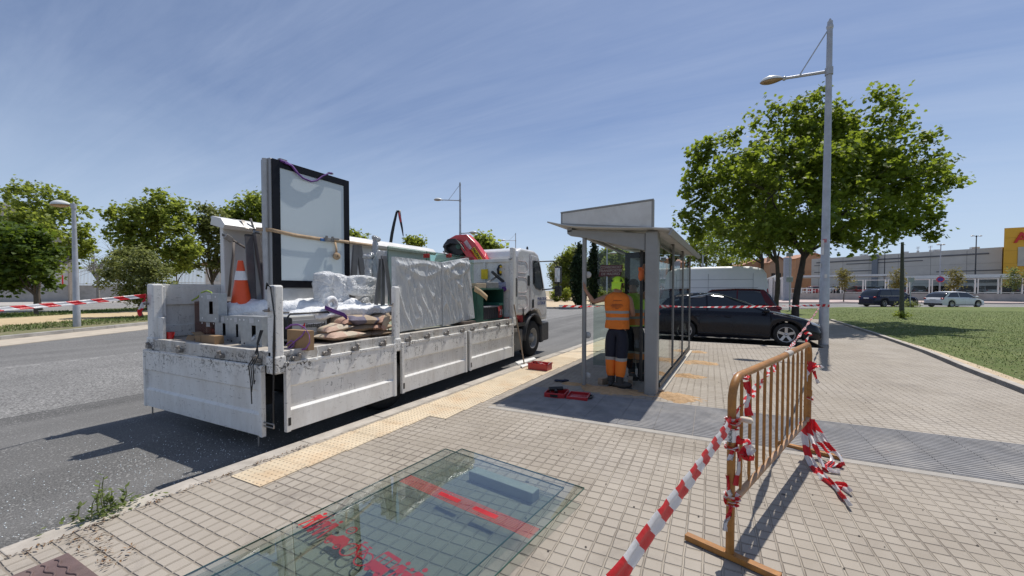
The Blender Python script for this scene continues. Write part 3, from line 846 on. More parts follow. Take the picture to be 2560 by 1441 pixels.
# weeds growing in the kerb joint, lower left
wd = thing('weed', 'spiky green thistle weed growing from the kerb joint at the lower left', 'weed', (-3.72, 1.16, 0))
b = MB(); lf = MB(); rg = random.Random(3)
for i in range(9):
    a = Vector((-3.74 + rg.uniform(-.05, .05), 1.14 + rg.uniform(-.14, .14), 0)); d = Vector((rg.uniform(-.35, .2), rg.uniform(-.25, .35), 1)).normalized()
    L = rg.uniform(.07, .20) if i > 1 else .25
    pts = [a + d*L*k/4 + Vector((math.sin(k*2+i)*.008, math.cos(k+i)*.008, 0)) for k in range(5)]
    b.tube(pts, [.0045, .004, .0035, .003, .002], 5)
    for k in range(9):
        p = a + d*L*(k+1)/9; th = rg.uniform(0, 6.28); q = Vector((math.cos(th), math.sin(th), rg.uniform(.1, .9))).normalized()*rg.uniform(.03, .065); s = q.cross(Vector((0, 0, 1))).normalized()*.012
        lf.add([p, p + q*.4 + s, p + q, p + q*.4 - s], [(0, 1, 2, 3)])
for i in range(90):
    p = Vector((-3.71 + rg.gauss(0, .045), 1.16 + rg.gauss(0, .13), rg.uniform(.0, .05))); th = rg.uniform(0, 6.28); q = Vector((math.cos(th), math.sin(th), rg.uniform(0, .5)))*rg.uniform(.02, .05); s = q.cross(Vector((0, 0, 1))).normalized()*.011
    lf.add([p, p + q*.4 + s, p + q, p + q*.4 - s], [(0, 1, 2, 3)])
b.build('stem', surf('weed_stem', (.13, .14, .05), .7), wd); lf.build('foliage', m_leaf('leaf_weed', (.07, .10, .03), (.16, .19, .07)), wd)
# dead leaves and straw along the joint
b = MB()
for i in range(420):
    y0 = rg.uniform(-.4, 2.6) if i < 300 else rg.uniform(.9, 1.08)
    x0 = kx(max(-7, y0)) + .19 + rg.gauss(0, .02) if i < 300 else rg.uniform(-3.62, -2.95)
    p = Vector((x0, y0, .012)); th = rg.uniform(0, 3.14); q = Vector((math.cos(th), math.sin(th), 0))*rg.uniform(.006, .02); s = Vector((-q.y, q.x, 0))*.35
    b.add([p-q, p+s, p+q, p-s + Vector((0, 0, .006))], [(0, 1, 2, 3)])
tag(b.build('leaf_litter', surf('litter', (.26, .15, .07), .9, var=.4)), 'brown leaf litter caught along the kerb joint', 'litter', kind='stuff')
# glittering glass crumbs and grit on the road behind the truck
b = MB()
for i in range(900):
    x0 = rg.gauss(-4.3, .7); y0 = rg.gauss(1.7, .8)
    if x0 > -3.98: continue
    s = rg.uniform(.002, .006); z = ROADZ + .002
    b.add([(x0-s, y0, z), (x0, y0-s, z), (x0+s, y0, z), (x0, y0+s, z), (x0, y0, z+s*1.2)], [(0, 1, 4), (1, 2, 4), (2, 3, 4), (3, 0, 4)])
tag(b.build('glass_crumbs', surf('crumb', (.75, .80, .80), .15, var=.1, spec=1.)), 'white glass crumbs scattered on the asphalt behind the truck', 'glass crumbs', kind='stuff')

# ================================================================== LAMPS
M_GALV = surf('galvanised', (.42, .43, .45), .42, .35, var=.14, scale=4, dirt=(.2, .2, .2), dirt_amt=.25)
M_LAMPW = surf('lamp_shell', (.72, .73, .70), .35, var=.06)
M_LAMPG = surf('lamp_glass', (.33, .22, .12), .25, var=.2, spec=.6)
M_DKMET = surf('dark_metal', (.05, .05, .055), .5, .3, var=.2)
def lamp_head(parent, p, d, L=.75, w=.36, h=.22):
    """flat egg-shaped lantern, p = neck end, d = outward horizontal direction"""
    p = Vector(p); d = Vector(d).normalized(); s = Vector((-d.y, d.x, 0)); u = Vector((0, 0, 1))
    def prof(q): return (math.sin(math.pi*min(1, max(0, q)))**.62)*(.62 + .38*q)
    def top(a, q): 
        r = prof(q); an = math.pi*a
        return p + d*(L*q) + s*(math.cos(an)*w/2*r) + u*(math.sin(an)*h*.62*r + .01)
    def bot(a, q):
        r = prof(q)*.94; an = math.pi*a
        return p + d*(L*q) - s*(math.cos(an)*w/2*r) - u*(math.sin(an)*h*.34*r)
    hd = MB().grid(top, 13, 15).build('lamp_head', M_LAMPW, parent)
    MB().grid(bot, 13, 15).build('lamp_glass', M_LAMPG, hd)
    return hd
def mast(name, lab, base, H, arms, r=.1, group=None, stay=True, mat=None, door=True):
    mat = mat or M_GALV
    t = thing(name, lab, 'street lamp', base, 0, group); B = Vector(base)
    b = MB(); b.tube([B + Vector((0, 0, -.1)), B + Vector((0, 0, H*.2)), B + Vector((0, 0, H*.2+.02)), B + Vector((0, 0, H))], [r, r*.93, r*.88, r*.52], 16)
    b.tube([B + Vector((0, 0, H)), B + Vector((0, 0, H+.08))], [r*.4, r*.15], 8)
    for (z, L, d, hl) in arms: b.cyl(B + Vector((0, 0, z-.1)), B + Vector((0, 0, z+.1)), r*.78, 12)
    b.build('pole', mat, t)
    for (z, L, d, hl) in arms:
        d = Vector(d).normalized(); a = B + Vector((0, 0, z)); e = a + d*L + Vector((0, 0, .05))
        b = MB(); b.tube([a, e], [r*.34, r*.30], 10)
        if stay and L > .8:
            b.tube([a + d*L*.66 + Vector((0, 0, .04)), B + Vector((0, 0, H-.15))], r*.14, 6)
            b.ell(B + Vector((0, 0, H-.15)), (r*.7, r*.7, r*.9), 8, 6)
        b.ell(e, (r*.5, r*.5, r*.5), 8, 6)
        b.build('arm', mat, t)
        lamp_head(t, e, d, hl, hl*.62, hl*.44)
    return t
P = mast('street_lamp', 'tall grey street lamp with one stayed arm, standing right of the black hatchback', (2.92, 14.14, 0), 9.1, [(7.72, 1.05, (-1, .0, 0), .62)], .125)
# stickers on the pole
def onpole(b, z, a0, a1, h, r=.125, bz=(2.92, 14.14)):
    rr = r*(1 - .04*z) + .004
    n = 6
    vs = []
    for k in range(n+1):
        a = a0 + (a1-a0)*k/n
        vs += [(bz[0] + rr*math.cos(a), bz[1] + rr*math.sin(a), z), (bz[0] + rr*math.cos(a), bz[1] + rr*math.sin(a), z+h)]
    b.add(vs, [(2*k, 2*k+2, 2*k+3, 2*k+1) for k in range(n)])
for q_ in ((2.55, R(200), R(245), .42), (2.2, R(190), R(215), .12), (1.9, R(255), R(285), .1)):
    b = MB(); onpole(b, *q_); b.build('torn_sticker', surf('paper', (.62, .60, .58), .8, var=.2), P)
for k in range(3):
    b = MB(); onpole(b, 2.90, R(225 + k*17), R(235 + k*17), .10); b.build('red_mark', surf('red_mark', (.5, .03, .04), .6), P)
mast('street_lamp', 'short grey street lamp with one flat head at the left kerb', gp(190, 16.5, .03), 5.1, [(5.0, .10, (-.9, -.45, 0), .85)], .12, None, False)
dW = Vector((-1, -.5, 0))
mast('street_lamp', 'distant lamp post with two heads behind the red crane', gp(1151, 34), 10.7, [(9.2, 1.5, (-.894, -.4477, 0), .75), (6.4, .7, (.894, .4477, 0), .75)], .13, 'lamps round the roundabout')
mast('street_lamp', 'most distant stayed lamp above the truck cab', gp(1289, 75), 12.3, [(10.9, 1.9, (-.894, -.4477, 0), .9)], .13, 'lamps round the roundabout')
mast('street_lamp', 'far lamp mast seen through the shelter left of the dark block', gp(1517, 55), 10, [(6.6, .35, (.894, .4477, 0), 1.0)], .13, 'lamps round the roundabout', False)
mast('street_lamp', 'thin grey mast before the lime green tree at the shelter end', gp(1756, 40), 6.2, [(6.0, .2, (.894, .45, 0), .6)], .12, None, False)
mast('street_lamp', 'white disc headed lamp over the no parking sign', gp(2349, 55), 7.9, [(7.8, .06, (-.894, -.45, 0), .55), (7.8, .06, (.894, .45, 0), .55)], .10, None, False)
mast('street_lamp', 'dark twin armed car park lamp beside the yellow store', gp(2437, 66), 10.6, [(10.5, .35, (-.894, -.45, 0), .6), (10.5, .35, (.894, .45, 0), .6)], .12, 'dark car park lamps', False, M_DKMET)
mast('street_lamp', 'dark slim car park lamp before the grey pillar', gp(2210, 80), 9.4, [(9.3, .3, (-.894, -.45, 0), .5)], .11, 'dark car park lamps', False, M_DKMET)
# ================================================================== BUILDINGS
def face_box(name, mat, parent, x0, x1, ytop, ybot, D0, D1, depth, bevel=0, build=True, b=None):
    """a block whose front face spans photo columns x0..x1 at depths D0..D1; ytop/ybot at x0"""
    a = at(x0, ytop, D=D0); a2 = at(x0, ybot, D=D0); c = at(x1, 726, D=D1)
    zt, zb = a.z, a2.z
    p = Vector((a.x, a.y, 0)); q = Vector((c.x, c.y, 0)); d = (q-p).normalized(); n = Vector((-d.y, d.x, 0))
    if n.dot(p) < 0: n = -n
    ex = Vector((at(x1, 726, D=1).x, at(x1, 726, D=1).y, 0)).normalized() if x1 < 1280 else p.normalized()
    pts = [Vector((k.x, k.y, zb)) for k in (p, q, q + (ex if depth > 8 else n)*depth, p + (ex if depth > 8 else n)*depth)]
    b = b or MB()
    b.poly(pts, (0, 0, zt-zb))
    return (b.build(name, mat, parent, bevel=bevel) if build else b), p, q, n, d
M_PANELW = surf('wall_panel', (.58, .55, .50), .6, var=.05, scale=.4, dirt=(.36, .34, .31), dirt_amt=.3, dirt_scale=.3)
M_SLOT = surf('slot_grey', (.13, .13, .14), .6)
M_YEL = surf('yellow_clad', (.78, .42, .03), .5, var=.05, scale=.5)
M_RED = surf('red_sign', (.60, .02, .02), .4)
M_WHITE = surf('white_paint', (.76, .76, .74), .45, var=.05, scale=2)
M_GREYP = surf('grey_pillar', (.20, .22, .25), .6)
M_DARKG = surf('dark_glass', (.02, .024, .028), .08, spec=.8)
M_LOUV = surf('louver', (.45, .46, .46), .5)
p0 = at(2029, 648, D=120); p1 = at(2506, 618, D=86.6)
store = thing('store_building', 'long grey panelled retail hall with dark slot bands, right background', 'building', (p0.x, p0.y, 0))
P0 = Vector((p0.x, p0.y, 0)); P1 = Vector((p1.x, p1.y, 0)); dd = (P1-P0).normalized(); nn = Vector((-dd.y, dd.x, 0)); nn = nn if nn.dot(P0) > 0 else -nn
LEN = (P1-P0).length; HT = 11.0
MB().poly([P0, P1, P1 + nn*40, P0 + nn*40], (0, 0, HT)).build('wall', M_PANELW, store)
b = MB()
for k in range(int(LEN/6)):
    q = P0 + dd*(k*6 + 2) - nn*.012
    b.beam(q + Vector((0, 0, .05)), q + Vector((0, 0, HT-.3)), .02, .06, dd)
for z in (3.2, 5.4, 7.6):
    b.beam(P0 + dd*.1 - nn*.015 + Vector((0, 0, z)), P1 - dd*.1 - nn*.015 + Vector((0, 0, z)), .02, .035)
b.build('panel_joint', surf('joint', (.28, .26, .24), .8), store)
def onstore(px): 
    a = at(px, 726, D=1); v = Vector((a.x, a.y, 0)); # ray from camera in plan, meet the wall line
    den = v.x*dd.y - v.y*dd.x
    t = (P0.x*dd.y - P0.y*dd.x)/den
    return v*t
for (xa, xb, z, h) in [(2040, 2470, 9.75, .32), (2115, 2305, 8.9, .22), (2104, 2180, 6.9, .22), (2340, 2504, 6.0, .2), (2035, 2060, 8.9, .2), (2035, 2060, 6.9, .2)]:
    a = onstore(xa); c = onstore(xb)
    MB().beam(a - nn*.06 + Vector((0, 0, z)), c - nn*.06 + Vector((0, 0, z)), .12, h).build('slot_window', M_SLOT, store)
a = onstore(2180); c = onstore(2194)
MB().poly([a - nn*.5, c - nn*.5, c, a], (0, 0, HT+.2)).build('pillar', M_GREYP, store)
a = onstore(2415); c = onstore(2500)
MB().beam(a - nn*.1 + Vector((0, 0, 3.9)), c - nn*.1 + Vector((0, 0, 3.9)), .1, 1.2).build('window', M_DARKG, store)
for px in (2250, 2330, 2425, 2150):
    a = onstore(px); MB().box(a + nn*2 + Vector((0, 0, HT+.25)), (1.3, 1.0, .5)).build('roof_vent', M_GALV, store)
for px in (2279, 2310):
    a = onstore(px) + nn*3 + Vector((0, 0, HT)); b = MB(); b.cyl(a, a + Vector((0, 0, 1.6)), .07, 6); b.cyl(a, a + Vector((0, 0, .6)), .25, 8)
    for k in range(4): b.beam(a + Vector((-.4, 0, 1.1+.15*k)), a + Vector((.4, 0, 1.2+.15*k)), .04, .04)
    b.build('aerial', M_GALV, store)
# yellow store front
yb = thing('yellow_store', 'bright yellow store block with red lettering at the right edge', 'building', tuple(gp(2560, 84)))
o, p, q, n_, d_ = face_box('wall', M_YEL, yb, 2511, 3100, 571, 758, 84, 70, 22)
b = MB()
for z in (4.5, 7.2, 9.9, 12.6): b.beam(p + d_*.1 - n_*.012 + Vector((0, 0, z)), q - d_*.1 - n_*.012 + Vector((0, 0, z)), .02, .04)
b.build('panel_joint', surf('yellow_joint', (.45, .24, .02), .6), yb)
def online(P, d, px):
    a = at(px, 726, D=1); v = Vector((a.x, a.y, 0)); return v*((P.x*d.y - P.y*d.x)/(v.x*d.y - v.y*d.x))
a = online(p, d_, 2541)
MB().poly([a - n_*.03 + Vector((0, 0, 6.6)), a + d_*9 - n_*.03 + Vector((0, 0, 6.6)), a + d_*9 - n_*.03 + Vector((0, 0, 10.6)), a - n_*.03 + Vector((0, 0, 10.6))], -n_*.1).build('poster_panel', surf('poster', (.52, .50, .42), .5, var=.15, scale=.6), yb)
a = online(p, d_, 2531)
lettering('lettering', 'Alcampo', 3.0, M_RED, a - n_*.12 + Vector((0, 0, 12.45)), d_, (0, 0, 1), yb, .12, 'LEFT', .05)
# carport canopies of the car park
for i, (x0, x1, D0, D1, yt, yb_) in enumerate([(1992, 2240, 74, 66, 689.5, 694), (2244, 2535, 66, 56, 691, 698.5)]):
    t = thing('carport', ['long flat white carport roof left of the thin dark post', 'long flat white carport roof right of the thin dark post'][i], 'carport', tuple(gp((x0+x1)/2, (D0+D1)/2)), 0, 'car park canopies')
    o, p, q, n_, d_ = face_box('roof', M_WHITE, t, x0, x1, yt, yb_, D0, D1, 7.5)
    z = at(x0, yb_, D=D0).z; L = (q-p).length
    for k in range(int(L/6)+1):
        a = p + d_*min(L-.3, k*6+.3) + n_*2.5
        MB().cyl(a, a + Vector((0, 0, z+.02)), .12, 8).build('post', M_GALV, t)
# pavilion with slanted white louvers, between van and lamp post
t = thing('trolley_shelter', 'white trolley shelter with sloping ribbed roof behind the trunks', 'shelter', tuple(gp(1945, 62)))
for i, (xa, xb) in enumerate([(1908, 1945), (1938, 1975)]):
    A = at(xa, 704, D=62-i); B_ = at(xb, 690, D=62-i); A0 = Vector((A.x, A.y, .05)); B0 = Vector((B_.x, B_.y, .05))
    off = Vector((A.x, A.y, 0)).normalized()
    MB().poly([A + Vector((0, 0, .1)), B_ + Vector((0, 0, .1)), B_ + off*5, A + off*5], (0, 0, .18)).build('roof', M_WHITE, t)
    for k in range(7):
        q = A0.lerp(B0, k/6); zt = A.z + (B_.z-A.z)*k/6
        MB().beam(q, Vector((q.x, q.y, zt)), .55 if k % 2 else .10, .06, off).build('louver', M_WHITE if k % 2 else M_SLOT, t)
# houses
M_TERR = surf('terracotta_wall', (.42, .24, .14), .8, var=.12, scale=.6)
M_TILE = surf('roof_tile', (.40, .21, .13), .85, var=.25, scale=1.5)
M_PEACH = surf('peach_wall', (.48, .30, .19), .8, var=.1)
def house(lab, x0, x1, yr, ye, D, wall, dep=9, chim=(.2, .8), name='house', group='houses beyond the car park', win=3):
    a = at(x0, ye, D=D); c = at(x1, ye, D=D); r = at((x0+x1)/2, yr, D=D)
    t = thing(name, lab, 'house', (a.x, a.y, 0), 0, group)
    A = Vector((a.x, a.y, 0)); C = Vector((c.x, c.y, 0)); d = (C-A).normalized(); n = Vector((-d.y, d.x, 0)); n = n if n.dot(A) > 0 else -n
    L = (C-A).length
    MB().poly([A, C, C + n*dep, A + n*dep], (0, 0, a.z)).build('wall', wall, t)
    # gable roof, ridge runs away from the viewer
    e = .5; zr, ze = r.z, a.z
    rb = MB()
    for s0, s1 in ((-e, L/2), (L+e, L/2)):
        rb.poly([A + d*s0 - n*e + Vector((0, 0, ze-.1)), A + d*s1 - n*e + Vector((0, 0, zr)), A + d*s1 + n*(dep+e) + Vector((0, 0, zr)), A + d*s0 + n*(dep+e) + Vector((0, 0, ze-.1))], (0, 0, .22))
    rf = rb.build('roof', M_TILE, t)
    MB().poly([A + Vector((0, 0, ze)) - n*.01, A + d*L/2 + Vector((0, 0, zr)) - n*.01, C + Vector((0, 0, ze)) - n*.01], n*.2).build('gable', wall, t)
    for q in chim:
        k = A + d*L*q + n*2; MB().box(k + Vector((0, 0, ze + (zr-ze)*(1-abs(q-.5)*2) + .6)), (.9, .9, 2.0)).build('chimney', wall, rf)
    for i in range(win):
        k = A + d*L*(i+.6)/win - n*.03
        MB().box(k + Vector((0, 0, ze*.62)), (1.2, .1, 1.3), Euler((0, 0, math.atan2(d.y, d.x))).to_matrix()).build('window', M_DARKG, t)
house('wide terracotta house with a low gable and chimney above the store hall end', 1990, 2078, 634, 648, 140, M_TERR, 12, (.42, .9))
house('terracotta house with red tiled gable right of the van roof', 1925, 1968, 643, 658, 125, M_PEACH, 9, (.15,))
house('small red roofed house just over the van roof', 1858, 1928, 650, 664, 130, M_TERR, 9, (.3, .75))
house('orange brick house low between left trees and truck', 512, 560, 652, 664, 75, M_PEACH, 9, (), win=1, group=None)
# flat topped brown block behind the shelter
t = thing('brick_block', 'brown flat roofed block seen through the shelter behind the dark case', 'building', tuple(gp(1570, 105)))
MBK = surf('brown_brick', (.20, .15, .115), .85, var=.15)
o, p, q, n_, d_ = face_box('wall', MBK, t, 1533, 1640, 645, 745, 105, 96, 14)
o, p2, q2, n2_, d2_ = face_box('roof_hut', MBK, t, 1538, 1545, 632, 646, 105, 105, 4)
b = MB()
for k in range(9):
    a = p + d_*(1.2*k+.2) + n_*.2; b.cyl(a + Vector((0, 0, at(1533, 645, D=105).z)), a + Vector((0, 0, at(1533, 634, D=105).z)), .05, 5)
zz = at(1533, 634, D=105).z; b.cyl(p + n_*.2 + Vector((0, 0, zz)), p + d_*10 + n_*.2 + Vector((0, 0, zz)), .05, 5)
b.build('railing', M_WHITE, t)
for r_ in range(2):
    for k in range(5):
        a = p + d_*(1.2+2.1*k) - n_*.03
        MB().box(a + Vector((0, 0, 7.6 - 3.2*r_)), (1.2, .1, 1.5), Euler((0, 0, math.atan2(d_.y, d_.x))).to_matrix()).build('window', M_DARKG, t)
# hall with curved white roof on the left
t = thing('curved_hall', 'hall with a curved white ribbed roof behind the left trees', 'building', tuple(gp(40, 72)))
MWR = surf('white_roof', (.62, .68, .66), .5, var=.08, scale=.5)
pr = [(-260, 478), (-120, 488), (0, 508), (60, 526), (110, 552), (150, 585), (178, 606), (192, 618)]
pts = [at(x, y, D=72) for x, y in pr]; away = Vector((pts[0].x + pts[-1].x, pts[0].y + pts[-1].y, 0)).normalized()
b = MB()
for a, c in zip(pts[:-1], pts[1:]): b.poly([a, c, c + away*40, a + away*40], (0, 0, .35))
rf = b.build('roof', MWR, t)
b = MB()
for k in range(18):
    o_ = away*(k*2.1+.6); b.tube([q + o_ + Vector((0, 0, .40)) for q in pts], .09, 4)
b.build('roof_rib', surf('roof_rib', (.42, .48, .47), .5), rf)
b = MB()
for a, c in zip(pts[:-1], pts[1:]):
    a = a.lerp(a, 1) + away*1.0; c = c + away*1.0
    b.add([Vector((a.x, a.y, 0)), Vector((c.x, c.y, 0)), c, a], [(0, 1, 2, 3)])
b.build('wall', surf('hall_wall', (.40, .37, .33), .7, var=.1), t)
MB().beam(at(130, 640, D=71.5), at(160, 640, D=71.5), .2, 3.5).build('door', M_SLOT, t)

# ================================================================== FENCES
M_WALLC = surf('wall_concrete', (.40, .39, .37), .85, var=.12, scale=1.2, dirt=(.17, .17, .16), dirt_amt=.7, dirt_scale=.6, bmp=.4)
M_FWHITE = surf('fence_white', (.78, .77, .73), .5, var=.06)
def wallrun(parent, pts, zt, th, mat, name='low_wall', zb=-.1):
    b = MB()
    for a, c in zip(pts[:-1], pts[1:]):
        a = Vector((a[0], a[1], 0)); c = Vector((c[0], c[1], 0)); b.beam(Vector((a.x, a.y, (zt+zb)/2)), Vector((c.x, c.y, (zt+zb)/2)), th, zt-zb)
    return b.build(name, mat, parent)
t = thing('panel_fence', 'car park fence of white framed glass panels on a low concrete wall', 'fence', tuple(gp(2300, 57)))
FL = [gp(x, d) for x, d in ((1900, 64), (2100, 62), (2320, 57), (2560, 51.5), (2900, 45))]
wallrun(t, FL, 1.08, .25, M_WALLC)
M_FGL = glass_mat('fence_glass', (.80, .84, .84), 1.45, .02, .8)
seg = [(x, 62 - (x-2100)*(62-51.5)/460) for x in (2102, 2157, 2213, 2267, 2323, 2380, 2437, 2495, 2555, 2620)]
for k, (x, d) in enumerate(seg):
    a = Vector(gp(x, d))
    MB().box(a + Vector((0, 0, 2.1)), (.14, .14, 2.1)).box(a + Vector((.32, .05, 2.1)), (.10, .10, 2.1)).build('post', M_FWHITE, t)
for k in range(len(seg)-1):
    a = Vector(gp(*seg[k])) + Vector((.32, .05, 0)); c = Vector(gp(*seg[k+1]))
    f = MB(); f.beam(a + Vector((0, 0, 3.08)), c + Vector((0, 0, 3.08)), .08, .09).beam(a + Vector((0, 0, 1.22)), c + Vector((0, 0, 1.22)), .08, .09)
    f.build('rail', M_FWHITE, t)
    d_ = (c-a).normalized()
    MB().beam(a + Vector((0, 0, 2.15)), c + Vector((0, 0, 2.15)), .02, 1.78).build('glass_panel', M_FGL, t)
b = MB()
for k in range(26):
    a = Vector(gp(1905 + k*7.4, 64 - k*.075)); b.box(a + Vector((0, 0, 1.45)), (.04, .04, .75))
a = Vector(gp(1903, 64)); c = Vector(gp(2098, 62)); b.beam(a + Vector((0, 0, 1.82)), c + Vector((0, 0, 1.82)), .05, .05)
b.build('railing', M_FWHITE, t)
# left: concrete wall with white picket fence
t = thing('picket_fence', 'white picket fence on a stained concrete wall, left background', 'fence', tuple(gp(150, 52)))
LW = [gp(x, d) for x, d in ((-500, 46), (0, 50), (180, 53), (370, 58))]
wallrun(t, LW, 2.2, .3, M_WALLC)
def pickets(parent, x0, d0, x1, d1, z0, z1, n, w=.10, mat=M_FWHITE, name='picket_panel'):
    b = MB()
    a = Vector(gp(x0, d0)); c = Vector(gp(x1, d1)); d = (c-a).normalized()
    for k in range(n):
        p = a.lerp(c, k/(n-1)); b.beam(p + Vector((0, 0, z0)), p + Vector((0, 0, z1)), w, .05, d)
    b.beam(a + Vector((0, 0, z0+.2)), c + Vector((0, 0, z0+.2)), .07, .1); b.beam(a + Vector((0, 0, z1-.15)), c + Vector((0, 0, z1-.15)), .07, .1)
    return b.build(name, mat, parent)
pickets(t, -60, 49.5, 176, 53, 2.2, 4.95, 80, .17)
pickets(t, 188, 53, 372, 58, 2.2, 4.75, 58, .19)
a = Vector(gp(179, 52.7)); MB().box(a + Vector((0, 0, 2.6)), (.5, .5, 5.2)).build('pillar', surf('pillar_beige', (.42, .36, .29), .8), t)
MB().cyl(Vector(gp(157, 51.5)) + Vector((0, 0, 2.0)), Vector(gp(157, 51.5)) + Vector((0, 0, 3.5)), .07, 8).build('marker_post', M_RED, t)
t = thing('picket_fence', 'farther white picket fence over a plain wall, just left of the truck', 'fence', tuple(gp(480, 68)))
wallrun(t, [gp(372, 62), gp(600, 72)], 2.6, .3, M_WALLC)
pickets(t, 385, 62.5, 600, 72, 2.6, 5.5, 66, .21)

# ================================================================== SIGNS AND POSTS
M_SGN = surf('sign_back', (.34, .36, .38), .5, .2)
t = thing('no_parking_sign', 'round red and blue no parking sign on the white lamp mast', 'road sign', tuple(gp(2349, 54.6)))
c = at(2351, 699, D=54.6); fd = Vector((-c.x, -c.y, 0)).normalized()
def disc(b, c, n, r, th, seg=20):
    n = Vector(n).normalized(); b.cyl(c, Vector(c) + n*th, r, seg)
o = MB(); disc(o, c, fd, .40, .03); o.build('sign_rim', M_RED, t)
o = MB(); disc(o, c + fd*.031, fd, .29, .01); o.build('sign_face', surf('sign_blue', (.05, .06, .35), .5), t)
s_ = Vector((-fd.y, fd.x, 0)); o = MB(); o.beam(c + fd*.045 + s_*.21 + Vector((0, 0, .21)), c + fd*.045 - s_*.21 - Vector((0, 0, .21)), .01, .09, fd); o.build('sign_bar', M_RED, t)
MB().beam(Vector(gp(2349, 54.75, 1.5)), Vector(gp(2349, 54.75, 3.6)), .1, .1).build('bracket', M_GALV, t)
t = thing('square_sign', 'grey square sign seen from behind on a short post beside the navy car', 'road sign', tuple(gp(2277, 36, 0)))
c = at(2278, 700, D=36)
MB().box(c, (.42, .04, .42)).build('sign_plate', M_SGN, t, bevel=.01); MB().cyl(Vector(gp(2276, 36)), Vector((c.x, c.y + .05, c.z)), .045, 8).build('post', M_GALV, t)
shrub('round_shrub', 'small dry tuft at the foot of the grey square sign', 2276, 762, 34, 8, 36.2, L_OLV, 500, 41, .14)
t = thing('post', 'thin dark bare post standing in the lawn', 'post', tuple(gp(2255, 22)))
MB().tube([Vector(gp(2256, 22, -.1)), at(2256, 606, D=22)], [.115, .065], 8).build('pole', surf('post_dark', (.075, .075, .065), .75, var=.2), t)
shrub('weed_tuft', 'weeds round the foot of the thin dark post', 2256, 793, 24, 12, 21.8, L_LEFT, 700, 42, .08)
t = thing('sign_post', 'slim post with a grey plate and a box between the two trunks', 'road sign', tuple(gp(1974, 30)))
MB().cyl(Vector(gp(1975, 30)), at(1975, 632, D=30), .05, 8).build('post', M_GALV, t)
c = at(1974, 637, D=29.9); MB().box(c, (.42, .03, .3)).build('sign_plate', M_SGN, t)
c = at(1974, 699, D=29.9); MB().box(c, (.42, .12, .38)).build('control_box', M_SGN, t, bevel=.02)
t = thing('totem', 'plain grey blue totem slab behind the slim sign post', 'totem sign', tuple(gp(1970, 58)))
face_box('slab', M_GREYP if False else surf('totem_grey', (.27, .31, .36), .5), t, 1963, 1978, 644, 757, 58, 58, .5, bevel=.03)
t = thing('black_sign', 'small black sign with a white R over the van roof', 'sign', tuple(gp(1819, 50)))
c = at(1820, 657, D=50); v_ = Vector((c.x, c.y, 0)).normalized(); s_ = Vector((v_.y, -v_.x, 0))
MB().beam(c - s_*.45, c + s_*.45, .08, .9).build('sign_plate', surf('sign_black', (.01, .01, .01), .5), t)
lettering('lettering', 'R', .85, M_WHITE, c - v_*.06, s_, (0, 0, 1), t, .01)
MB().cyl(Vector(gp(1820, 50.2)), Vector((c.x, c.y, c.z-.3)) + v_*.1, .06, 6).build('post', M_GALV, t)
t = thing('white_rack', 'white open storage rack behind the railing left of the lamp post', 'rack', tuple(gp(2018, 66)))
b = MB(); A = Vector(gp(2004, 66)); C = Vector(gp(2030, 66))
for k in range(3): p = A.lerp(C, k/2); b.box(p + Vector((0, 0, .95)), (.18, .18, 2.0))
for z in (.3, .8, 1.3, 1.85): b.beam(A + Vector((0, 0, z)), C + Vector((0, 0, z)), .4, .16)
b.build('rack_frame', M_WHITE, t)

# ================================================================== CARS
M_TYRE = surf('tyre', (.02, .02, .02), .85, var=.2, scale=10)
M_RIM = surf('rim', (.46, .46, .47), .3, .75, var=.08)
M_BLACKP = surf('black_plastic', (.018, .018, .02), .55, var=.1)
M_CARGL = surf('car_glass', (.006, .008, .010), .03, var=0, spec=.9)
M_TAIL = surf('tail_lamp', (.35, .01, .01), .2, spec=.8)
M_HEAD = surf('head_lamp', (.45, .47, .50), .08, .3, spec=1.)
M_PLATE = surf('plate', (.75, .75, .74), .5)
M_CHROME = surf('chrome', (.65, .66, .68), .15, .9)
def paint(name, col, rough=.22, metal=.2):
    return surf(name, col, rough, metal, var=.03, scale=2, coat=.2, spec=.28)
def wheel(parent, c, r, w, spokes=5, side=1, hub=True):
    c = Vector(c)
    ty = MB().lathe([(r*.66, -w/2), (r*.93, -w/2), (r*.99, -w*.36), (r, -w*.2), (r, w*.2), (r*.99, w*.36), (r*.93, w/2), (r*.66, w/2)], c, 28, 'y').build('wheel', M_TYRE, parent, local=True)
    s = side
    rm = MB(); rm.lathe([(r*.69, s*w*.46), (r*.66, s*w*.52), (r*.61, s*w*.44), (r*.59, s*w*.1), (r*.59, -s*w*.3)], c, 28, 'y')
    for k in range(spokes):
        a = 2*math.pi*k/spokes + .3
        p = c + Vector((math.cos(a)*r*.62, s*w*.40, math.sin(a)*r*.62)); q = c + Vector((math.cos(a)*r*.10, s*w*.34, math.sin(a)*r*.10))
        tang = Vector((-math.sin(a), 0, math.cos(a)))
        rm.beam(q, p, r*(.22 if spokes <= 6 else .09), w*.10, (0, 1, 0))
    rm.lathe([(0, s*w*.42), (r*.13, s*w*.42), (r*.15, s*w*.30)], c, 14, 'y')
    rm.build('rim', M_RIM, ty, local=True)
    MB().lathe([(0, s*w*.02), (r*.58, s*w*.02)], c, 20, 'y').build('brake_disc', M_BLACKP, ty, local=True)
    return ty
def lerp_tab(tab, x):
    if x <= tab[0][0]: return tab[0][1]
    for (a, va), (b_, vb) in zip(tab[:-1], tab[1:]):
        if x <= b_:
            q = (x-a)/(b_-a); q2 = q
            return va + (vb-va)*q2
    return tab[-1][1]
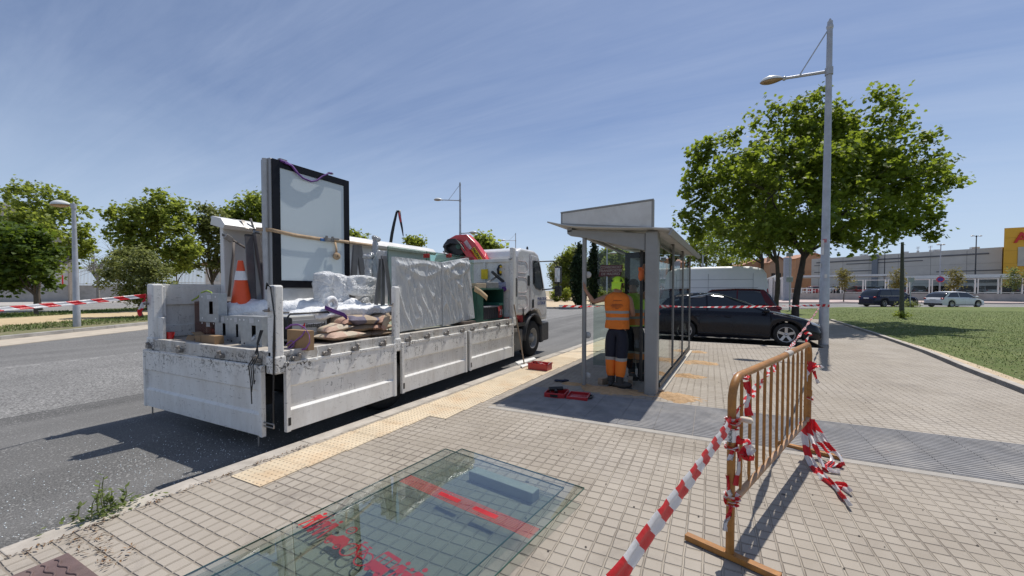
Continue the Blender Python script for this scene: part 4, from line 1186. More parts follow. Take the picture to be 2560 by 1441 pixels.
def car(name, lab, loc, rz, mat, L=4.3, W=1.8, H=1.46, top=None, gh=None, wr=.32, axf=.19, axr=.20, spokes=5, gc=.16, group=None, detail=True, belt=.92, rails=False, trim=None, arch=0.):
    """x runs forward; top: (x from rear, z) line of hood and belt; gh: (rear base, rear roof, front roof, screen base)"""
    t = thing(name, lab, 'car' if name != 'delivery_van' else 'van', loc, rz, group)
    h = L/2
    xr, xf = -h + L*axr, h - L*axf
    top = top or [(-h, .62), (-h+.05, .86), (-h+.30, belt+.03), (.9*h-1.55, belt), (h-.9, .82), (h-.35, .70), (h-.06, .58), (h, .48)]
    gh = gh or (-h+.10, -h+.55, .25, 1.10)
    ra = wr + .055
    def zb(x):
        z = gc + .04*max(0, abs(x)-h+.6)/.6
        for c in (xr, xf):
            d = abs(x-c)
            if d < ra: z = max(z, wr + math.sqrt(ra*ra-d*d)*.98)
        return z
    def hw(x):
        q = abs(x)/h
        return W/2*(1 - .13*max(0, (q-.72)/.28)**2 - (.10*max(0, (q-.93)/.07)**2))
    xs = sorted(set([round(-h + L*i/46, 4) for i in range(47)] + [round(c + ra*s, 4) for c in (xr, xf) for s in (-1.001, -.97, -.85, .85, .97, 1.001)]))
    def sec(x):
        zt = lerp_tab(top, x); b0 = min(zb(x), zt-.06); w = hw(x)
        zm = b0 + (zt-b0)*.45
        S = [(w*.955, b0), (w*.985, b0 + (zt-b0)*.12), (w, zm), (w*.995, b0 + (zt-b0)*.66), (w*.965, b0 + (zt-b0)*.84), (w*.945, zt-.02), (w*.88, zt+.008), (w*.55, zt+.035), (0, zt+.045)]
        return [Vector((x, -y, z)) for y, z in S] + [Vector((x, y, z)) for y, z in S[-2::-1]]
    b = MB(); ss = [sec(x) for x in xs]; m = len(ss[0]); vs = [v for s in ss for v in s]
    fs = []
    for i in range(len(ss)-1):
        for k in range(m-1): fs.append((i*m+k, (i+1)*m+k, (i+1)*m+k+1, i*m+k+1))
    b.add(vs, fs, True)
    b.add(ss[0], [tuple(range(m))], True); b.add(ss[-1], [tuple(range(m))[::-1]], True)
    body = b.build('body', mat, t, local=True)
    MB().box((0, 0, gc+.22), (L*.90, W*.66, .40)).build('underbody_shade', M_BLACKP, t, local=True)  # black inner box, added to stand in for shade in the wheel wells
    # greenhouse
    rb, rr, fr, sb = gh
    zbelt = belt - .03
    ghl = [(rb, zbelt), (rb + (rr-rb)*.5, zbelt + (H-zbelt)*.62), (rr, H-.05-arch), (rr+.35, H-.012-arch*.7), ((rr+fr)/2+.1, H), (fr, H-.045), (fr + (sb-fr)*.5, zbelt + (H-zbelt)*.52), (sb, zbelt+.02)]
    gx = sorted(set([round(rb + (sb-rb)*i/30, 3) for i in range(31)] + [round(q[0], 3) for q in ghl]))
    def gsec(x, e=0.):
        zt = lerp_tab(ghl, x); w0 = hw(x)*.93
        S = []
        for q in (0, .35, .7, .93, 1.0):
            z = zbelt + (zt-zbelt)*q; y = w0 - .17*(z-zbelt)/(H-zbelt) - (.05 if q == 1. else 0)
            S.append((y + e, z + (e if q == 1. else 0)))
        S.append((S[-1][0]*.5, zt + .022 + e)); S.append((0, zt + .03 + e))
        return [Vector((x, -y, z)) for y, z in S] + [Vector((x, y, z)) for y, z in S[-2::-1]]
    b = MB(); ss = [gsec(x) for x in gx]; m = len(ss[0]); vs = [v for s in ss for v in s]; fs = []
    for i in range(len(ss)-1):
        for k in range(m-1): fs.append((i*m+k, (i+1)*m+k, (i+1)*m+k+1, i*m+k+1))
    b.add(vs, fs, True)
    b.build('window', M_CARGL, t, local=True)
    # painted roof skin and pillars laid a few mm proud of the glass
    b = MB(); e = .006
    gi = [x for x in gx if rr-.02 <= x <= fr+.02]
    ss = [gsec(x, e)[3:-3] for x in gi]; m = len(ss[0]); vs = [v for s in ss for v in s]; fs = []
    for i in range(len(ss)-1):
        for k in range(m-1): fs.append((i*m+k, (i+1)*m+k, (i+1)*m+k+1, i*m+k+1))
    b.add(vs, fs, True)
    def pillar(xa, xb_, wa, wb_=None):
        """strip on the glass side from belt (x=xa) to roof (x=xb_)"""
        wb_ = wb_ or wa
        for s in (-1, 1):
            V = []
            for k in range(7):
                q = k/6; x = xa + (xb_-xa)*q; wd = wa + (wb_-wa)*q
                z = zbelt + (H-.03-zbelt)*q
                y = hw(x)*.93 - .17*(z-zbelt)/(H-zbelt) + e
                zz = min(z, lerp_tab(ghl, x) - .0)
                V += [Vector((x-wd/2, s*y, zz)), Vector((x+wd/2, s*y, zz))]
            F = [(2*k, 2*k+1, 2*k+3, 2*k+2) for k in range(6)]
            b.add(V, F if s < 0 else [f[::-1] for f in F])
    pillar(sb-.10, fr-.02, .09, .08); pillar((rr+fr)/2-.02+.05, (rr+fr)/2+.0, .05, .05); pillar(rb+.22, rr+.10, .30, .16)
    b.build('roof', mat, t, local=True)
    if trim:
        b = MB()
        for s in (-1, 1): b.beam((rb+.35, s*(hw(0)*.94+.006), zbelt+.02), (sb-.15, s*(hw(0)*.94+.006), zbelt+.02), .012, .02)
        b.build('window_trim', M_CHROME, t, local=True)
    if rails:
        for s in (-1, 1): MB().tube([(rr+.1, s*(W*.36), H+.01), (rr+.2, s*W*.36, H+.06), (fr-.2, s*W*.36, H+.06), (fr-.05, s*W*.36, H+.0)], .018, 6).build('roof_rail', M_CHROME, t, local=True)
    for s in (-1, 1):
        for c in (xr, xf): wheel(t, (c, s*(W/2-.115), wr), wr, .21, spokes, s)
    if detail:
        b = MB()
        for s in (-1, 1):
            y = s*(W/2+.001)
            for (x0, x1) in ((.02, 0.02), (sb-.12, sb-.02), (rr+.45, rr+.30)):
                b.tube([(x1, s*hw(x1)*.952, belt-.06), (x1, s*(hw(x1)*1.0+.001), .60), (x0, s*(hw(x0)*.99+.001), gc+.10)], .004, 4)
            b.tube([(xr+ra+.02, s*(W/2*.99), gc+.12), (xf-ra-.02, s*(W/2*.99), gc+.12)], .018, 6)
        b.build('door_seam', M_BLACKP, t, local=True)
        for s in (-1, 1):
            for x in (-.10, -.95): MB().ell((x, s*(W/2-.008), belt-.16), (.095, .02, .02), 10, 6).build('handle', mat, t, local=True)
    for s in (-1, 1):
        mb = MB(); mb.ell((sb-.20, s*(W/2+.10), belt+.05), (.09, .11, .075), 12, 8); mb.cyl((sb-.18, s*(W/2-.06), belt), (sb-.19, s*(W/2+.05), belt+.02), .025, 6)
        mb.build('mirror', mat, t, local=True)
        zt = lerp_tab(top, h-.25)
        MB().ell((h-.22, s*(W/2-.26), zt-.07), (.24, .17, .075), 14, 8, (0, .28, -s*.42)).build('headlight', M_HEAD, t, local=True)
        MB().ell((-h+.12, s*(W/2-.20), belt-.13), (.12, .14, .085), 12, 8, (0, 0, s*.35)).build('tail_light', M_TAIL, t, local=True)
    fb = MB(); fb.box((h-.05, 0, gc+.16), (.12, W*.80, .16)); fb.box((h-.09, 0, gc+.36), (.12, W*.34, .08)); fb.build('grille', M_BLACKP, t, local=True, bevel=.02)
    rbp = MB(); rbp.box((-h+.06, 0, gc+.14), (.14, W*.84, .18)); rbp.build('bumper', M_BLACKP, t, local=True, bevel=.03)
    MB().box((-h+.005, 0, belt-.22), (.03, .50, .11)).build('number_plate', M_PLATE, t, local=True)
    return t
PB = paint('paint_black', (.010, .011, .017)); PN = paint('paint_navy', (.012, .016, .045)); PWH = paint('paint_white', (.72, .73, .74), .3, 0)
PR = paint('paint_darkred', (.10, .008, .012)); PG = paint('paint_grey', (.10, .105, .11)); PRD = paint('paint_red', (.40, .02, .02)); PSV = paint('paint_silver', (.45, .46, .47))
hh = 4.4/2
car('hatchback_car', 'black five door hatchback in side view behind the shelter, front wheel by the lamp post', (.58, 14.42, -.04), 0, PB, 4.4, 1.78, 1.46,
    top=[(-hh, .60), (-hh+.06, .88), (-hh+.4, 1.0), (-.5, .97), (.75, .945), (1.1, .915), (1.55, .82), (1.9, .715), (2.12, .58), (hh, .44)],
    gh=(-hh+.12, -hh+1.05, -.22, 1.06), wr=.325, axf=.19, axr=.205, belt=.95, arch=.06)
car('hatchback_car', 'dark grey hatchback parked directly behind the black one, only its hood and roof line showing', (.15, 17.2, -.06), 0, PG, 4.4, 1.8, 1.50,
    gh=(-2.0, -1.3, .15, 1.25), belt=.96, group=None)
car('suv_car', 'dark red car with black roof facing left, before the van', (.45, 19.9, -.06), math.pi, PR, 4.3, 1.8, 1.66, gh=(-1.98, -1.55, .4, 1.3), belt=1.0, wr=.34, rails=False)
# street cars
p = at(2218, 764, D=38.5, ); c0 = gp(2221, 38.5, -.05); rzc = math.atan2(_r.y, _r.x)
car('suv_car', 'navy blue estate SUV on the far street left of the white hatchback', c0, rzc + .10, PN, 4.75, 1.85, 1.68,
    top=[(-2.37, .70), (-2.32, .98), (-2.0, 1.08), (.8, 1.03), (1.35, 1.0), (1.9, .93), (2.2, .80), (2.37, .6)], gh=(-2.22, -1.75, .55, 1.30), wr=.36, belt=1.06, spokes=7, trim=True, rails=True)
car('hatchback_car', 'white hatchback on the far street right of the navy SUV', gp(2385, 37.5, -.05), rzc + .08, PWH, 4.4, 1.8, 1.46, gh=(-2.1, -1.4, .35, 1.25), spokes=12, belt=.94)
# car park rows behind the fence
cp0 = None
PARK = [(2090, 70, PB, 'dark car just right of the tall lamp post'), (2140, 69, PRD, 'red car low behind the fence left of the navy SUV'), (2170, 72, PG, 'grey car above the tail of the navy SUV'), (2205, 70, PB, 'black car above the roof of the navy SUV'),
        (2237, 67, PRD, 'red car directly left of the thin dark post'), (2288, 66, PG, 'grey car behind the square sign'), (2338, 65, PB, 'black car under the no parking sign'), (2400, 64, PG, 'dark estate behind the young tree'), (2462, 61, PSV, 'silver car behind the fence over the white hatchback'), (2525, 60, PB, 'black car behind the fence at the right edge'), (2030, 72, PRD, 'red car behind the white rack')]
for i, (x, d, m_, lab) in enumerate(PARK):
    car('parked_car', lab + ' in the car park', gp(x, d, .75), rzc + 1.2 + .15*math.sin(i*2.3), m_, 4.3, 1.8, 1.5, detail=False, spokes=5, group='cars in the car park behind the fence')
# white van
v = thing('delivery_van', 'plain white high roofed panel van behind the dark cars', 'van', (-.45, 23.4, -.07))
MV = paint('van_white', (.86, .86, .85), .4, 0)
def vsec(x, h0, w0, zb):
    S = [(w0*.98, zb), (w0, zb+.3), (w0, 1.25), (w0*.97, 1.9), (w0*.92, h0-.16), (w0*.84, h0-.03), (w0*.6, h0), (0, h0+.02)]
    return [Vector((x, -y, z)) for y, z in S] + [Vector((x, y, z)) for y, z in S[-2::-1]]
st = [(-2.95, 2.0, .86), (-2.93, 2.60, .90), (-2.85, 2.72, .95), (-2.6, 2.80, .99), (1.0, 2.82, 1.0), (2.1, 2.80, 1.0), (2.5, 2.74, .985), (2.74, 2.64, .96), (2.86, 2.44, .93), (2.93, 1.9, .90)]
ss = [vsec(x, h0, w0, .35) for x, h0, w0 in st]; m = len(ss[0]); b = MB(); fs = []
for i in range(len(ss)-1):
    for k in range(m-1): fs.append((i*m+k, (i+1)*m+k, (i+1)*m+k+1, i*m+k+1))
b.add([q for s in ss for q in s], fs, True); b.add(ss[0], [tuple(range(m))]); b.add(ss[-1], [tuple(range(m))[::-1]])
b.build('body', MV, v, local=True)
b = MB()
for x in (-1.0, .35, 2.3): b.beam((x, -1.005, .5), (x, -.955, 2.45), .012, .012, (0, 1, 0))
b.beam((-2.7, -.985, 1.75), (2.5, -.985, 1.75), .012, .015); b.beam((-2.6, -.972, 2.15), (2.3, -.972, 2.15), .012, .015); b.beam((-2.7, -1.003, 1.2), (2.6, -1.003, 1.2), .012, .02)
b.build('panel_seam', surf('seam_grey', (.25, .26, .28), .5), v, local=True)
MB().box((2.9, 0, 1.75), (.05, 1.3, .6)).build('window', M_CARGL, v, local=True, bevel=.02)
MB().box((-2.94, 0, 1.75), (.05, 1.3, .6)).build('window', M_CARGL, v, local=True, bevel=.02)
for x in (-1.9, 1.9):
    for s in (-1, 1): wheel(v, (x, s*.86, .34), .34, .24, 5, s)
for s in (-1, 1): MB().ell((2.90, s*.86, 1.45), (.06, .07, .30), 10, 8).build('tail_light', M_TAIL, v, local=True)
# ================================================================== TRUCK
from mathutils import noise as mnoise
def m_truckpaint(name, col, chips=.6, grime=.5):
    m, t, p = newmat(name)
    v = tcoord(t, 'Object')
    a = noise(t, v, 3, 5, .6)
    c = mixc_(t, mrange(t, a, .3, .7), tuple(x*.88 for x in col), col)
    mp_ = N(t, 'ShaderNodeMapping'); mp_.inputs['Scale'].default_value = (1, 1, .25); wire(t, v, mp_.inputs[0])
    d = noise(t, mp_.outputs[0], 5, 7, .7)
    c = mixc_(t, mrange(t, d, .45, .75, 0, grime), c, (.34, .28, .21))
    # scratches: thin stretched noise in both senses, and chips of missing paint
    def scr(sc, thr, rot):
        q = N(t, 'ShaderNodeMapping'); q.inputs['Scale'].default_value = sc; q.inputs['Rotation'].default_value = rot; wire(t, v, q.inputs[0])
        n_ = noise(t, q.outputs[0], 6, 8, .62, .25)
        return mrange(t, n_, thr, thr+.025)
    zone = mrange(t, noise(t, v, 2.4, 4, .65, .6), .44, .60)
    s = mth(t, 'MAXIMUM', scr((1.5, 1.5, 9), .635, (0, .2, 0)), mth(t, 'MULTIPLY', scr((9, 9, 1.5), .61, (0, 0, .2)), zone))
    ch = mrange(t, noise(t, v, 26, 8, .62, .8), .60, .625)
    s = mth(t, 'MAXIMUM', s, mth(t, 'MULTIPLY', ch, zone))
    sz_ = N(t, 'ShaderNodeSeparateXYZ'); wire(t, v, sz_.inputs[0])
    big = mth(t, 'MULTIPLY', mrange(t, noise(t, v, 13, 9, .72, 1.4), .53, .56), mrange(t, noise(t, v, 1.9, 3, .6), .45, .53))
    s = mth(t, 'MULTIPLY', mth(t, 'MAXIMUM', s, mth(t, 'MULTIPLY', big, mth(t, 'MULTIPLY', mrange(t, sz_.outputs[2], .70, .86), mrange(t, sz_.outputs[2], .96, 1.04, 1, 0)))), mth(t, 'MULTIPLY', mrange(t, sz_.outputs[2], 1.0, 1.15, 1, .45), mrange(t, sz_.outputs[2], .35, .80, .30, 1.0)))
    c = mixc_(t, mth(t, 'MULTIPLY', s, chips), c, (.03, .028, .026))
    wire(t, c, p.inputs['Base Color'])
    wire(t, mrange(t, a, .3, .7, .38, .58), p.inputs['Roughness'])
    bump(t, p, noise(t, v, 14, 4), .12, .01)
    return m
MT = m_truckpaint('truck_white_worn', (.82, .81, .775), .95, .34)
MT2 = m_truckpaint('truck_white_rail', (.60, .575, .53), .8, .9)
MTC = surf('cab_white', (.72, .72, .71), .28, var=.03, scale=1.5, dirt=(.52, .38, .38), dirt_amt=.35, dirt_scale=1.0, coat=.4)
M_DECK = surf('deck_board', (.36, .32, .27), .8, var=.3, scale=4, dirt=(.14, .12, .10), dirt_amt=.7, dirt_scale=3, bmp=.4)
M_CHAS = surf('chassis_black', (.02, .02, .022), .6, var=.3)
M_STEEL = surf('worn_steel', (.28, .26, .24), .5, .5, var=.3, scale=15)
M_BLKRUB = surf('black_rubber', (.012, .012, .014), .4)
TX0, TX1, TY0, TY1, TZ = -6.36, -3.84, 2.44, 7.72, .93
truck = thing('flatbed_truck', 'worn white flatbed truck with folded down side boards and loaded bed, parked along the kerb', 'truck', (-5.1, 5.0, ROADZ))
b = MB(); b.bb((TX0, TY0+.03, TZ-.05), (TX1, TY1, TZ)); b.build('deck', M_DECK, truck)
b = MB()
b.bb((TX1-.02, TY0, .82), (TX1+.035, TY1, TZ+.012)); b.bb((TX0-.035, TY0, .82), (TX0+.02, TY1, TZ+.012)); b.bb((TX0+.02, TY0-.03, .80), (TX1-.02, TY0+.03, TZ+.012))
b.build('deck_rail', MT2, truck, bevel=.008)
b = MB()
for x in (-5.55, -4.65): b.bb((x-.06, TY0+.15, .55), (x+.06, 9.3, .80))
for y in np.arange(TY0+.25, TY1, .62): b.bb((TX0+.05, y, .80), (TX1-.05, y+.07, .879))
b.bb((-6.1, 3.0, .34), (-4.05, 3.2, .56)); b.bb((-5.9, 2.62, .30), (-4.3, 2.70, .62))
b.bb((-6.15, 5.0, .35), (-5.7, 6.8, .8)); b.bb((-4.45, 5.2, .38), (-4.05, 6.6, .80))
b.build('chassis', M_CHAS, truck, bevel=.01)
def board(name, p, q, z0, z1, outn, mat, parent):
    """ribbed drop side from p to q (plan), z0..z1, outn = outward unit vector"""
    p = Vector((p[0], p[1], 0)); q = Vector((q[0], q[1], 0)); n = Vector(outn); H = z1-z0
    d = (q-p).normalized()
    prof = [(0, 0), (.030, .004), (.030, .30*H), (.008, .335*H), (.008, .64*H), (.028, .655*H), (.028, H-.03), (.034, H-.028), (.034, H), (-.004, H), (-.004, 0)]
    # lower band, sloping lip, recess, upper band, folded top edge
    A = [p + n*a + Vector((0, 0, z0+h)) for a, h in prof]; B = [v + (q-p) for v in A]
    b = MB(); m = len(A)
    b.add(A + B, [(i, (i+1) % m, m + (i+1) % m, m+i) for i in range(m)])
    b.add(A, [tuple(range(m))]); b.add(B, [tuple(range(m))[::-1]])
    for e in (p - d*.003, q - d*.042):
        e = e - n*.006; g_ = e + d*.045 + n*.044
        b.bb((min(e.x, g_.x), min(e.y, g_.y), z0-.002), (max(e.x, g_.x), max(e.y, g_.y), z1+.002))
    return b.build(name, mat, parent, bevel=.004)
for y0, y1 in ((2.50, 4.045), (4.16, 5.78), (5.88, 7.60)):
    o = board('side_board', (TX1+.04, y0), (TX1+.04, y1), .13, .83, (1, 0, 0), MT, truck)
    # the lower corner latch recess, black
    b = MB(); b.bb((TX1+.074, y0+.012, .19), (TX1+.079, y0+.042, .27)); b.build('latch_hole', M_BLKRUB, o)
tg = board('tailgate', (TX0-.04, TY0-.035), (-3.96, TY0-.035), .09, .80, (0, -1, 0), MT, truck)
for x in (-6.24, -4.05): MB().cyl((x, TY0-.05, .10), (x, TY0-.05, -.02), .008, 8).build('hook', M_STEEL, tg)
b = MB(); b.tube([(-3.97, TY0-.05, .20), (-3.80, TY0-.05, .20), (-3.80, TY0-.05, .235), (-3.97, TY0-.05, .235)], .008, 6); b.build('latch_bar', M_STEEL, tg)
# left board, standing upright
lb = MB(); lb.bb((TX0-.03, TY0+.12, TZ), (TX0, TY1, 1.62)); lb.bb((TX0, TY0+.12, 1.36), (TX0+.035, TY1, 1.625)); lb.bb((TX0, TY0+.12, TZ+.01), (TX0+.03, TY1, TZ+.16))
lb.build('side_board', MT, truck, bevel=.006)
def post(x, y, z0, z1, w=.12, d=.10, mat=MT, name='corner_post'):
    b = MB(); b.bb((x-w/2, y-d/2, z0), (x+w/2, y+d/2, z1)); b.bb((x-w/2-.012, y-d/2-.012, z0-.02), (x+w/2+.012, y+d/2+.012, z0+.16))
    o = b.build(name, mat, truck, bevel=.018)
    b = MB(); b.cyl((x-.02, y-d/2-.045, z1-.25), (x-.02, y-d/2, z1-.25), .014, 8); b.tube([(x-.05, y-d/2-.04, z1-.25), (x+.03, y-d/2-.04, z1-.25), (x+.045, y-d/2-.04, z1-.22)], .008, 6)
    b.build('latch_pin', M_STEEL, o); return o
post(TX1-.02, TY0+.02, .74, 1.60); post(TX0+.05, TY0+.03, .80, 1.63, .14, .12)
b = MB(); b.bb((TX0-.02, TY0+.02, TZ), (TX0+.24, TY0+.06, TZ+.28)); b.bb((TX0-.005, TY0+.0, TZ+.28), (TX0+.105, TY0+.12, 1.60)); b.build('post_bracket', MT, truck, bevel=.008)
post(TX1+.015, 4.10, .74, 1.60, .07, .10, MT, 'centre_post'); post(TX1+.0, 7.70, .80, 2.47, .09, .13, MT, 'front_post'); post(TX0, 7.70, .80, 2.47, .09, .13, MT, 'front_post')
# headboard
b = MB(); HY = 7.72
b.bb((TX0+.05, HY, .95), (TX1-.05, HY+.03, 2.20))
for z in (.97, 1.55, 2.17): b.bb((TX0+.05, HY-.035, z), (TX1-.05, HY, z+.07))
for x in (-6.0, -5.3, -4.55): b.bb((x-.03, HY-.03, 1.04), (x+.03, HY-.001, 2.17))
b.build('headboard', MT, truck, bevel=.005)
# hinge and latch lumps along the rail
for k, y in enumerate((2.62, 2.98, 3.38, 3.82, 4.30, 4.72, 5.20, 5.66, 5.98, 6.45, 6.95, 7.35)):
    b = MB(); b.box((TX1+.06, y, .855), (.05, .07, .045)); b.cyl((TX1+.065, y-.05, .862), (TX1+.065, y+.05, .862), .016, 8); b.box((TX1+.075, y+.02, .885), (.03, .03, .05), (0, .4, .3))
    b.build('hinge', M_STEEL, truck, bevel=.004)
for x in (-6.28, -5.55, -4.7, -4.05):
    b = MB(); b.box((x, TY0-.055, .845), (.07, .05, .045)); b.cyl((x-.05, TY0-.06, .85), (x+.05, TY0-.06, .85), .016, 8); b.box((x+.01, TY0-.07, .88), (.03, .03, .05), (.4, 0, .3))
    b.build('hinge', M_STEEL, truck, bevel=.004)
# rear lamps and number plate hidden under the bed still belong to it
b = MB(); b.box((-5.1, TY0+.06, .66), (.5, .02, .12)); b.build('number_plate', M_PLATE, truck)
# wheels
def twheel(y, x0, s, dual=False):
    c = Vector((x0, y, ROADZ+.44))
    r, w = .44, .26
    ax = MB().lathe([(r*.58, -w/2), (r*.90, -w/2), (r*.98, -w*.38), (r, -w*.2), (r, w*.2), (r*.98, w*.38), (r*.90, w/2), (r*.58, w/2)], c, 28, 'x').build('wheel', M_TYRE, truck)
    rm = MB(); rm.lathe([(r*.60, s*w*.46), (r*.58, s*w*.50), (r*.52, s*w*.44), (r*.46, s*w*(.15 if not dual else -.3)), (r*.26, s*w*(.18 if not dual else -.3)), (r*.24, s*w*.42), (r*.14, s*w*.50), (0, s*w*.52)], c, 24, 'x')
    for k in range(8):
        a = k*math.pi/4; rm.cyl(c + Vector((s*w*.2, math.cos(a)*r*.34, math.sin(a)*r*.34)), c + Vector((s*w*.30, math.cos(a)*r*.34, math.sin(a)*r*.34)), .016, 6)
    rm.build('rim', surf('rim_dirty', (.26, .26, .26), .5, .5, var=.2), ax)
for s, x in ((1, -4.05), (-1, -6.15)):
    twheel(9.0, x, s)
    twheel(4.05, x, s, True)
MB().cyl((-6.1, 9.0, .36), (-4.1, 9.0, .36), .06, 10).cyl((-6.1, 4.05, .36), (-4.1, 4.05, .36), .08, 10).build('axle', M_CHAS, truck)
# cab: side profile (Y, z) extruded across
CXL, CXR = -6.22, -3.90
prof = [(8.02, .98), (8.02, 2.32), (8.10, 2.47), (8.30, 2.53), (9.05, 2.53), (9.28, 2.47), (9.42, 2.30), (9.78, 1.55), (9.90, 1.10), (9.92, .78), (9.50, .78), (9.42, .92), (9.28, 1.03), (9.02, 1.07), (8.75, 1.03), (8.55, .95)]
b = MB(); b.poly([(CXL, y, z) for y, z in prof], (CXR-CXL, 0, 0))
cab = b.build('cab', MTC, truck, bevel=.07, bseg=4)
# roof cap, rear side panel creases
b = MB()
for z0, z1 in ((1.95, 2.22), (1.50, 1.85), (1.12, 1.42)):
    pts = [(CXR+.003, 8.10, z1), (CXR+.003, 8.50, z1), (CXR+.003, 8.60, z1-.08), (CXR+.003, 8.60, z0+.08), (CXR+.003, 8.50, z0), (CXR+.003, 8.10, z0)]
    b.tube(pts, .006, 5)
b.tube([(CXR+.003, 8.74, 2.42), (CXR+.003, 8.74, 1.05)], .006, 5)
b.build('panel_crease', surf('crease', (.50, .42, .42), .4), cab)
# door with window
dp = [(8.82, 1.05), (8.82, 2.40), (9.25, 2.38), (9.40, 2.18), (9.66, 1.62), (9.78, 1.45), (9.84, .98), (9.5, .90), (9.34, 1.04), (9.1, 1.10)]
door = MB().poly([(CXR-.01, y, z) for y, z in dp], (.022, 0, 0)).build('door', MTC, truck, bevel=.008)
wp = [(8.92, 1.72), (8.90, 2.27), (9.22, 2.27), (9.34, 2.12), (9.56, 1.60), (9.36, 1.56), (9.08, 1.60)]
MB().poly([(CXR+.013, y, z) for y, z in wp], (.004, 0, 0)).build('window', M_CARGL, door)
wo = [(y, z) for y, z in wp]
b = MB(); b.tube([(CXR+.016, y, z) for y, z in wo], .014, 5, closed=True); b.build('window_seal', M_BLKRUB, door)
MB().bb((CXR+.013, 8.86, 1.12), (CXR+.022, 8.96, 1.32)).build('door_handle', M_BLKRUB, door)
MB().bb((CXR-.005, 8.62, 1.66), (CXR+.008, 8.74, 1.90)).build('side_vent', M_BLKRUB, cab)
lettering('lettering', 'PUBLICIDAD\nEXTERIOR', .115, surf('letter_blue', (.04, .06, .22), .5), (CXR+.015, 9.20, 1.27), (0, 1, 0), (0, 0, 1), door, .001, 'LEFT', .001, 1.0)
# windscreen, front
ws = [(9.42+.012, 2.26), (9.76+.012, 1.60)]
MB().add([(CXL+.12, ws[0][0], ws[0][1]), (CXR-.12, ws[0][0], ws[0][1]), (CXR-.08, ws[1][0], ws[1][1]), (CXL+.08, ws[1][0], ws[1][1])], [(0, 3, 2, 1)]).build('windscreen', M_CARGL, cab)
b = MB(); b.bb((CXL, 9.55, .22), (CXR+.02, 9.98, .72)); b.bb((CXL, 9.35, .18), (CXL+.3, 9.6, .60)); b.bb((CXR-.28, 9.42, .20), (CXR+.03, 9.6, .66)); b.build('bumper', surf('bumper_grey', (.035, .036, .04), .5), truck, bevel=.05, bseg=3)
MB().bb((CXL+.2, 9.93, .80), (CXR-.2, 9.955, 1.25)).build('grille', M_BLKRUB, cab, bevel=.01)
for x in (CXL+.25, CXR-.25): MB().ell((x, 9.97, .52), (.16, .04, .09), 12, 8).build('headlight', M_HEAD, truck)
b = MB(); b.ell((CXR-.25, 9.15, 2.60), (.03, .03, .06), 8, 6); b.cyl((CXR-.25, 9.15, 2.5), (CXR-.25, 9.15, 2.6), .02, 6); b.build('roof_beacon', M_BLKRUB, cab)
# mudguard arch
b = MB()
for s in (CXR-.30, ):
    pts = []
    for k in range(13):
        a = math.pi*k/12
        pts.append((math.cos(a), math.sin(a)))
    V = [(s, 9.0 - .56*c, .36 + .60*q) for c, q in pts] + [(s+.33, 9.0 - .56*c, .36 + .60*q) for c, q in pts]
    b.add(V, [(i, i+1, 14+i, 13+i) for i in range(12)], True)
b.build('mudguard', surf('mud_black', (.03, .031, .034), .45), truck, solid=.03)
# battery/fuel box behind the wheel, step
b = MB(); b.bb((-4.30, 7.66, .16), (-3.90, 8.36, .66)); b.build('fuel_tank', surf('tank_grey', (.10, .10, .10), .5, .3, var=.2), truck, bevel=.04, bseg=3)
b = MB(); b.bb((-3.99, 7.64, .62), (-3.86, 7.98, .70)); b.tube([(-3.88, 7.70, .66), (-3.86, 7.74, .40), (-3.86, 7.84, .34)], .012, 6); b.build('step', M_STEEL, truck)
# mirrors
b = MB(); q0 = Vector((CXR+.0, 9.35, 2.28)); q1 = Vector((-3.62, 9.62, 2.30)); q2 = Vector((-3.50, 9.66, 2.14)); q3 = Vector((-3.50, 9.66, 1.42)); q4 = Vector((CXR, 9.5, 1.56))
b.tube([q0, q1, q2, q3], .016, 8); b.tube([q3 + Vector((0, 0, .18)), q4], .016, 8)
mr = b.build('mirror', M_BLKRUB, cab)
mr.parent = truck
MB().bb((-3.60, 9.62, 1.72), (-3.42, 9.72, 2.16)).bb((-3.60, 9.62, 1.40), (-3.42, 9.72, 1.66)).build('mirror_housing', surf('mirror_black', (.02, .02, .022), .25), mr, bevel=.03)
MB().bb((-3.58, 9.612, 1.76), (-3.44, 9.617, 2.12)).build('mirror_glass', surf('mirror_glass', (.7, .75, .8), .03, 1., var=0), mr)
# red crane between cab and bed
MCR = surf('crane_red', (.62, .035, .04), .35, var=.08, coat=.3)
def pxpoly(pts, Y=None, X=None, ext=.1, b=None, D=None):
    P_ = [at(x, y, X=X, Y=Y, D=D) for x, y in pts]
    e = Vector((0, ext, 0)) if Y is not None else (Vector((ext, 0, 0)) if X is not None else _f*ext)
    b = b or MB(); b.poly(P_, e); return b
CY_ = 7.86
crane = pxpoly([(1120, 598), (1138, 588), (1166, 586), (1186, 606), (1217, 650), (1194, 652), (1166, 614), (1152, 604), (1132, 606)], Y=CY_, ext=.22).build('crane', MCR, truck, bevel=.02)
b = pxpoly([(1142, 607), (1153, 606), (1192, 650), (1174, 654)], Y=CY_-.10, ext=.12)
b.build('inner_boom', MCR, crane, bevel=.01)
b = pxpoly([(1112, 612), (1124, 601), (1146, 606), (1162, 630), (1150, 640), (1116, 634), (1109, 624)], Y=CY_-.04, ext=.3); b.build('winch_block', M_BLKRUB, crane, bevel=.02)
b = MB(); rg = random.Random(8)
for k in range(7):
    y_ = CY_ - .08 - .012*k
    b.tube([at(x, y, Y=y_) for x, y in [(1112+k*1.5, 632), (1110-k*.4, 612+k), (1120+k, 599+k*1.5), (1138+k*2, 598+k*2), (1156+k, 610+k*3)]], .011, 6)
b.tube([at(x, y, Y=CY_-.2) for x, y in [(1108, 628), (1113, 637), (1160, 643)]], .012, 6)
b.build('hose', M_BLKRUB, crane)
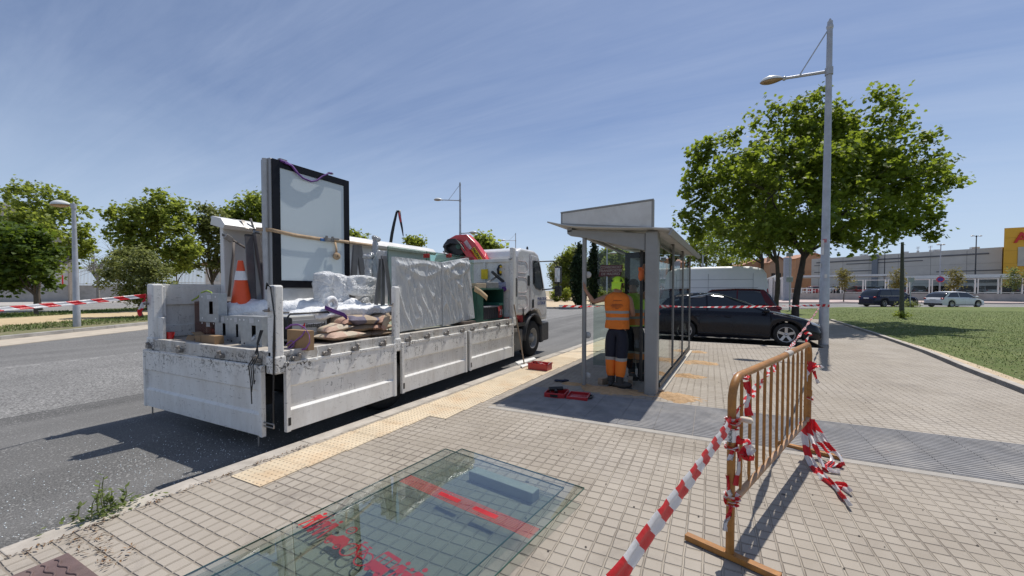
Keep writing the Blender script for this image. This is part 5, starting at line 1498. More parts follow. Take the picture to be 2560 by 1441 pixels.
b = MB(); b.cyl(at(1146, 617, Y=CY_-.14), at(1146, 617, Y=CY_+.2), .06, 12); b.build('pivot', surf('pivot_green', (.05, .12, .09), .5), crane)
# decals: yellow sticker with black letters running up the boom, and a white one
dA = at(1207, 647, Y=CY_-.006); dB = at(1180, 606, Y=CY_-.006); ax_ = (dA-dB).normalized(); upv = Vector((0, -1, 0)).cross(ax_); upv = upv if upv.z > 0 else -upv
c0 = at(1190, 633, Y=CY_-.006)
o = MB(); hw_, hh_ = .26, .055
o.poly([c0 - ax_*hw_*.55 - upv*hh_, c0 + ax_*hw_*1.4 - upv*hh_, c0 + ax_*hw_*1.4 + upv*hh_, c0 - ax_*hw_*.55 + upv*hh_], (0, -.003, 0)); dc = o.build('decal', surf('decal_yellow', (.75, .55, .03), .5), crane)
lettering('lettering', 'PALFINGER', .085, M_BLKRUB, c0 - ax_*hw_*.5 + Vector((0, -.008, 0)), ax_, upv, dc, .001, 'LEFT', .002)
c1 = at(1170, 614, Y=CY_-.006); o = MB(); o.poly([c1 - ax_*.13 - upv*.05, c1 + ax_*.12 - upv*.05, c1 + ax_*.12 + upv*.05, c1 - ax_*.13 + upv*.05], (0, -.003, 0)); o.build('decal', surf('decal_white', (.6, .5, .5), .5, var=.3, scale=30), crane)
b = MB(); b.bb((-5.25, 7.80, .75), (-4.95, 8.0, 2.35)); b.bb((-6.1, 7.80, .75), (-4.0, 8.0, .95)); b.build('crane_column', MCR, crane, bevel=.02)
# outrigger leg with red lever parts, right side behind the bed
b = pxpoly([(1291, 737), (1298, 735), (1303, 748), (1300, 757), (1292, 757)], X=-3.93, ext=-.10); pxpoly([(1294, 762), (1299, 758), (1309, 772), (1306, 779)], X=-3.90, ext=-.06, b=b)
pxpoly([(1292, 760), (1300, 770), (1306, 780), (1308, 806), (1302, 808), (1292, 792)], X=-3.95, ext=-.12, b=b); b.build('outrigger', surf('dull_red', (.42, .03, .035), .5, var=.15), truck, bevel=.008)
b = MB(); b.tube([at(x, y, X=-3.9) for x, y in [(1288, 742), (1288, 700), (1289, 696), (1292, 697), (1292, 742)]], .012, 6); b.tube([at(1307, 770, X=-3.9), at(1310, 812, X=-3.9)], .02, 8); b.bb((-4.02, 7.80, .72), (-3.88, 8.45, .80)); b.build('lever', M_BLKRUB, truck)
# yellow black warning strip by the headboard
b = MB(); b.bb((-4.62, HY-.05, 1.80), (-4.45, HY-.034, 2.02)); b.build('warning_label', surf('warn_yellow', (.75, .55, .02), .5), truck)
# ------------------------------------------------------------------ black cable bundle hung on the rear post
t = thing('cable_bundle', 'black cables looped over the rear corner post of the truck', 'cable', (TX1-.02, TY0-.04, .9))
rg = random.Random(5)
for k in range(5):
    x0 = TX1+.035+.012*k; y0 = TY0-.03-.008*k
    pts = [(x0-.08, y0-.02, 1.56), (x0-.05, y0-.03, 1.60+.005*k), (x0-.01, y0-.02, 1.58), (x0+.01, y0, 1.30), (x0+.008, y0-.004*k, 1.0), (x0-.002, y0-.01, .72+.02*k), (x0-.01, y0-.015, .5-.06*k)]
    MB().tube(pts, .007, 6).build('cable', M_BLKRUB, t)
for k in range(3):
    pts = [(TX1-.16-.02*k, TY0-.02, 1.15), (TX1-.19-.01*k, TY0-.05, 1.02), (TX1-.22+.03*k, TY0-.07, .90), (TX1-.27+.035*k, TY0-.10, .80), (TX1-.24+.028*k, TY0-.10, .62), (TX1-.22+.03*k*(k-1), TY0-.105, .42+.12*k)]
    MB().tube(pts, .0055, 6).build('cable', M_BLKRUB, t)

# ================================================================== LOAD
M_ALU = surf('alu_grey', (.33, .335, .34), .4, .4, var=.08, scale=2, stretch=(1, 1, .1))
M_FRBLK = surf('frame_black', (.006, .006, .009), .35, spec=.2)
M_SCRN = surf('screen_grey', (.56, .63, .66), .12, var=.03, scale=1, spec=.4)
ac = thing('advertising_case', 'tall upright poster case with black frame and blank pale screen, strapped on the truck', 'advertising case', (-5.15, 3.8, TZ))
AX, AY0, AY1, AZ0, AZ1 = -5.05, 3.20, 4.40, 1.585, 3.24
MB().bb((AX-.20, AY0-.02, TZ), (AX-.006, AY1, AZ1+.01)).build('case', M_ALU, ac, bevel=.012)
b = MB(); b.cyl((AX-.09, AY0-.03, TZ), (AX-.09, AY0-.03, AZ1), .035, 14); b.bb((AX-.02, AY0-.02, TZ+.0), (AX+.0, AY1, AZ0-.01)); b.build('base_panel', surf('alu_light', (.40, .41, .42), .45, .2), ac)
fw = .095; b = MB()
b.bb((AX-.006, AY0, AZ0), (AX+.02, AY0+fw, AZ1)); b.bb((AX-.006, AY1-fw, AZ0), (AX+.02, AY1, AZ1)); b.bb((AX-.006, AY0+fw, AZ0), (AX+.019, AY1-fw, AZ0+fw)); b.bb((AX-.006, AY0+fw, AZ1-fw), (AX+.019, AY1-fw, AZ1))
b.build('frame', M_FRBLK, ac)
MB().bb((AX-.004, AY0+fw, AZ0+fw), (AX+.010, AY1-fw, AZ1-fw)).build('screen', M_SCRN, ac)
MB().bb((AX+.0, AY0+.13, 1.33), (AX+.012, AY0+.17, 1.42)).build('lock', M_WHITE, ac)
# straps
M_STRAP = surf('strap_tan', (.42, .30, .19), .85, var=.2, scale=12)
M_PURP = surf('strap_purple', (.10, .03, .20), .75, var=.2, scale=12)
t = thing('ratchet_strap', 'tan ratchet strap stretched across the pale screen of the poster case', 'strap', (AX+.05, 3.8, 2.3))
def ribbon(pts, w, up=(0, 0, 1), b=None, twist=None):
    b = b or MB(); pts = [Vector(p) for p in pts]; V = []
    for i, p in enumerate(pts):
        u = Vector(up) if twist is None else Vector(up).lerp(Vector(twist), i/(len(pts)-1)).normalized()
        V += [p - u*w/2, p + u*w/2]
    b.add(V, [(2*i, 2*i+2, 2*i+3, 2*i+1) for i in range(len(pts)-1)], True); return b
zl = lambda y: at(0, 0, D=1) and None
sp = [at(640, 573, X=AX-.26), at(676, 575, X=AX+.03), at(740, 589, X=AX+.035), at(800, 598, X=AX+.035), at(864, 605, X=AX+.03), at(900, 610, X=AX-.02), at(945, 616, X=AX-.05)]
ribbon(sp, .048).build('webbing', M_STRAP, t, solid=.004)
c = at(822, 600, X=AX+.05); b = MB(); b.box(c, (.05, .16, .05)); b.cyl(c + Vector((.02, -.05, -.03)), c + Vector((.02, -.05, .05)), .018, 8); b.cyl(c + Vector((.02, .05, -.03)), c + Vector((.02, .05, .05)), .018, 8); b.box(c + Vector((.03, .1, .02)), (.03, .10, .03)); b.build('ratchet', M_STEEL, t, bevel=.004)
c = at(808, 600, X=AX+.05); MB().box(c, (.02, .09, .04)).build('handle', surf('handle_blue', (.05, .16, .40), .5), t, bevel=.005)
b = ribbon([at(838, 606, X=AX+.04), at(841, 622, X=AX+.045), at(841, 634, X=AX+.045)], .035, (0, 1, 0)); b.build('strap_tail', M_STRAP, t, solid=.004)
c = at(842, 641, X=AX+.05); MB().lathe([(.012, -.02), (.05, -.022), (.055, 0), (.05, .022), (.012, .02)], c, 16, 'x').build('strap_coil', M_STRAP, t)
t = thing('purple_strap', 'purple strap drooping over the top edge of the poster case', 'strap', tuple(at(770, 430, X=AX+.03)))
b = MB(); b.tube([at(x, y, X=AX+.04) for x, y in [(712, 408), (728, 414), (740, 430), (758, 446), (778, 454), (792, 452), (806, 441), (822, 434), (830, 433)]], .012, 6); b.tube([at(x, y, X=AX+.02) for x, y in [(700, 402), (716, 407), (730, 416), (742, 432)]], .018, 6); b.build('webbing', M_PURP, t)
b = MB(); b.box(at(706, 402, X=AX-.02), (.05, .10, .03)); b.box(at(826, 434, X=AX-.0), (.04, .07, .02)); b.build('buckle', M_STEEL, t)
# long white canopy piece along the left side
cp = thing('canopy_roof', 'long white shelter roof panel stood on edge along the far side of the bed', 'roof panel', (-6.2, 5.5, TZ))
M_CANW = surf('canopy_white', (.66, .65, .63), .4, var=.05, scale=1.2, dirt=(.45, .40, .35), dirt_amt=.3)
b = MB(); b.poly([(-6.20, 3.17, TZ), (-6.07, 3.17, TZ), (-6.12, 3.17, 2.44), (-6.20, 3.17, 2.44)], (0, 4.6, 0)); b.build('panel', M_CANW, cp, bevel=.01)
b = MB(); b.poly([(-6.34, 3.12, 2.48), (-6.02, 3.12, 2.40), (-5.98, 3.12, 2.45), (-6.08, 3.12, 2.55), (-6.30, 3.12, 2.60)], (0, 4.72, 0)); b.build('edge_flange', M_CANW, cp, bevel=.006)
b = MB(); b.tube([(-6.04, 3.5, 2.60), (-5.99, 3.52, 2.44), (-5.97, 3.55, 2.30)], .015, 8); ribbon([(-6.3, 3.36, 2.605), (-6.06, 3.40, 2.565), (-5.975, 3.42, 2.44)], .05, (0, 1, 0), b); b.build('tie_strap', M_STEEL, cp)
t = thing('ratchet_strap', 'grey ratchet strap slanting down the white canopy piece above the cone', 'strap', tuple(at(590, 610, X=-5.98)))
ribbon([at(x, y, X=-6.0) for x, y in [(555, 587), (575, 597), (600, 612), (628, 628)]], .035).build('webbing', surf('strap_grey', (.15, .13, .12), .8), t, solid=.004)
b = MB(); b.beam(at(562, 590, X=-5.98), at(580, 602, X=-5.98), .05, .07); b.build('ratchet', M_STEEL, t, bevel=.006)
ribbon([at(x, y, X=-5.99) for x, y in [(584, 606), (583, 640), (577, 690), (572, 742)]], .035, (0, 1, 0)).build('strap_tail', surf('strap_grey', (.15, .13, .12), .8), t, solid=.004)
# dark grey leaning profiles behind the cone
for k, (xa, xb, ya, m_, lab) in enumerate([(640, 648, 577, M_ALU, 'scuffed grey beam leaning by the poster case, nearest the cone top'), (622, 632, 590, surf('beam_dark', (.10, .09, .09), .6, var=.2), 'dark brown grey beam leaning between cone and canopy piece'), (640, 668, 585, surf('beam_dark', (.10, .09, .09), .6, var=.2), 'dark beam leaning directly against the poster case side')]):
    a = at(xa, ya, X=-5.62+.06*k); c = at(xb, 770, X=-5.42+.06*k)
    t = thing('grey_beam', lab, 'beam', tuple(c), 0, 'grey beams leaning on the left load'); MB().beam(a, c, .07 + .02*(k == 1), .06).build('profile', m_, t, bevel=.006)
    MB().beam(a + Vector((0, 0, .0)), a + (a-c).normalized()*.01, .075 + .02*(k == 1), .065).build('end_cap', M_BLKRUB, t)
# traffic cone
cn = thing('traffic_cone', 'orange traffic cone with one white band standing on the load', 'traffic cone', (0, 0, 0))
cc = at(604, 760, Y=3.02); base = Vector((cc.x, cc.y, cc.z-.05)); cn.location = base
M_ORG = surf('cone_orange', (.78, .09, .02), .5, var=.06, scale=3, dirt=(.45, .08, .04), dirt_amt=.3); M_REFL = surf('cone_white', (.72, .72, .73), .5, var=.06)
TL_ = Euler((.04, .06, 0)).to_matrix()
def conep(pr, seg=24):
    t_ = MB().lathe(pr, seg=seg); return MB().add([TL_ @ v + base for v in t_.v], t_.f, True)
conep([(.125, .02), (.118, .05), (.030, .60), (.026, .608), (.0, .608)]).build('cone_body', M_ORG, cn)
conep([(.0725, .36), (.0535, .476)]).build('reflective_band', M_REFL, cn)
MB().box(base + Vector((0, 0, .012)), (.25, .25, .024)).build('cone_base', M_ORG, cn, bevel=.01)
# galvanised bracket boxes with slots
M_GAL2 = surf('galv_sheet', (.38, .40, .41), .42, .45, var=.16, scale=14)
def bracket(lab, x0, x1, y0, y1, Y, dep=.10):
    a = at(x0, y1, Y=Y); c = at(x1, y0, Y=Y); w = c.x-a.x; z0, z1 = a.z, c.z; h = z1-z0
    t = thing('steel_bracket', lab, 'bracket', (a.x + w/2, Y, z0), 0, 'galvanised brackets at the truck tail')
    b = MB(); sx0, sx1 = a.x + w*.52, a.x + w*.72; sz0, sz1 = z0 + h*.28, z0 + h*.72; th = .004
    for p, q in (((a.x, z0), (sx0, z1)), ((sx1, z0), (c.x, z1)), ((sx0, z0), (sx1, sz0)), ((sx0, sz1), (sx1, z1))): b.bb((p[0], Y, p[1]), (q[0], Y+th, q[1]))
    b.bb((a.x, Y+th, z0), (a.x+th, Y+dep, z1)); b.bb((c.x-th, Y+th, z0), (c.x, Y+dep, z1)); b.bb((a.x+th, Y+th, z1-th), (c.x-th, Y+dep, z1)); b.bb((a.x+th, Y+dep-th, z0), (c.x-th, Y+dep, z1-th))
    b.build('plate', M_GAL2, t)
    for px_ in (.16, .86):
        for pz in (.13, .88): MB().cyl((a.x + w*px_, Y-.002, z0 + h*pz), (a.x + w*px_, Y+.0005, z0 + h*pz), .011, 10).build('bolt_hole', surf('hole_bright', (.8, .8, .8), .4) if (y0 < 760 or pz > .5) else M_BLKRUB, t)
    MB().bb((a.x + w*.42, Y-.0015, z1-.075), (a.x + w*.64, Y-.0003, z1-.02)).build('paper_label', surf('label_grey', (.55, .55, .56), .6), t)
bracket('raised galvanised bracket at the left end, standing on the others', 499, 545, 734, 804, 2.72)
bracket('left lower galvanised bracket under the raised one', 500, 540, 804, 852, 2.80)
bracket('galvanised bracket second from the left in the lower row', 538, 574, 790, 856, 2.74)
bracket('galvanised bracket in the middle of the lower row', 574, 604, 791, 862, 2.70)
bracket('right large galvanised bracket beside the corner post', 603, 654, 793, 868, 2.62, .14)
# brown glossy tub
t = thing('brown_panel', 'glossy dark brown sheet metal housing at the left rear of the bed', 'metal housing', tuple(at(468, 850, Y=2.6)))
M_BRN = surf('brown_gloss', (.10, .035, .02), .16, .2, var=.2, scale=2, coat=.5)
a = at(437, 850, Y=2.58); c = at(503, 757, Y=2.58)
b = MB(); b.poly([(a.x, 2.80, a.z), (a.x, 2.80, c.z), (c.x-.05, 2.80, c.z+.02), (c.x, 2.80, c.z-.06), (c.x, 2.80, a.z+.12), (c.x-.10, 2.80, a.z)], (0, .02, 0)); b.poly([(a.x, 2.821, a.z), (a.x, 3.1, a.z), (a.x, 3.1, c.z-.02), (a.x, 2.821, c.z)], (.02, 0, 0)); b.bb((a.x, 3.1, a.z), (c.x-.1, 3.12, c.z))
b.build('shell', M_BRN, t, bevel=.006); MB().cyl((c.x-.06, 2.795, a.z+.10), (c.x-.06, 2.785, a.z+.10), .03, 14).build('round_fitting', M_GALV, t)
tag(MB().lathe([(.035, 0), (.045, .11), (.042, .11), (.033, .006), (0, .006)], at(426, 852, Y=2.55) - Vector((0, 0, .0)), 18).build('red_cup', surf('cup_red', (.62, .03, .02), .35)), 'small red plastic cup at the left tail corner of the deck', 'cup')
t = thing('earth_cable', 'yellow and green cable looping up behind the raised bracket', 'cable', tuple(at(500, 745, Y=2.8)))
M_YG = surf('cable_yellowgreen', (.30, .42, .05), .5, var=.3, scale=30)
MB().tube([at(x, y, Y=2.84) for x, y in [(480, 752), (494, 744), (504, 732), (517, 727), (527, 731), (532, 738)]], .010, 6).build('cable', M_YG, t)
t = thing('earth_cable', 'yellow green wire curling down to the red cup', 'cable', tuple(at(435, 850, Y=2.7)))
MB().tube([at(x, y, Y=2.70) for x, y in [(438, 800), (432, 806), (429, 818), (432, 830), (437, 845)]], .007, 6).build('cable', M_YG, t)
M_CARD = surf('cardboard', (.30, .19, .10), .85, var=.12, scale=5, dirt=(.25, .16, .09), dirt_amt=.4)
def carton(name, lab, x0, x1, y0, y1, Y, dep, flap=True, yaw=0):
    a = at(x0, y1, Y=Y); c = at(x1, y0, Y=Y)
    t = thing(name, lab, 'cardboard box', ((a.x+c.x)/2, Y, a.z))
    MB().bb((a.x, Y, a.z), (c.x, Y+dep, c.z)).build('carton', M_CARD, t, bevel=.003)
    if flap: MB().poly([(a.x, Y, c.z), (a.x, Y+dep, c.z), (a.x-.08, Y+dep, c.z+.03), (a.x-.08, Y, c.z+.03)], (0, 0, .003)).build('flap', M_CARD, t)
    return t
carton('cardboard_box', 'small brown cardboard box before the brackets at the tail', 503, 536, 841, 867, 2.50, .10, False)
carton('cardboard_box', 'narrow cardboard box end left of the small box', 488, 501, 840, 866, 2.54, .10)
tag(MB().poly([at(463, 852, Y=2.58), at(470, 838, Y=2.66), at(491, 842, Y=2.66), at(482, 857, Y=2.56)], (0, 0, .004)).build('cardboard_sheet', M_CARD), 'loose bent piece of cardboard near the brown housing', 'cardboard')
# white plastic wrap
def m_wrap(name, col=(.80, .81, .82), rough=.25, st=1., fold=(3, 3, 3)):
    m, t, p = newmat(name)
    v = tcoord(t, 'Object')
    q = N(t, 'ShaderNodeMapping'); q.inputs['Scale'].default_value = fold; wire(t, v, q.inputs[0])
    n1_ = noise(t, q.outputs[0], 4, 7, .6, 1.4); n2_ = noise(t, v, 22, 5, .6, 1.0)
    wire(t, mixc_(t, mrange(t, n1_, .35, .65), tuple(x*.86 for x in col), col), p.inputs['Base Color'])
    p.inputs['Roughness'].default_value = rough; p.inputs['Specular IOR Level'].default_value = .6
    bump(t, p, mth(t, 'ADD', mth(t, 'MULTIPLY', n1_, 1.), mth(t, 'MULTIPLY', n2_, .35)), st, .05)
    return m
M_WRAP = m_wrap('plastic_wrap'); M_WRAPF = m_wrap('plastic_foil', (.60, .61, .62), .16, 1., (5, 5, 1.6)); M_FOAM = m_wrap('foam_wrap', (.84, .85, .86), .5, .5, (1, 6, 3))
def crumple(a, c, w, h, amp=.02, seed=0, nu=28, nv=20, sag=0, b=None, sc=7, up=(0, 0, 1)):
    """a lumpy wrapped bundle from a to c, w wide and h high"""
    a = Vector(a); c = Vector(c); d = (c-a).normalized(); u = Vector(up)
    s = d.cross(u).normalized(); u = s.cross(d)
    def f(i, j):
        an = 2*math.pi*i; q = j
        e = min(1, min(q, 1-q)*9)**.5 if 0 < q < 1 else 0
        cx_, sx_ = math.cos(an), math.sin(an)
        r = 1/((abs(cx_)**3 + abs(sx_)**3)**(1/3))
        p = a + (c-a)*q + s*(cx_*r*w/2*e) + u*(sx_*r*h/2*e)
        nn_ = mnoise.noise_vector(p*sc + Vector((seed, 0, 0))) * amp * e + mnoise.noise_vector(p*sc*3.1 + Vector((seed, 3, 0))) * amp*.4*e
        return p + nn_ + Vector((0, 0, -sag*math.sin(q*math.pi)))
    b = b or MB(); b.grid(f, nu, nv, True, True); return b
def bundle(name, lab, cat, *args, mat=None, group=None, **kw):
    o = crumple(*args, **kw).build(name, mat or M_WRAP); return tag(o, lab, cat, group)
GW = 'plastic wrapped parts on the truck'
bundle('wrapped_bundle', 'long white foam wrapped bundle under the cone, behind the brackets', 'bundle', (-5.62, 2.86, 1.26), (-4.35, 4.1, 1.27), .40, .34, amp=.05, seed=1, mat=M_FOAM, nv=34, nu=34, group=GW, sag=.02)
bundle('wrapped_bundle', 'white wrapped bundle end poking out left of the corner post', 'bundle', (-4.80, 2.72, 1.10), (-4.68, 4.3, 1.10), .24, .20, amp=.035, seed=5, mat=M_FOAM, nv=30, group=GW)
bundle('wrapped_bundle', 'white wrapped roll with round ends beside the corner post', 'bundle', (-4.52, 2.60, 1.0), (-4.60, 3.3, 1.0), .10, .12, amp=.012, seed=7, group=GW)
bundle('wrapped_bundle', 'flat white bundle lying on the sacks behind the purple strap', 'bundle', (-4.45, 3.0, 1.26), (-4.2, 5.1, 1.28), .45, .14, amp=.05, seed=8, mat=M_FOAM, nv=34, nu=34, group=GW)
t = tag(MB().beam((-4.40, 3.5, 1.15), (-4.35, 5.0, 1.16), .08, .04).build('grey_profile', M_ALU, None, bevel=.005), 'grey metal profile lying under the flat white bundle', 'profile')
def wrapbox(lab, x0, x1, y0, y1, X, dep, seed, mat, tilt=0, amp=.03):
    a = at(x0, y1, X=X); c = at(x1, y0, X=X)
    o = crumple(((X-dep/2), (a.y+c.y)/2, a.z), ((X-dep/2) - tilt, (a.y+c.y)/2, c.z), (c.y-a.y), dep, amp, seed, 34, 30, up=(-1, 0, 0)).build('wrapped_part', mat)
    return tag(o, lab, 'wrapped part', GW)
wrapbox('plastic wrapped seat block standing left, right below the poster case', 813, 846, 678, 766, -4.55, .30, 11, M_WRAP)
wrapbox('plastic wrapped block in the middle of the upright group', 840, 880, 684, 762, -4.50, .22, 12, M_WRAP)
wrapbox('plastic wrapped backrest stretching right toward the grey legs', 876, 948, 690, 742, -4.45, .12, 13, M_WRAP)
c = at(829, 760, X=-4.2); tag(MB().lathe([(.03, -.02), (.085, -.02), (.10, 0), (.085, .02), (.05, .025), (.03, .0)], c, 24, 'x').build('wrapped_disc', M_FOAM), 'round white disc part lying at the foot of the wrapped blocks', 'disc')
for k, (xa, ya, xb, yb_, w, lab) in enumerate([(922, 640, 916, 700, .10, 'left of two upright foil wrapped posts with knotted top'), (943, 635, 938, 705, .10, 'right upright foil wrapped post, beside the glass'), (938, 598, 930, 700, .09, 'tallest foil wrapped post with crumpled crown'), (903, 745, 925, 790, .16, 'clear foil heap low between the grey legs')]):
    a = at(xb, yb_, X=-4.75); c = at(xa, ya, X=-4.75)
    o = crumple(a - Vector((0, 0, .45 if k < 3 else 0)), c, w, w, .028, 20+k, 22, 26, up=(1, 0, 0))
    if k < 3:
        for j in range(5): o.ell(c + Vector((random.uniform(-.04, .04), random.uniform(-.04, .04), random.uniform(-.03, .03))), (.045, .04, .035), 10, 7, (j, j*.7, j*.3))
    tag(o.build('wrapped_post', M_WRAPF), lab, 'wrapped post', GW)
# more dark triangular profiles behind
t = thing('steel_stand', 'fan of flat grey steel legs standing between wrapped blocks and the glass', 'steel legs', tuple(at(960, 800, X=-4.15)))
M_LEG = surf('leg_grey', (.16, .16, .165), .55, .2, var=.12)
for (xa, ya, xb, yb_, X_) in [(953, 640, 936, 800, -4.30), (957, 640, 957, 805, -4.22), (962, 640, 984, 800, -4.16), (950, 690, 945, 790, -4.4)]:
    MB().beam(at(xa, ya, X=X_), at(xb, yb_, X=X_), .065, .02, (1, 0, 0)).build('leg', M_LEG, t, bevel=.003)
MB().beam(at(956, 628, X=-4.25), at(957, 648, X=-4.25), .12, .10).build('top_joint', M_WRAPF, t, bevel=.01)
t = thing('grey_trestle', 'dark pointed steel trestle behind the wrapped blocks', 'trestle', tuple(at(893, 745, X=-5.3)))
for (xa, ya, xb, yb_) in [(890, 612, 880, 745), (896, 612, 908, 700)]: MB().beam(at(xa, ya, X=-5.2), at(xb, yb_, X=-5.2), .10, .04, (1, 0, 0)).build('leg', M_LEG, t)
# glass sheets standing behind the wrapped panels
M_GLS = glass_mat('glass_green', (.84, .93, .89), 1.5, 0, 1.); M_GED = surf('glass_edge', (.03, .13, .10), .1, spec=1.)
for k, (x0, x1, yt, X_, lab) in enumerate([(970, 1184, 616, -4.18, 'tall green edged glass sheet standing behind the wrapped panels, nearest the post'), (1066, 1160, 628, -4.5, 'shorter green glass sheet standing behind, with small red pads')]):
    a = at(x0, yt, X=X_); c = at(x1, 700, X=X_)
    t = thing('glass_sheet', lab, 'glass sheet', (X_, (a.y+c.y)/2, TZ))
    MB().bb((X_-.005, a.y, TZ+.01), (X_+.005, c.y, a.z-.02*k)).build('pane', M_GLS, t)
    b = MB(); b.bb((X_-.0055, a.y-.006, TZ+.01), (X_+.0055, a.y-.001, a.z)); b.bb((X_-.0055, a.y, a.z+.001-.02*k), (X_+.0055, c.y, a.z+.006-.02*k)); b.build('edge', M_GED, t)
    if k:
        for x in (1066, 1122): MB().box(at(x, 640, X=X_+.05), (.10, .06, .07)).build('suction_pad', M_RED, t, bevel=.01)
# two foil wrapped panels standing on the bed edge
def foilpanel(lab, c4_, X, seed, th=.07, amp=.022):
    (tl, tr, br, bl_) = [at(x, y, X=X) for x, y in c4_]
    def f(u, v):
        p = bl_.lerp(br, u).lerp(tl.lerp(tr, u), v)
        e = min(1, min(u, 1-u)*20)*min(1, min(v, 1-v)*16)
        q = Vector((0, p.y*2.2, p.z*1.1 + p.y*1.6)); n1_ = max(0, 1-abs(mnoise.noise(q*2.2 + Vector((seed, 0, 0))))*5)**1.5
        n2_ = max(0, 1-abs(mnoise.noise(Vector((seed, p.y*11 + p.z*4.5, p.z*2.2)) ))*6)
        drape = max(0, 1-abs(v-.82-.06*math.sin(u*6+seed))*14) + max(0, 1-abs(v-.93+.03*math.sin(u*8))*18)
        return p + Vector((amp*(.55*n1_ + .32*n2_ + .6*drape)*e, 0, 0))
    b = MB(); b.grid(f, 120, 120)
    for A_, B_ in ((bl_, tl), (tl, tr), (tr, br), (br, bl_)):
        b.add([A_, B_, B_ - Vector((th, 0, 0)), A_ - Vector((th, 0, 0))], [(0, 1, 2, 3)])
    return tag(b.build('wrapped_board', M_FP), lab, 'wrapped panel', 'foil wrapped panels on the bed edge')
M_FP = m_wrap('panel_foil', (.60, .61, .605), .22, .35, (1, 6, 2.2))
foilpanel('left foil wrapped panel on the bed edge, with fine vertical wrinkles', [(988, 642), (1104, 656), (1105, 812), (990, 832)], -3.96, 1.3, amp=.028)
foilpanel('right foil wrapped panel with big draping folds, next to the tool rack', [(1105, 657), (1172, 645), (1187, 796), (1108, 816)], -3.95, 7.7, amp=.045)
# battery power unit
ig = thing('power_station', 'grey portable battery power unit in a black tube frame on the deck', 'power station', tuple(at(770, 862, X=-4.05)))
IX = -4.22; A_ = at(724, 860, X=IX); B_ = at(820, 782, X=IX)
MB().bb((IX-.28, A_.y, A_.z+.02), (IX, B_.y-.01, B_.z-.02)).build('housing', surf('ig_grey', (.42, .42, .40), .55, var=.05), ig, bevel=.012)
b = MB()
for z in (.33, .62, .78): b.bb((IX-.001, A_.y+.04, A_.z + (B_.z-A_.z)*z), (IX+.004, B_.y-.05, A_.z + (B_.z-A_.z)*z+.008))
b.build('groove', M_WHITE, ig)
for x in (IX-.28, IX+.02):
    b = MB(); y0, y1, z0, z1 = A_.y-.03, B_.y+.01, A_.z-.0, B_.z+.01
    b.tube([(x, y0+.03, z1), (x, y1-.03, z1), (x, y1, z1-.03), (x, y1, z0+.03), (x, y1-.03, z0), (x, y0+.03, z0), (x, y0, z0+.03), (x, y0, z1-.03)], .011, 8, closed=True); b.build('tube_frame', M_BLKRUB, ig)
MB().bb((IX-.26, A_.y-.03, A_.z+.05), (IX+.02, A_.y+.03, B_.z-.03)).build('side_grip', M_BLKRUB, ig, bevel=.02)
zc = A_.z + (B_.z-A_.z)*.64; yc = A_.y + (B_.y-A_.y)*.38
lettering('lettering', 'instagrid', .075, surf('letter_dark', (.04, .04, .04), .5), (IX+.008, yc+.01, zc-.02), (0, 1, 0), (0, 0, 1), ig, .001, 'LEFT', .001)
MB().poly([(IX+.007, yc-.05, zc-.045), (IX+.007, yc-.005, zc-.045), (IX+.007, yc-.005, zc+.02)], (.002, 0, 0)).build('logo', M_RED, ig)
# torn cardboard box with purple strap
t = carton('cardboard_box', 'torn cardboard box with purple strap loops right of the corner post', 718, 770, 828, 872, 2.72, .07, False)
a = at(745, 850, Y=2.50)
pu = thing('purple_strap', 'purple strap looped over the torn cardboard box by the corner post', 'strap', (a.x, a.y, a.z))
M_PUR2 = surf('strap_violet', (.24, .10, .36), .7, var=.15, scale=12)
pts = [at(x, y, Y=2.70) for x, y in [(714, 822), (728, 813), (745, 812), (762, 820), (773, 838), (775, 856), (765, 872), (745, 877), (722, 880), (719, 872), (735, 856), (755, 840), (762, 828)]]
ribbon(pts, .022, (.3, -.5, .8)).build('webbing', M_PUR2, pu, solid=.004)
MB().tube([at(x, y, Y=2.70) for x, y in [(716, 862), (728, 852), (736, 856), (734, 866), (722, 872)]], .006, 5).build('cord', M_PUR2, pu)
t = thing('purple_strap', 'dark purple strap lying across the white bundle above the power unit', 'strap', tuple(at(840, 775, X=-4.05)))
for dy in (0, 7):
    ribbon([at(x, y+dy*.6, X=-4.05) for x, y in [(812, 767), (822, 771), (836, 777), (848, 781), (860, 786), (868, 794)]], .03, (.5, 0, .8)).build('webbing', M_PURP, t, solid=.005)
t = tag(MB().tube([at(x, y, X=-3.79) for x, y in [(792, 868), (795, 880), (793, 892), (788, 898)]], .006, 5).ell(at(789, 899, X=-3.78), (.02, .03, .02), 8, 6).build('rope', M_WHITE), 'short white cord hanging over the deck rail', 'cord')
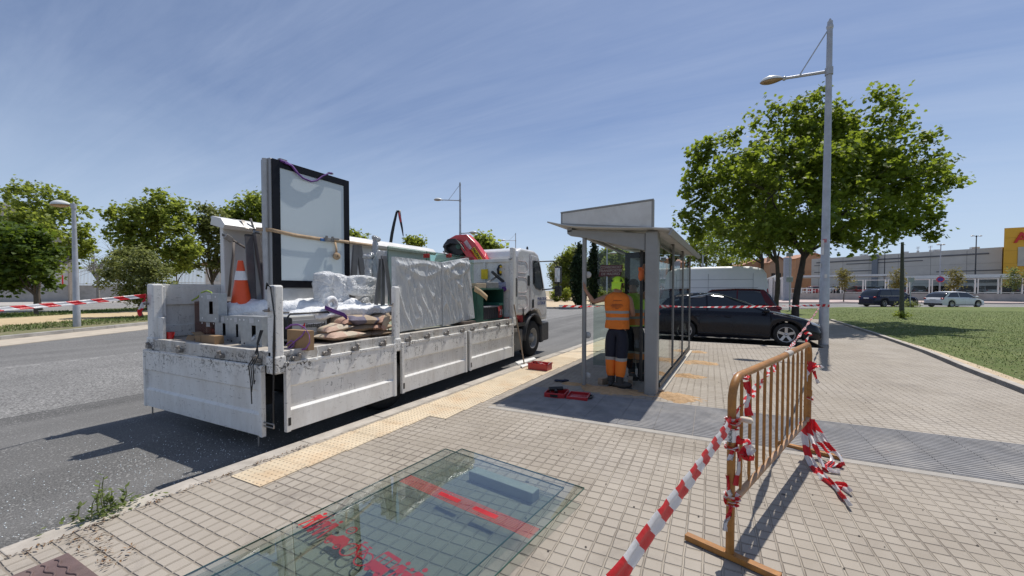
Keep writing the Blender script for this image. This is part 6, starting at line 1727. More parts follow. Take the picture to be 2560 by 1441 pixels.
# sacks
def m_sack(name, c1, c2):
    m, t, p = newmat(name); v = tcoord(t, 'Object')
    c = mixc_(t, mrange(t, noise(t, v, 6, 5, .6), .35, .65), tuple(x*.8 for x in c1), c1)
    q = mrange(t, noise(t, v, 5.5, 1, .4), .54, .56)
    c = mixc_(t, mth(t, 'MULTIPLY', q, .85), c, c2)
    wire(t, c, p.inputs['Base Color']); p.inputs['Roughness'].default_value = .8
    bump(t, p, noise(t, v, 16, 6, .65, 1.), .8, .02); return m
MS1 = m_sack('sack_tan', (.46, .35, .24), (.40, .22, .16)); MS2 = m_sack('sack_blue', (.44, .34, .24), (.09, .09, .16)); MS3 = m_sack('sack_pale', (.58, .49, .37), (.50, .33, .25)); MS4 = m_sack('sack_brown', (.28, .20, .13), (.24, .17, .12))
def sack(lab, x, y, X, w, h, dep, m_, seed, tilt=0, pillow=True):
    c = at(x, y, X=X)
    def f(i, j):
        u = (i*2-1); v = j*2-1
        side = 1
        return None
    L, Wd, Hh = w, dep, h
    V = []; n = 18
    b = MB()
    def sh(u, v, sgn):
        a, q = u*2-1, v*2-1
        th = ((1-abs(a)**2.6)*(1-abs(q)**2.6))**.55
        pin = 1 - .10*(abs(a)**4)*0 + .06*(abs(a)**6)*(abs(q)**6)
        p = Vector((q*Wd/2*pin*(1-.06*(1-a*a)), a*L/2*pin*(1-.05*(1-q*q)), sgn*th*Hh/2))
        p += mnoise.noise_vector(p*9 + Vector((seed*3.1, sgn, 0)))*.014*(.3+th)
        return Euler((tilt, 0, .12*math.sin(seed*2))).to_matrix() @ p + c - Vector((Wd/2*.8, 0, 0))
    b.grid(lambda u, v: sh(u, v, 1), n, n); b.grid(lambda u, v: sh(1-u, v, -1), n, n)
    return tag(b.build('cement_sack', m_), lab, 'sack', 'cement sacks piled on the deck')
sack('pale sack lying lowest at the deck edge, nearest the viewer', 868, 840, -3.90, .50, .10, .36, MS3, 1)
sack('pale sack with red print resting left over the nearest sack', 850, 823, -4.0, .34, .11, .34, MS3, 2, .12)
sack('big cement sack with dark blue print on top of the pile', 918, 801, -3.98, .52, .14, .36, MS2, 3, -.06)
sack('tan sack left of the blue printed one, on the second layer', 880, 803, -4.05, .36, .13, .36, MS1, 4, .1)
sack('brown sack filling the layer under the blue printed sack', 905, 822, -4.0, .50, .10, .36, MS4, 5)
sack('brown sack on the deck behind the nearest pale sack', 918, 838, -4.0, .50, .09, .36, MS4, 6)
sack('tan sack against the centre post, upper right of the pile', 966, 800, -3.95, .34, .13, .36, MS1, 7, .15)
sack('tan sack against the centre post, middle right of the pile', 960, 818, -3.94, .34, .11, .36, MS1, 8)
sack('brown sack against the centre post, lowest right of the pile', 958, 834, -3.94, .36, .09, .36, MS4, 9)
sack('far brown sack behind the power unit', 838, 840, -4.15, .36, .12, .30, MS4, 10)
tag(crumple(at(958, 826, X=-3.86), at(972, 782, X=-3.9), .07, .05, .03, 31, 16, 20, up=(1, 0, 0)).build('torn_paper', MS1), 'torn paper sack scrap standing up by the centre post', 'paper scrap')
# tool rack at the front of the bed
tr = thing('tool_rack', 'dark green open tool cabinet at the front of the bed beside the front post', 'tool cabinet', (-4.2, 6.9, TZ))
M_GRN = surf('rack_green', (.02, .085, .06), .45, var=.1)
a = at(1190, 800, X=-3.98); c = at(1272, 722, X=-3.98)
y0, y1, z1 = a.y, min(c.y, 7.55), c.z
b = MB(); b.bb((-4.75, y0, TZ), (-3.98, y0+.03, z1-.03)); b.bb((-4.75, y1-.03, TZ), (-3.98, y1, z1-.03)); b.bb((-4.75, y0, z1-.03), (-3.98, y1, z1)); b.bb((-4.75, y0+.03, TZ), (-4.72, y1-.03, z1-.03)); b.bb((-4.72, y0+.03, TZ+.004), (-3.98, y1-.03, TZ+.03))
yd = at(1208, 760, X=-3.98).y
b.bb((-3.985, y0+.03, TZ+.03), (-3.975, yd, z1-.03)); b.build('cabinet', M_GRN, tr, bevel=.004)
t = thing('crate', 'black plastic crate with grey lid in the tool cabinet', 'crate', (-4.2, (yd + y1)/2, TZ+.03))
yb0, yb1 = yd+.03, at(1246, 780, X=-3.99).y
zc_ = at(1220, 766, X=-3.99).z
M_CRB = surf('crate_black', (.03, .028, .035), .5, var=.2)
MB().bb((-4.4, yb0, TZ+.034), (-3.99, yb1, zc_-.03)).build('crate_body', M_CRB, t, bevel=.01)
MB().bb((-4.41, yb0-.01, zc_-.03), (-3.975, yb1+.01, zc_)).build('crate_lid', surf('lid_grey', (.22, .22, .24), .5), t, bevel=.008)
b = MB()
for k in range(8): b.bb((-3.992, yb0+.02+k*(yb1-yb0-.05)/8, TZ+.05), (-3.984, yb0+.035+k*(yb1-yb0-.05)/8, zc_-.05))
b.build('rib', M_CRB, t)
t = thing('crate', 'dull red crate numbered 21 under a green tray in the tool cabinet', 'crate', (-4.2, yb1+.2, TZ+.03))
ya, yb = yb1+.03, y1-.04; zr = at(1256, 764, X=-3.99).z
MB().bb((-4.4, ya, TZ+.034), (-3.99, yb, zr)).build('crate_body', surf('crate_red', (.30, .035, .03), .55, var=.3, scale=14), t, bevel=.01)
MB().bb((-4.42, ya-.02, zr+.002), (-3.97, yb+.02, zr+.06)).build('tray', surf('tray_green', (.04, .16, .12), .5), t, bevel=.01)
lettering('lettering', '21', .16, M_WHITE, (-3.986, ya + (yb-ya)*.62, TZ+.15), (0, 1, 0), (0, 0, 1), t, .001)
tag(pxpoly([(1244, 768), (1248, 766), (1250, 778), (1246, 779)], X=-3.97, ext=.01).build('red_tag', surf('tag_red', (.8, .12, .12), .5)), 'small red tag on the rim of the black crate', 'tag')
# things on the cabinet
def prop(name, lab, cat, build): 
    o = build(); return tag(o, lab, cat)
zt_ = z1
prop('cardboard_sheet', 'bent tan cardboard strip hanging off the tool cabinet', 'cardboard', lambda: ribbon([at(1186, 722, X=-3.96), at(1200, 730, X=-3.95), at(1212, 740, X=-3.94), at(1218, 746, X=-3.93)], .10, (.2, 0, 1)).build('cardboard_sheet', surf('strip_tan', (.50, .38, .24), .8), None, solid=.006))
prop('wood_block', 'stack of short wood battens on the left of the tool cabinet top', 'wood', lambda: MB().bb((-4.3, y0+.05, zt_+.002), (-4.0, y0+.42, zt_+.10)).build('wood_block', surf('batten', (.42, .34, .24), .8, var=.2), None, bevel=.006))
prop('metal_case', 'grey flat metal case on top of the tool cabinet', 'case', lambda: MB().bb((-4.25, y0+.46, zt_+.002), (-4.0, y0+.95, zt_+.13)).build('metal_case', surf('case_grey', (.26, .27, .28), .4, .3, var=.3, scale=20), None, bevel=.01))
prop('plank', 'long thin grey lath slanting up over the tool cabinet', 'lath', lambda: MB().beam(at(1206, 716, X=-4.1), at(1254, 684, X=-4.15), .02, .035).build('plank', surf('lath_grey', (.22, .21, .20), .6)))
prop('metal_bar', 'dark metal bar crossing the grey lath on the cabinet', 'metal bar', lambda: MB().beam(at(1230, 680, X=-4.12), at(1276, 720, X=-4.05), .05, .05).build('metal_bar', surf('bar_dark', (.07, .075, .08), .4, .4), None, bevel=.005))
prop('metal_bar', 'second black bar leaning to the front post', 'metal bar', lambda: MB().beam(at(1246, 686, X=-4.2), at(1276, 712, X=-4.12), .035, .04).build('metal_bar', M_BLKRUB))
t = thing('clamp_tool', 'yellow and black clamp tool standing atop the crossing bars', 'hand tool', tuple(at(1250, 685, X=-4.15)))
b = MB(); b.tube([at(x, y, X=-4.15) for x, y in [(1254, 664), (1248, 666), (1245, 674), (1246, 683), (1252, 687)]], .03, 8); b.build('handle', M_BLKRUB, t)
b = MB(); b.ell(at(1252, 667, X=-4.12), (.03, .045, .022), 10, 8); b.ell(at(1251, 681, X=-4.12), (.03, .04, .035), 10, 8); b.build('jaw', surf('tool_yellow', (.75, .52, .02), .45), t)
prop('cloth', 'crumpled white and purple cloth bag on the cabinet by the front post', 'cloth', lambda: crumple(at(1243, 722, X=-4.15), at(1262, 708, X=-4.15), .22, .20, .05, 3, 24, 18).build('cloth', surf('cloth_lilac', (.36, .38, .50), .8)))
prop('cloth', 'dark purple rag beside the pale cloth bag', 'cloth', lambda: crumple(at(1256, 724, X=-4.05), at(1276, 718, X=-4.05), .14, .10, .03, 4, 20, 14).build('cloth', M_PURP))
prop('sheet_metal', 'brown red sheet leaning behind the pale cloth', 'sheet', lambda: pxpoly([(1224, 716), (1242, 704), (1250, 706), (1232, 720)], X=-4.35, ext=.01).build('sheet_metal', surf('rust_red', (.24, .09, .07), .6)))
prop('wood_plank', 'short dark plank end sticking out under the right wrapped panel', 'plank', lambda: MB().bb((-4.3, at(1155, 800, X=-3.9).y, TZ+.02), (-3.86, at(1185, 800, X=-3.9).y, TZ+.06)).build('wood_plank', surf('plank_dark', (.10, .075, .06), .8)))
# broom handle leaning on the truck
tag(MB().tube([at(1285, 762, X=-3.74), at(1311, 913, X=-3.46)], .014, 10).build('wooden_pole', surf('pole_wood', (.30, .22, .15), .7, var=.15), None), 'worn wooden broom pole leaning on the front post of the truck', 'pole')
for k, (pts, lab) in enumerate([([(1288, 905), (1335, 893), (1340, 897), (1296, 911)], 'white plank lying at the kerb by the wooden pole'), ([(1301, 913), (1322, 908), (1326, 911), (1306, 918)], 'short broken white board in front of the white plank')]):
    P_ = [at(x, y, Z=.03 + .01*k) for x, y in pts]
    tag(MB().poly(P_, (0, 0, -.025)).build('white_plank', M_WHITE, None, bevel=.003), lab, 'plank')
# distant black crane arm over the load
t = thing('loader_crane', 'black folding crane arm rising far behind the white canopy piece', 'crane', tuple(gp(985, 24)))
def pxtube(pts, D, r, b=None):
    b = b or MB(); b.tube([at(x, y, D=D) for x, y in pts], r, 6); return b
pxtube([(972, 640), (980, 585), (985, 560), (992, 530)], 24, [.10, .10, .09, .07]).build('lower_boom', M_BLKRUB, t)
pxtube([(992, 530), (998, 528), (1000, 545), (1005, 570), (1008, 590)], 24, [.09, .10, .08, .06, .03]).build('upper_boom', M_BLKRUB, t)
pxtube([(997, 532), (1002, 556)], 23.85, .05).build('cylinder', surf('dull_red', (.42, .03, .035), .5), t)
pxtube([(1008, 590), (1008, 612)], 24, .012).build('hook_rope', M_BLKRUB, t)
b = MB(); p = Vector(gp(975, 24)); b.box(p + Vector((0, 0, 1.2)), (.6, .6, 2.6)); b.build('column', M_BLKRUB, t)
# ================================================================== BUS SHELTER
M_SHG = surf('shelter_grey', (.27, .272, .265), .5, .15, var=.07, scale=3, dirt=(.20, .18, .15), dirt_amt=.35, dirt_scale=2, bmp=.08)
M_SHL = surf('shelter_light', (.46, .455, .43), .55, var=.06, scale=2, dirt=(.30, .27, .22), dirt_amt=.4)
M_SHP = surf('shelter_panel', (.60, .60, .58), .5, var=.06, scale=2, dirt=(.28, .25, .22), dirt_amt=.3)
sh = thing('bus_shelter', 'grey steel and glass bus shelter being assembled on the pavement', 'bus shelter', (-1.3, 8.5, 0))
def wl(Y): return -.70 + .0505*(Y-6.35)           # X of the long glass wall
M_SGL = glass_mat('shelter_glass', (.72, .78, .76), 1.5, 0, 1.25)
b = MB(); b.bb((-.875, 6.16, -.02), (-.69, 6.38, 2.42)); b.build('wide_column', M_SHG, sh, bevel=.022, bseg=3)
b = MB(); b.cyl((-1.83, 6.28, -.02), (-1.83, 6.28, 2.42), .036, 18); fp = b.build('front_column', M_SHG, sh)
b = MB()
for z in (1.80, .82, .16): b.lathe([(0, -.012), (.05, -.01), (.055, 0), (.05, .012), (0, .014)], (-1.775, 6.30, z), 16, 'y').cyl((-1.83, 6.30, z), (-1.78, 6.30, z), .014, 8)
b.build('glass_clamp', M_SHL, fp)
# cross beams (near and far), bottom edge deepening toward the wide column
for Yb in (6.20, 10.75):
    dx = (Yb-6.2)*.05
    pts = [(-2.10, 2.525), (-2.10, 2.47), (-2.05, 2.435), (-1.86, 2.40), (-1.70, 2.36), (-.88, 2.14), (-.88, 2.40), (-2.0, 2.53)]
    MB().poly([(x+dx, Yb, z) for x, z in pts], (0, .09, 0)).build('beam', M_SHG, sh, bevel=.008)
MB().bb((-2.10, 6.20, 2.50), (-2.02, 10.8, 2.56)).bb((-1.25, 6.3, 2.36), (-1.17, 10.7, 2.44)).build('purlin', M_SHG, sh)
# curved roof skin
rp = [(-2.36, 2.655), (-2.15, 2.60), (-1.9, 2.555), (-1.6, 2.52), (-1.2, 2.485), (-.8, 2.455), (-.60, 2.43), (-.50, 2.40)]
def roofpt(u, v):
    q = u*(len(rp)-1); i = min(int(q), len(rp)-2); fr_ = q-i
    x = rp[i][0] + (rp[i+1][0]-rp[i][0])*fr_; z = rp[i][1] + (rp[i+1][1]-rp[i][1])*fr_
    Y = 6.02 + 5.05*v; return Vector((x + .0505*(Y-6.35), Y, z))
MB().grid(roofpt, 29, 12).build('roof', M_SHL, sh, solid=.022)
b = MB(); b.poly([(wl(6.02)+.20, 6.02, 2.33), (wl(11.07)+.20, 11.07, 2.33), (wl(11.07)+.24, 11.07, 2.41), (wl(6.02)+.24, 6.02, 2.41)], (-.03, 0, .005)); b.poly([(wl(6.02)+.05, 6.03, 2.425), (wl(11.07)+.05, 11.07, 2.425), (wl(11.07)+.22, 11.07, 2.415), (wl(6.02)+.22, 6.03, 2.415)], (0, 0, .02))
b.build('fascia', M_SHG, sh)
# lit-sign box standing on the roof end
gpx = [(-2.155, 2.625), (-.755, 2.49), (-.755, 2.835), (-2.155, 2.79)]
zt0, zt1, zb0, zb1 = 2.80, 2.87, 2.595, 2.435
Yg = 6.06; b = MB()
b.poly([(-2.16, Yg, zb0), (-.745, Yg, zb1), (-.745, Yg, zt1+.0), (-2.16, Yg, zt0)], (0, .09, 0)); gb = b.build('sign_box', M_SHG, sh, bevel=.005)
MB().poly([(-2.13, Yg-.004, zb0+.025), (-.775, Yg-.004, zb1+.03), (-.775, Yg-.004, zt1-.03), (-2.13, Yg-.004, zt0-.025)], (0, .003, 0)).build('sign_panel', M_SHP, gb)
b = MB(); b.beam((-2.16, Yg-.006, zt0-.01), (-.745, Yg-.006, zt1-.01), .014, .022).beam((-2.16, Yg-.006, zb0+.01), (-.745, Yg-.006, zb1+.01), .014, .022); b.build('sign_frame', M_SHG, gb)
# long glass wall: three panes, mullions, bottom rail
YS = [6.40, 7.90, 9.42, 10.92]
for k in range(3):
    y0, y1 = YS[k]+.03, YS[k+1]-.03
    a = Vector((wl(y0), y0, 1.25)); c = Vector((wl(y1), y1, 1.25))
    pn = MB().beam(a, c, .010, 2.22).build('glass_pane', M_SGL, sh)
    MB().beam(a + Vector((-.012, .55, .88)), a + Vector((-.012, .95, .88)), .003, .20).build('sticker', surf('sticker_maroon', (.14, .015, .02), .5), pn)
b = MB()
for k in range(1, 4):
    y0 = YS[k]; b.bb((wl(y0)-.060, y0-.025, .02), (wl(y0)+.004, y0+.025, 2.40))
b.build('mullion', M_BLKRUB, sh)
b = MB()
for k in range(1, 4):
    y0 = YS[k]; b.bb((wl(y0)+.0045, y0-.018, .02), (wl(y0)+.022, y0+.018, 2.40))
b.build('mullion_cover', M_SHG, sh)
b = MB(); b.beam((wl(6.40), 6.40, .095), (wl(10.94), 10.94, .095), .05, .07); b.build('bottom_rail', M_BLKRUB, sh)
b = MB(); b.beam((wl(6.40)+.03, 6.40, .02), (wl(10.94)+.03, 10.94, .02), .10, .03); b.build('ground_rail', surf('rail_cream', (.55, .50, .42), .7), sh)
# end pane with the maroon sign
ep = MB().bb((-1.77, 6.62, .28), (-1.02, 6.63, 2.22)).build('glass_pane', glass_mat('shelter_glass2', (.78, .84, .82), 1.45, 0, .8), sh)
s0 = at(1503, 663, Y=6.605); s1 = at(1558, 663, Y=6.605); s2 = at(1551, 692, Y=6.605); s3 = at(1496, 692, Y=6.605)
sg = MB().poly([s0, s3, s2, s1], (0, -.006, 0)).build('sign', surf('maroon', (.075, .010, .012), .4), ep)
M_LETG = surf('letter_grey', (.32, .27, .25), .5)
lettering('lettering', 'CONSORCIO\nTRANSPORTES\nDE MADRID', .058, M_LETG, ((s0+s2)/2) + Vector((0, -.009, .0)), (1, 0, 0), (0, 0, 1), sg, .0008, 'CENTER', .0012)
b = MB(); b.bb((-1.012, 6.60, .09), (-.972, 6.66, 2.20)); b.build('edge_profile', M_BLKRUB, sh)
# dark display case at the far end
a = at(1562, 632, Y=10.0); c = at(1612, 822, Y=10.0)
ds = thing('display_case', 'black framed display case at the far end inside the shelter', 'display case', ((a.x+c.x)/2, 10.1, 0))
MB().bb((a.x, 10.02, c.z), (c.x, 10.18, a.z)).build('case', M_FRBLK, ds, bevel=.01)
MB().bb((a.x+.13, 10.005, c.z+.1), (c.x-.06, 10.018, a.z-.14)).build('display_glass', surf('display_glass', (.10, .12, .11), .03, var=.5, scale=6, spec=1.), ds)
MB().cyl((a.x+.2, 10.1, 0), (a.x+.2, 10.1, c.z), .04, 10).cyl((c.x-.1, 10.1, 0), (c.x-.1, 10.1, c.z), .04, 10).build('leg', M_SHG, ds)

# ================================================================== SAND HEAPS, WOOD, TOOLS
M_HEAP = m_ground('heap_sand', (.52, .33, .17), (.62, .42, .24), (.42, .26, .13), 3, 60, .9)
def heap(lab, x, y, rx, ry, h, seed, rot=0):
    cr, sr = math.cos(rot), math.sin(rot)
    def f(u, v):
        a, q = (u*2-1)*1.35, (v*2-1)*1.35
        px_, py_ = a*rx, q*ry
        X, Y = x + px_*cr - py_*sr, y + px_*sr + py_*cr
        r2 = a*a + q*q
        z = h*.8*math.exp(-r2*1.6) + (.016*mnoise.noise(Vector((X*11, Y*11, seed))) + .012*mnoise.noise(Vector((X*26, Y*26, seed))) + .028*mnoise.noise(Vector((X*4, Y*4, seed+5))))*(.6+.4*math.exp(-r2)) - .010*r2 - .002
        return Vector((X, Y, max(-.03, z)))
    return tag(MB().grid(f, 46, 46).build('sand_heap', M_HEAP), lab, 'sand', 'sand heaps round the shelter', 'stuff')
heap('orange sand heap outside the foot of the wide shelter column', -.42, 6.15, .34, .26, .055, 1)
heap('long low spread of orange sand between the shelter columns', -1.35, 6.12, .62, .24, .05, 2, .02)
heap('orange sand heap at the foot of the front column', -1.95, 6.28, .28, .16, .035, 3)
heap('second sand heap outside the glass wall', -.35, 7.75, .30, .18, .05, 4)
heap('third sand heap outside the glass wall, at the second mullion', -.20, 9.3, .38, .26, .055, 5)
heap('farthest small sand heap at the shelter corner', -.25, 10.9, .22, .20, .04, 6)
heap('sand spread inside the shelter by the second mullion', -.95, 9.2, .28, .3, .03, 7)
M_WD = surf('wood_block', (.36, .27, .19), .8, var=.25, scale=8, stretch=(1, 1, 6))
def small(name, lab, cat, b, mat, **kw): return tag(b.build(name, mat, None, **kw), lab, cat)
small('wood_block', 'wooden block standing beside the near worker left boot', 'wood', MB().box(at(1509, 952, Z=.05), (.09, .20, .10), (0, 0, -.4)), M_WD, bevel=.004)
small('wood_block', 'wooden block right of the near worker boots, by the glass edge', 'wood', MB().box(at(1576, 952, Z=.045), (.07, .26, .09), (0, 0, .15)), M_WD, bevel=.004)
t = thing('work_gloves', 'dark pair of gloves lying on the paving left of the shelter', 'gloves', tuple(at(1398, 952, Z=0)))
for dx, dy, rz in ((-.04, 0, .4), (.06, .03, 1.1)):
    c = at(1398, 952, Z=.02) + Vector((dx, dy, 0)); b = MB(); b.ell(c, (.05, .045, .018), 12, 8, (0, 0, rz))
    for k in range(5):
        a = rz + (-.5 + .25*k); b.tube([c, c + Vector((math.cos(a)*.10, math.sin(a)*.10, 0))], [.013, .009], 6)
    b.build('glove', surf('glove_dark', (.02, .025, .05), .8), t)
# open red tool case
M_TR = surf('case_red', (.42, .02, .025), .38, var=.12, coat=.2)
def local(root, rz): return lambda x, y, z: Vector((root[0] + x*math.cos(rz) - y*math.sin(rz), root[1] + x*math.sin(rz) + y*math.cos(rz), root[2] + z))
o_ = at(1421, 992, Z=0); tc_ = thing('tool_case', 'red tool case lying open on the ribbed strip before the shelter', 'tool case', (o_.x, o_.y, 0), .12)
def tray(b, x0, x1, y0, y1, h, th=.012, z=.004):
    b.bb((x0, y0, z), (x1, y1, z+th)); b.bb((x0, y0, z+th), (x0+th, y1, z+h)); b.bb((x1-th, y0, z+th), (x1, y1, z+h)); b.bb((x0+th, y0, z+th), (x1-th, y0+th, z+h)); b.bb((x0+th, y1-th, z+th), (x1-th, y1, z+h)); return b
tray(MB(), -.32, -.02, -.17, .15, .07).build('case_bottom', M_TR, tc_, local=True, bevel=.006)
b = tray(MB(), .0, .30, -.17, .15, .045)
for k in range(4): b.bb((.03, -.13+.06*k, .016), (.27, -.10+.06*k, .024))
b.build('case_lid', M_TR, tc_, local=True, bevel=.006)
MB().tube([(.30, -.09, .03), (.34, -.09, .03), (.34, .07, .03), (.30, .07, .03)], .012, 8).build('handle', M_BLKRUB, tc_, local=True)
MB().bb((-.23, -.174, .02), (-.12, -.171, .055)).build('name_plate', M_BLKRUB, tc_, local=True)
t = thing('power_drill', 'black and grey drill lying in the open red tool case', 'power tool', (o_.x, o_.y, 0), .12)
b = MB(); b.cyl((-.28, -.04, .10), (-.10, .06, .10), .032, 12); b.tube([(-.20, .0, .09), (-.16, -.09, .07)], [.024, .028], 10); b.build('body', M_BLKRUB, t, local=True)
b = MB(); b.cyl((-.10, .06, .10), (-.06, .08, .10), .020, 12); b.cyl((-.06, .08, .10), (-.01, .11, .10), .006, 8); b.ell((-.24, .08, .07), (.05, .03, .03), 10, 8); b.build('chuck', M_STEEL, t, local=True)
# red parts tote near the kerb
o_ = at(1350, 924, Z=0); tb = thing('tool_tote', 'red open tote of small tools near the kerb', 'tool tote', (o_.x, o_.y, 0), -.05)
b = MB(); x0, x1, y0, y1 = -.215, .215, -.13, .13
for (a, c) in (((x0, y0), (x1, y0)), ((x1, y0), (x1, y1)), ((x1, y1), (x0, y1)), ((x0, y1), (x0, y0)), ((0, y0), (0, y1))):
    b.beam((a[0]*.93, a[1]*.9, .06), (c[0]*.93, c[1]*.9, .06), .010, .12)
b.bb((x0*.92, y0*.88, .006), (x1*.92, y1*.88, .012)); b.tube([(x0, y0, .125), (x1, y0, .125), (x1, y1, .125), (x0, y1, .125)], .010, 6, closed=True)
b.build('tote', M_TR, tb, local=True)
cols = [M_WHITE, M_BLKRUB, M_RED, M_STEEL]; rg = random.Random(11)
for k in range(7):
    c = Vector((o_.x + rg.uniform(-.16, .16), o_.y + rg.uniform(-.08, .08), .10)); d = Vector((rg.uniform(-1, 1), rg.uniform(-1, 1), .35)).normalized()*.07
    bb_ = MB(); bb_.tube([c-d, c, c+d], [.014, .012, .006], 8); bb_.ell(c-d, (.018, .018, .018), 8, 6)
    small('hand_tool', ['white handled tool', 'black gripped tool', 'red handled tool', 'bare steel tool', 'second white handled tool', 'second black gripped tool', 'second red handled tool'][k] + ' in the red tote by the kerb', 'hand tool', bb_, cols[k % 4])

# ================================================================== PEOPLE
M_SKIN = surf('skin', (.36, .19, .12), .5, var=.08, scale=8)
M_SKIN2 = surf('skin_dark', (.26, .13, .08), .5, var=.08, scale=8)
M_BOOT = surf('boot', (.035, .033, .032), .7, var=.3, scale=10)
M_HAIR = surf('hair', (.015, .012, .010), .7)
def m_bands(name, base, bands, wrinkle=.5):
    """cloth whose colour changes at real heights (sewn-on strips)"""
    m, t, p = newmat(name)
    g = N(t, 'ShaderNodeNewGeometry'); s_ = N(t, 'ShaderNodeSeparateXYZ'); wire(t, g.outputs['Position'], s_.inputs[0])
    z = mth(t, 'ADD', s_.outputs[2], mth(t, 'MULTIPLY', mth(t, 'SUBTRACT', noise(t, g.outputs['Position'], 6, 2), .5), .03))
    v = tcoord(t, 'Object'); f = noise(t, v, 9, 5, .6, .8)
    c = mixc_(t, mrange(t, f, .3, .7), tuple(x*.78 for x in base), base)
    for z0, z1, cc in bands:
        k = mth(t, 'MULTIPLY', mth(t, 'GREATER_THAN', z, z0), mth(t, 'LESS_THAN', z, z1))
        c = mixc_(t, k, c, cc)
    wire(t, c, p.inputs['Base Color']); p.inputs['Roughness'].default_value = .8
    bump(t, p, f, wrinkle, .03); return m
def skinned(name, joints, edges, mat, parent, rootv, sub=2):
    names = list(joints); idx = {n: i for i, n in enumerate(names)}
    me = bpy.data.meshes.new(name)
    rt = root_of(parent); inv = (Matrix.Translation(rt.location) @ rt.rotation_euler.to_matrix().to_4x4()).inverted()
    me.from_pydata([tuple(inv @ Vector(joints[n][0])) for n in names], [(idx[a], idx[c]) for a, c in edges], [])
    o = bpy.data.objects.new(name, me); COL.objects.link(o); o.parent = parent
    me.materials.append(mat)
    md = o.modifiers.new('skin', 'SKIN'); md.use_smooth_shade = True; md.branch_smoothing = .3
    if not me.skin_vertices: 
        bpy.context.view_layer.objects.active = o
        bpy.ops.mesh.customdata_skin_add()
    sv = me.skin_vertices[0].data
    for n in names:
        r = joints[n][1]; r = r if isinstance(r, tuple) else (r, r)
        sv[idx[n]].radius = r; sv[idx[n]].use_root = (n == rootv)
    sb = o.modifiers.new('sub', 'SUBSURF'); sb.levels = sub; sb.render_levels = sub
    return o
def loft(name, rings, mat, parent, seg=28, p=2.6, amp=.006, cap=False):
    """rings: (cx, cy, cz, half width X, half depth Y) stacked"""
    V = []
    for j, (cx, cy, cz, hw, hd) in enumerate(rings):
        for k in range(seg):
            a = 2*math.pi*k/seg; c, s = math.cos(a), math.sin(a); r = 1/((abs(c)**p + abs(s)**p)**(1/p))
            q = Vector((cx + c*r*hw, cy + s*r*hd, cz)); V.append(q + mnoise.noise_vector(q*11)*amp)
    F = [(j*seg+k, j*seg+(k+1) % seg, (j+1)*seg+(k+1) % seg, (j+1)*seg+k) for j in range(len(rings)-1) for k in range(seg)]
    b = MB(); b.add(V, F, True)
    if cap: b.add(V[-seg:], [tuple(range(seg))]); b.add(V[:seg], [tuple(range(seg))[::-1]])
    return b.build(name, mat, parent, subsurf=1)
def hand_j(J, E, wrist, palm, d, side, k0, spread=.022, curl=(0, 0, 0)):
    """five fingers rooted in the palm: J joints dict, E edges"""
    d = Vector(d).normalized(); side = Vector(side).normalized(); cu = Vector(curl)
    P_ = Vector(palm)
    for i, L in enumerate((.070, .080, .074, .058)):
        q = P_ + side*(i-1.5)*spread
        J[f'{k0}f{i}a'] = (q + d*.045, .0115); J[f'{k0}f{i}b'] = (q + d*(.045+L*.5) + cu*.4, .0105); J[f'{k0}f{i}c'] = (q + d*(.045+L) + cu, .009)
        E += [(k0+'palm', f'{k0}f{i}a'), (f'{k0}f{i}a', f'{k0}f{i}b'), (f'{k0}f{i}b', f'{k0}f{i}c')]
    q = P_ - side*.035
    J[k0+'ta'] = (q + d*.0 - side*.012, .013); J[k0+'tb'] = (q + d*.035 - side*.035 + cu*.4, .011)
    E += [(k0+'palm', k0+'ta'), (k0+'ta', k0+'tb')]
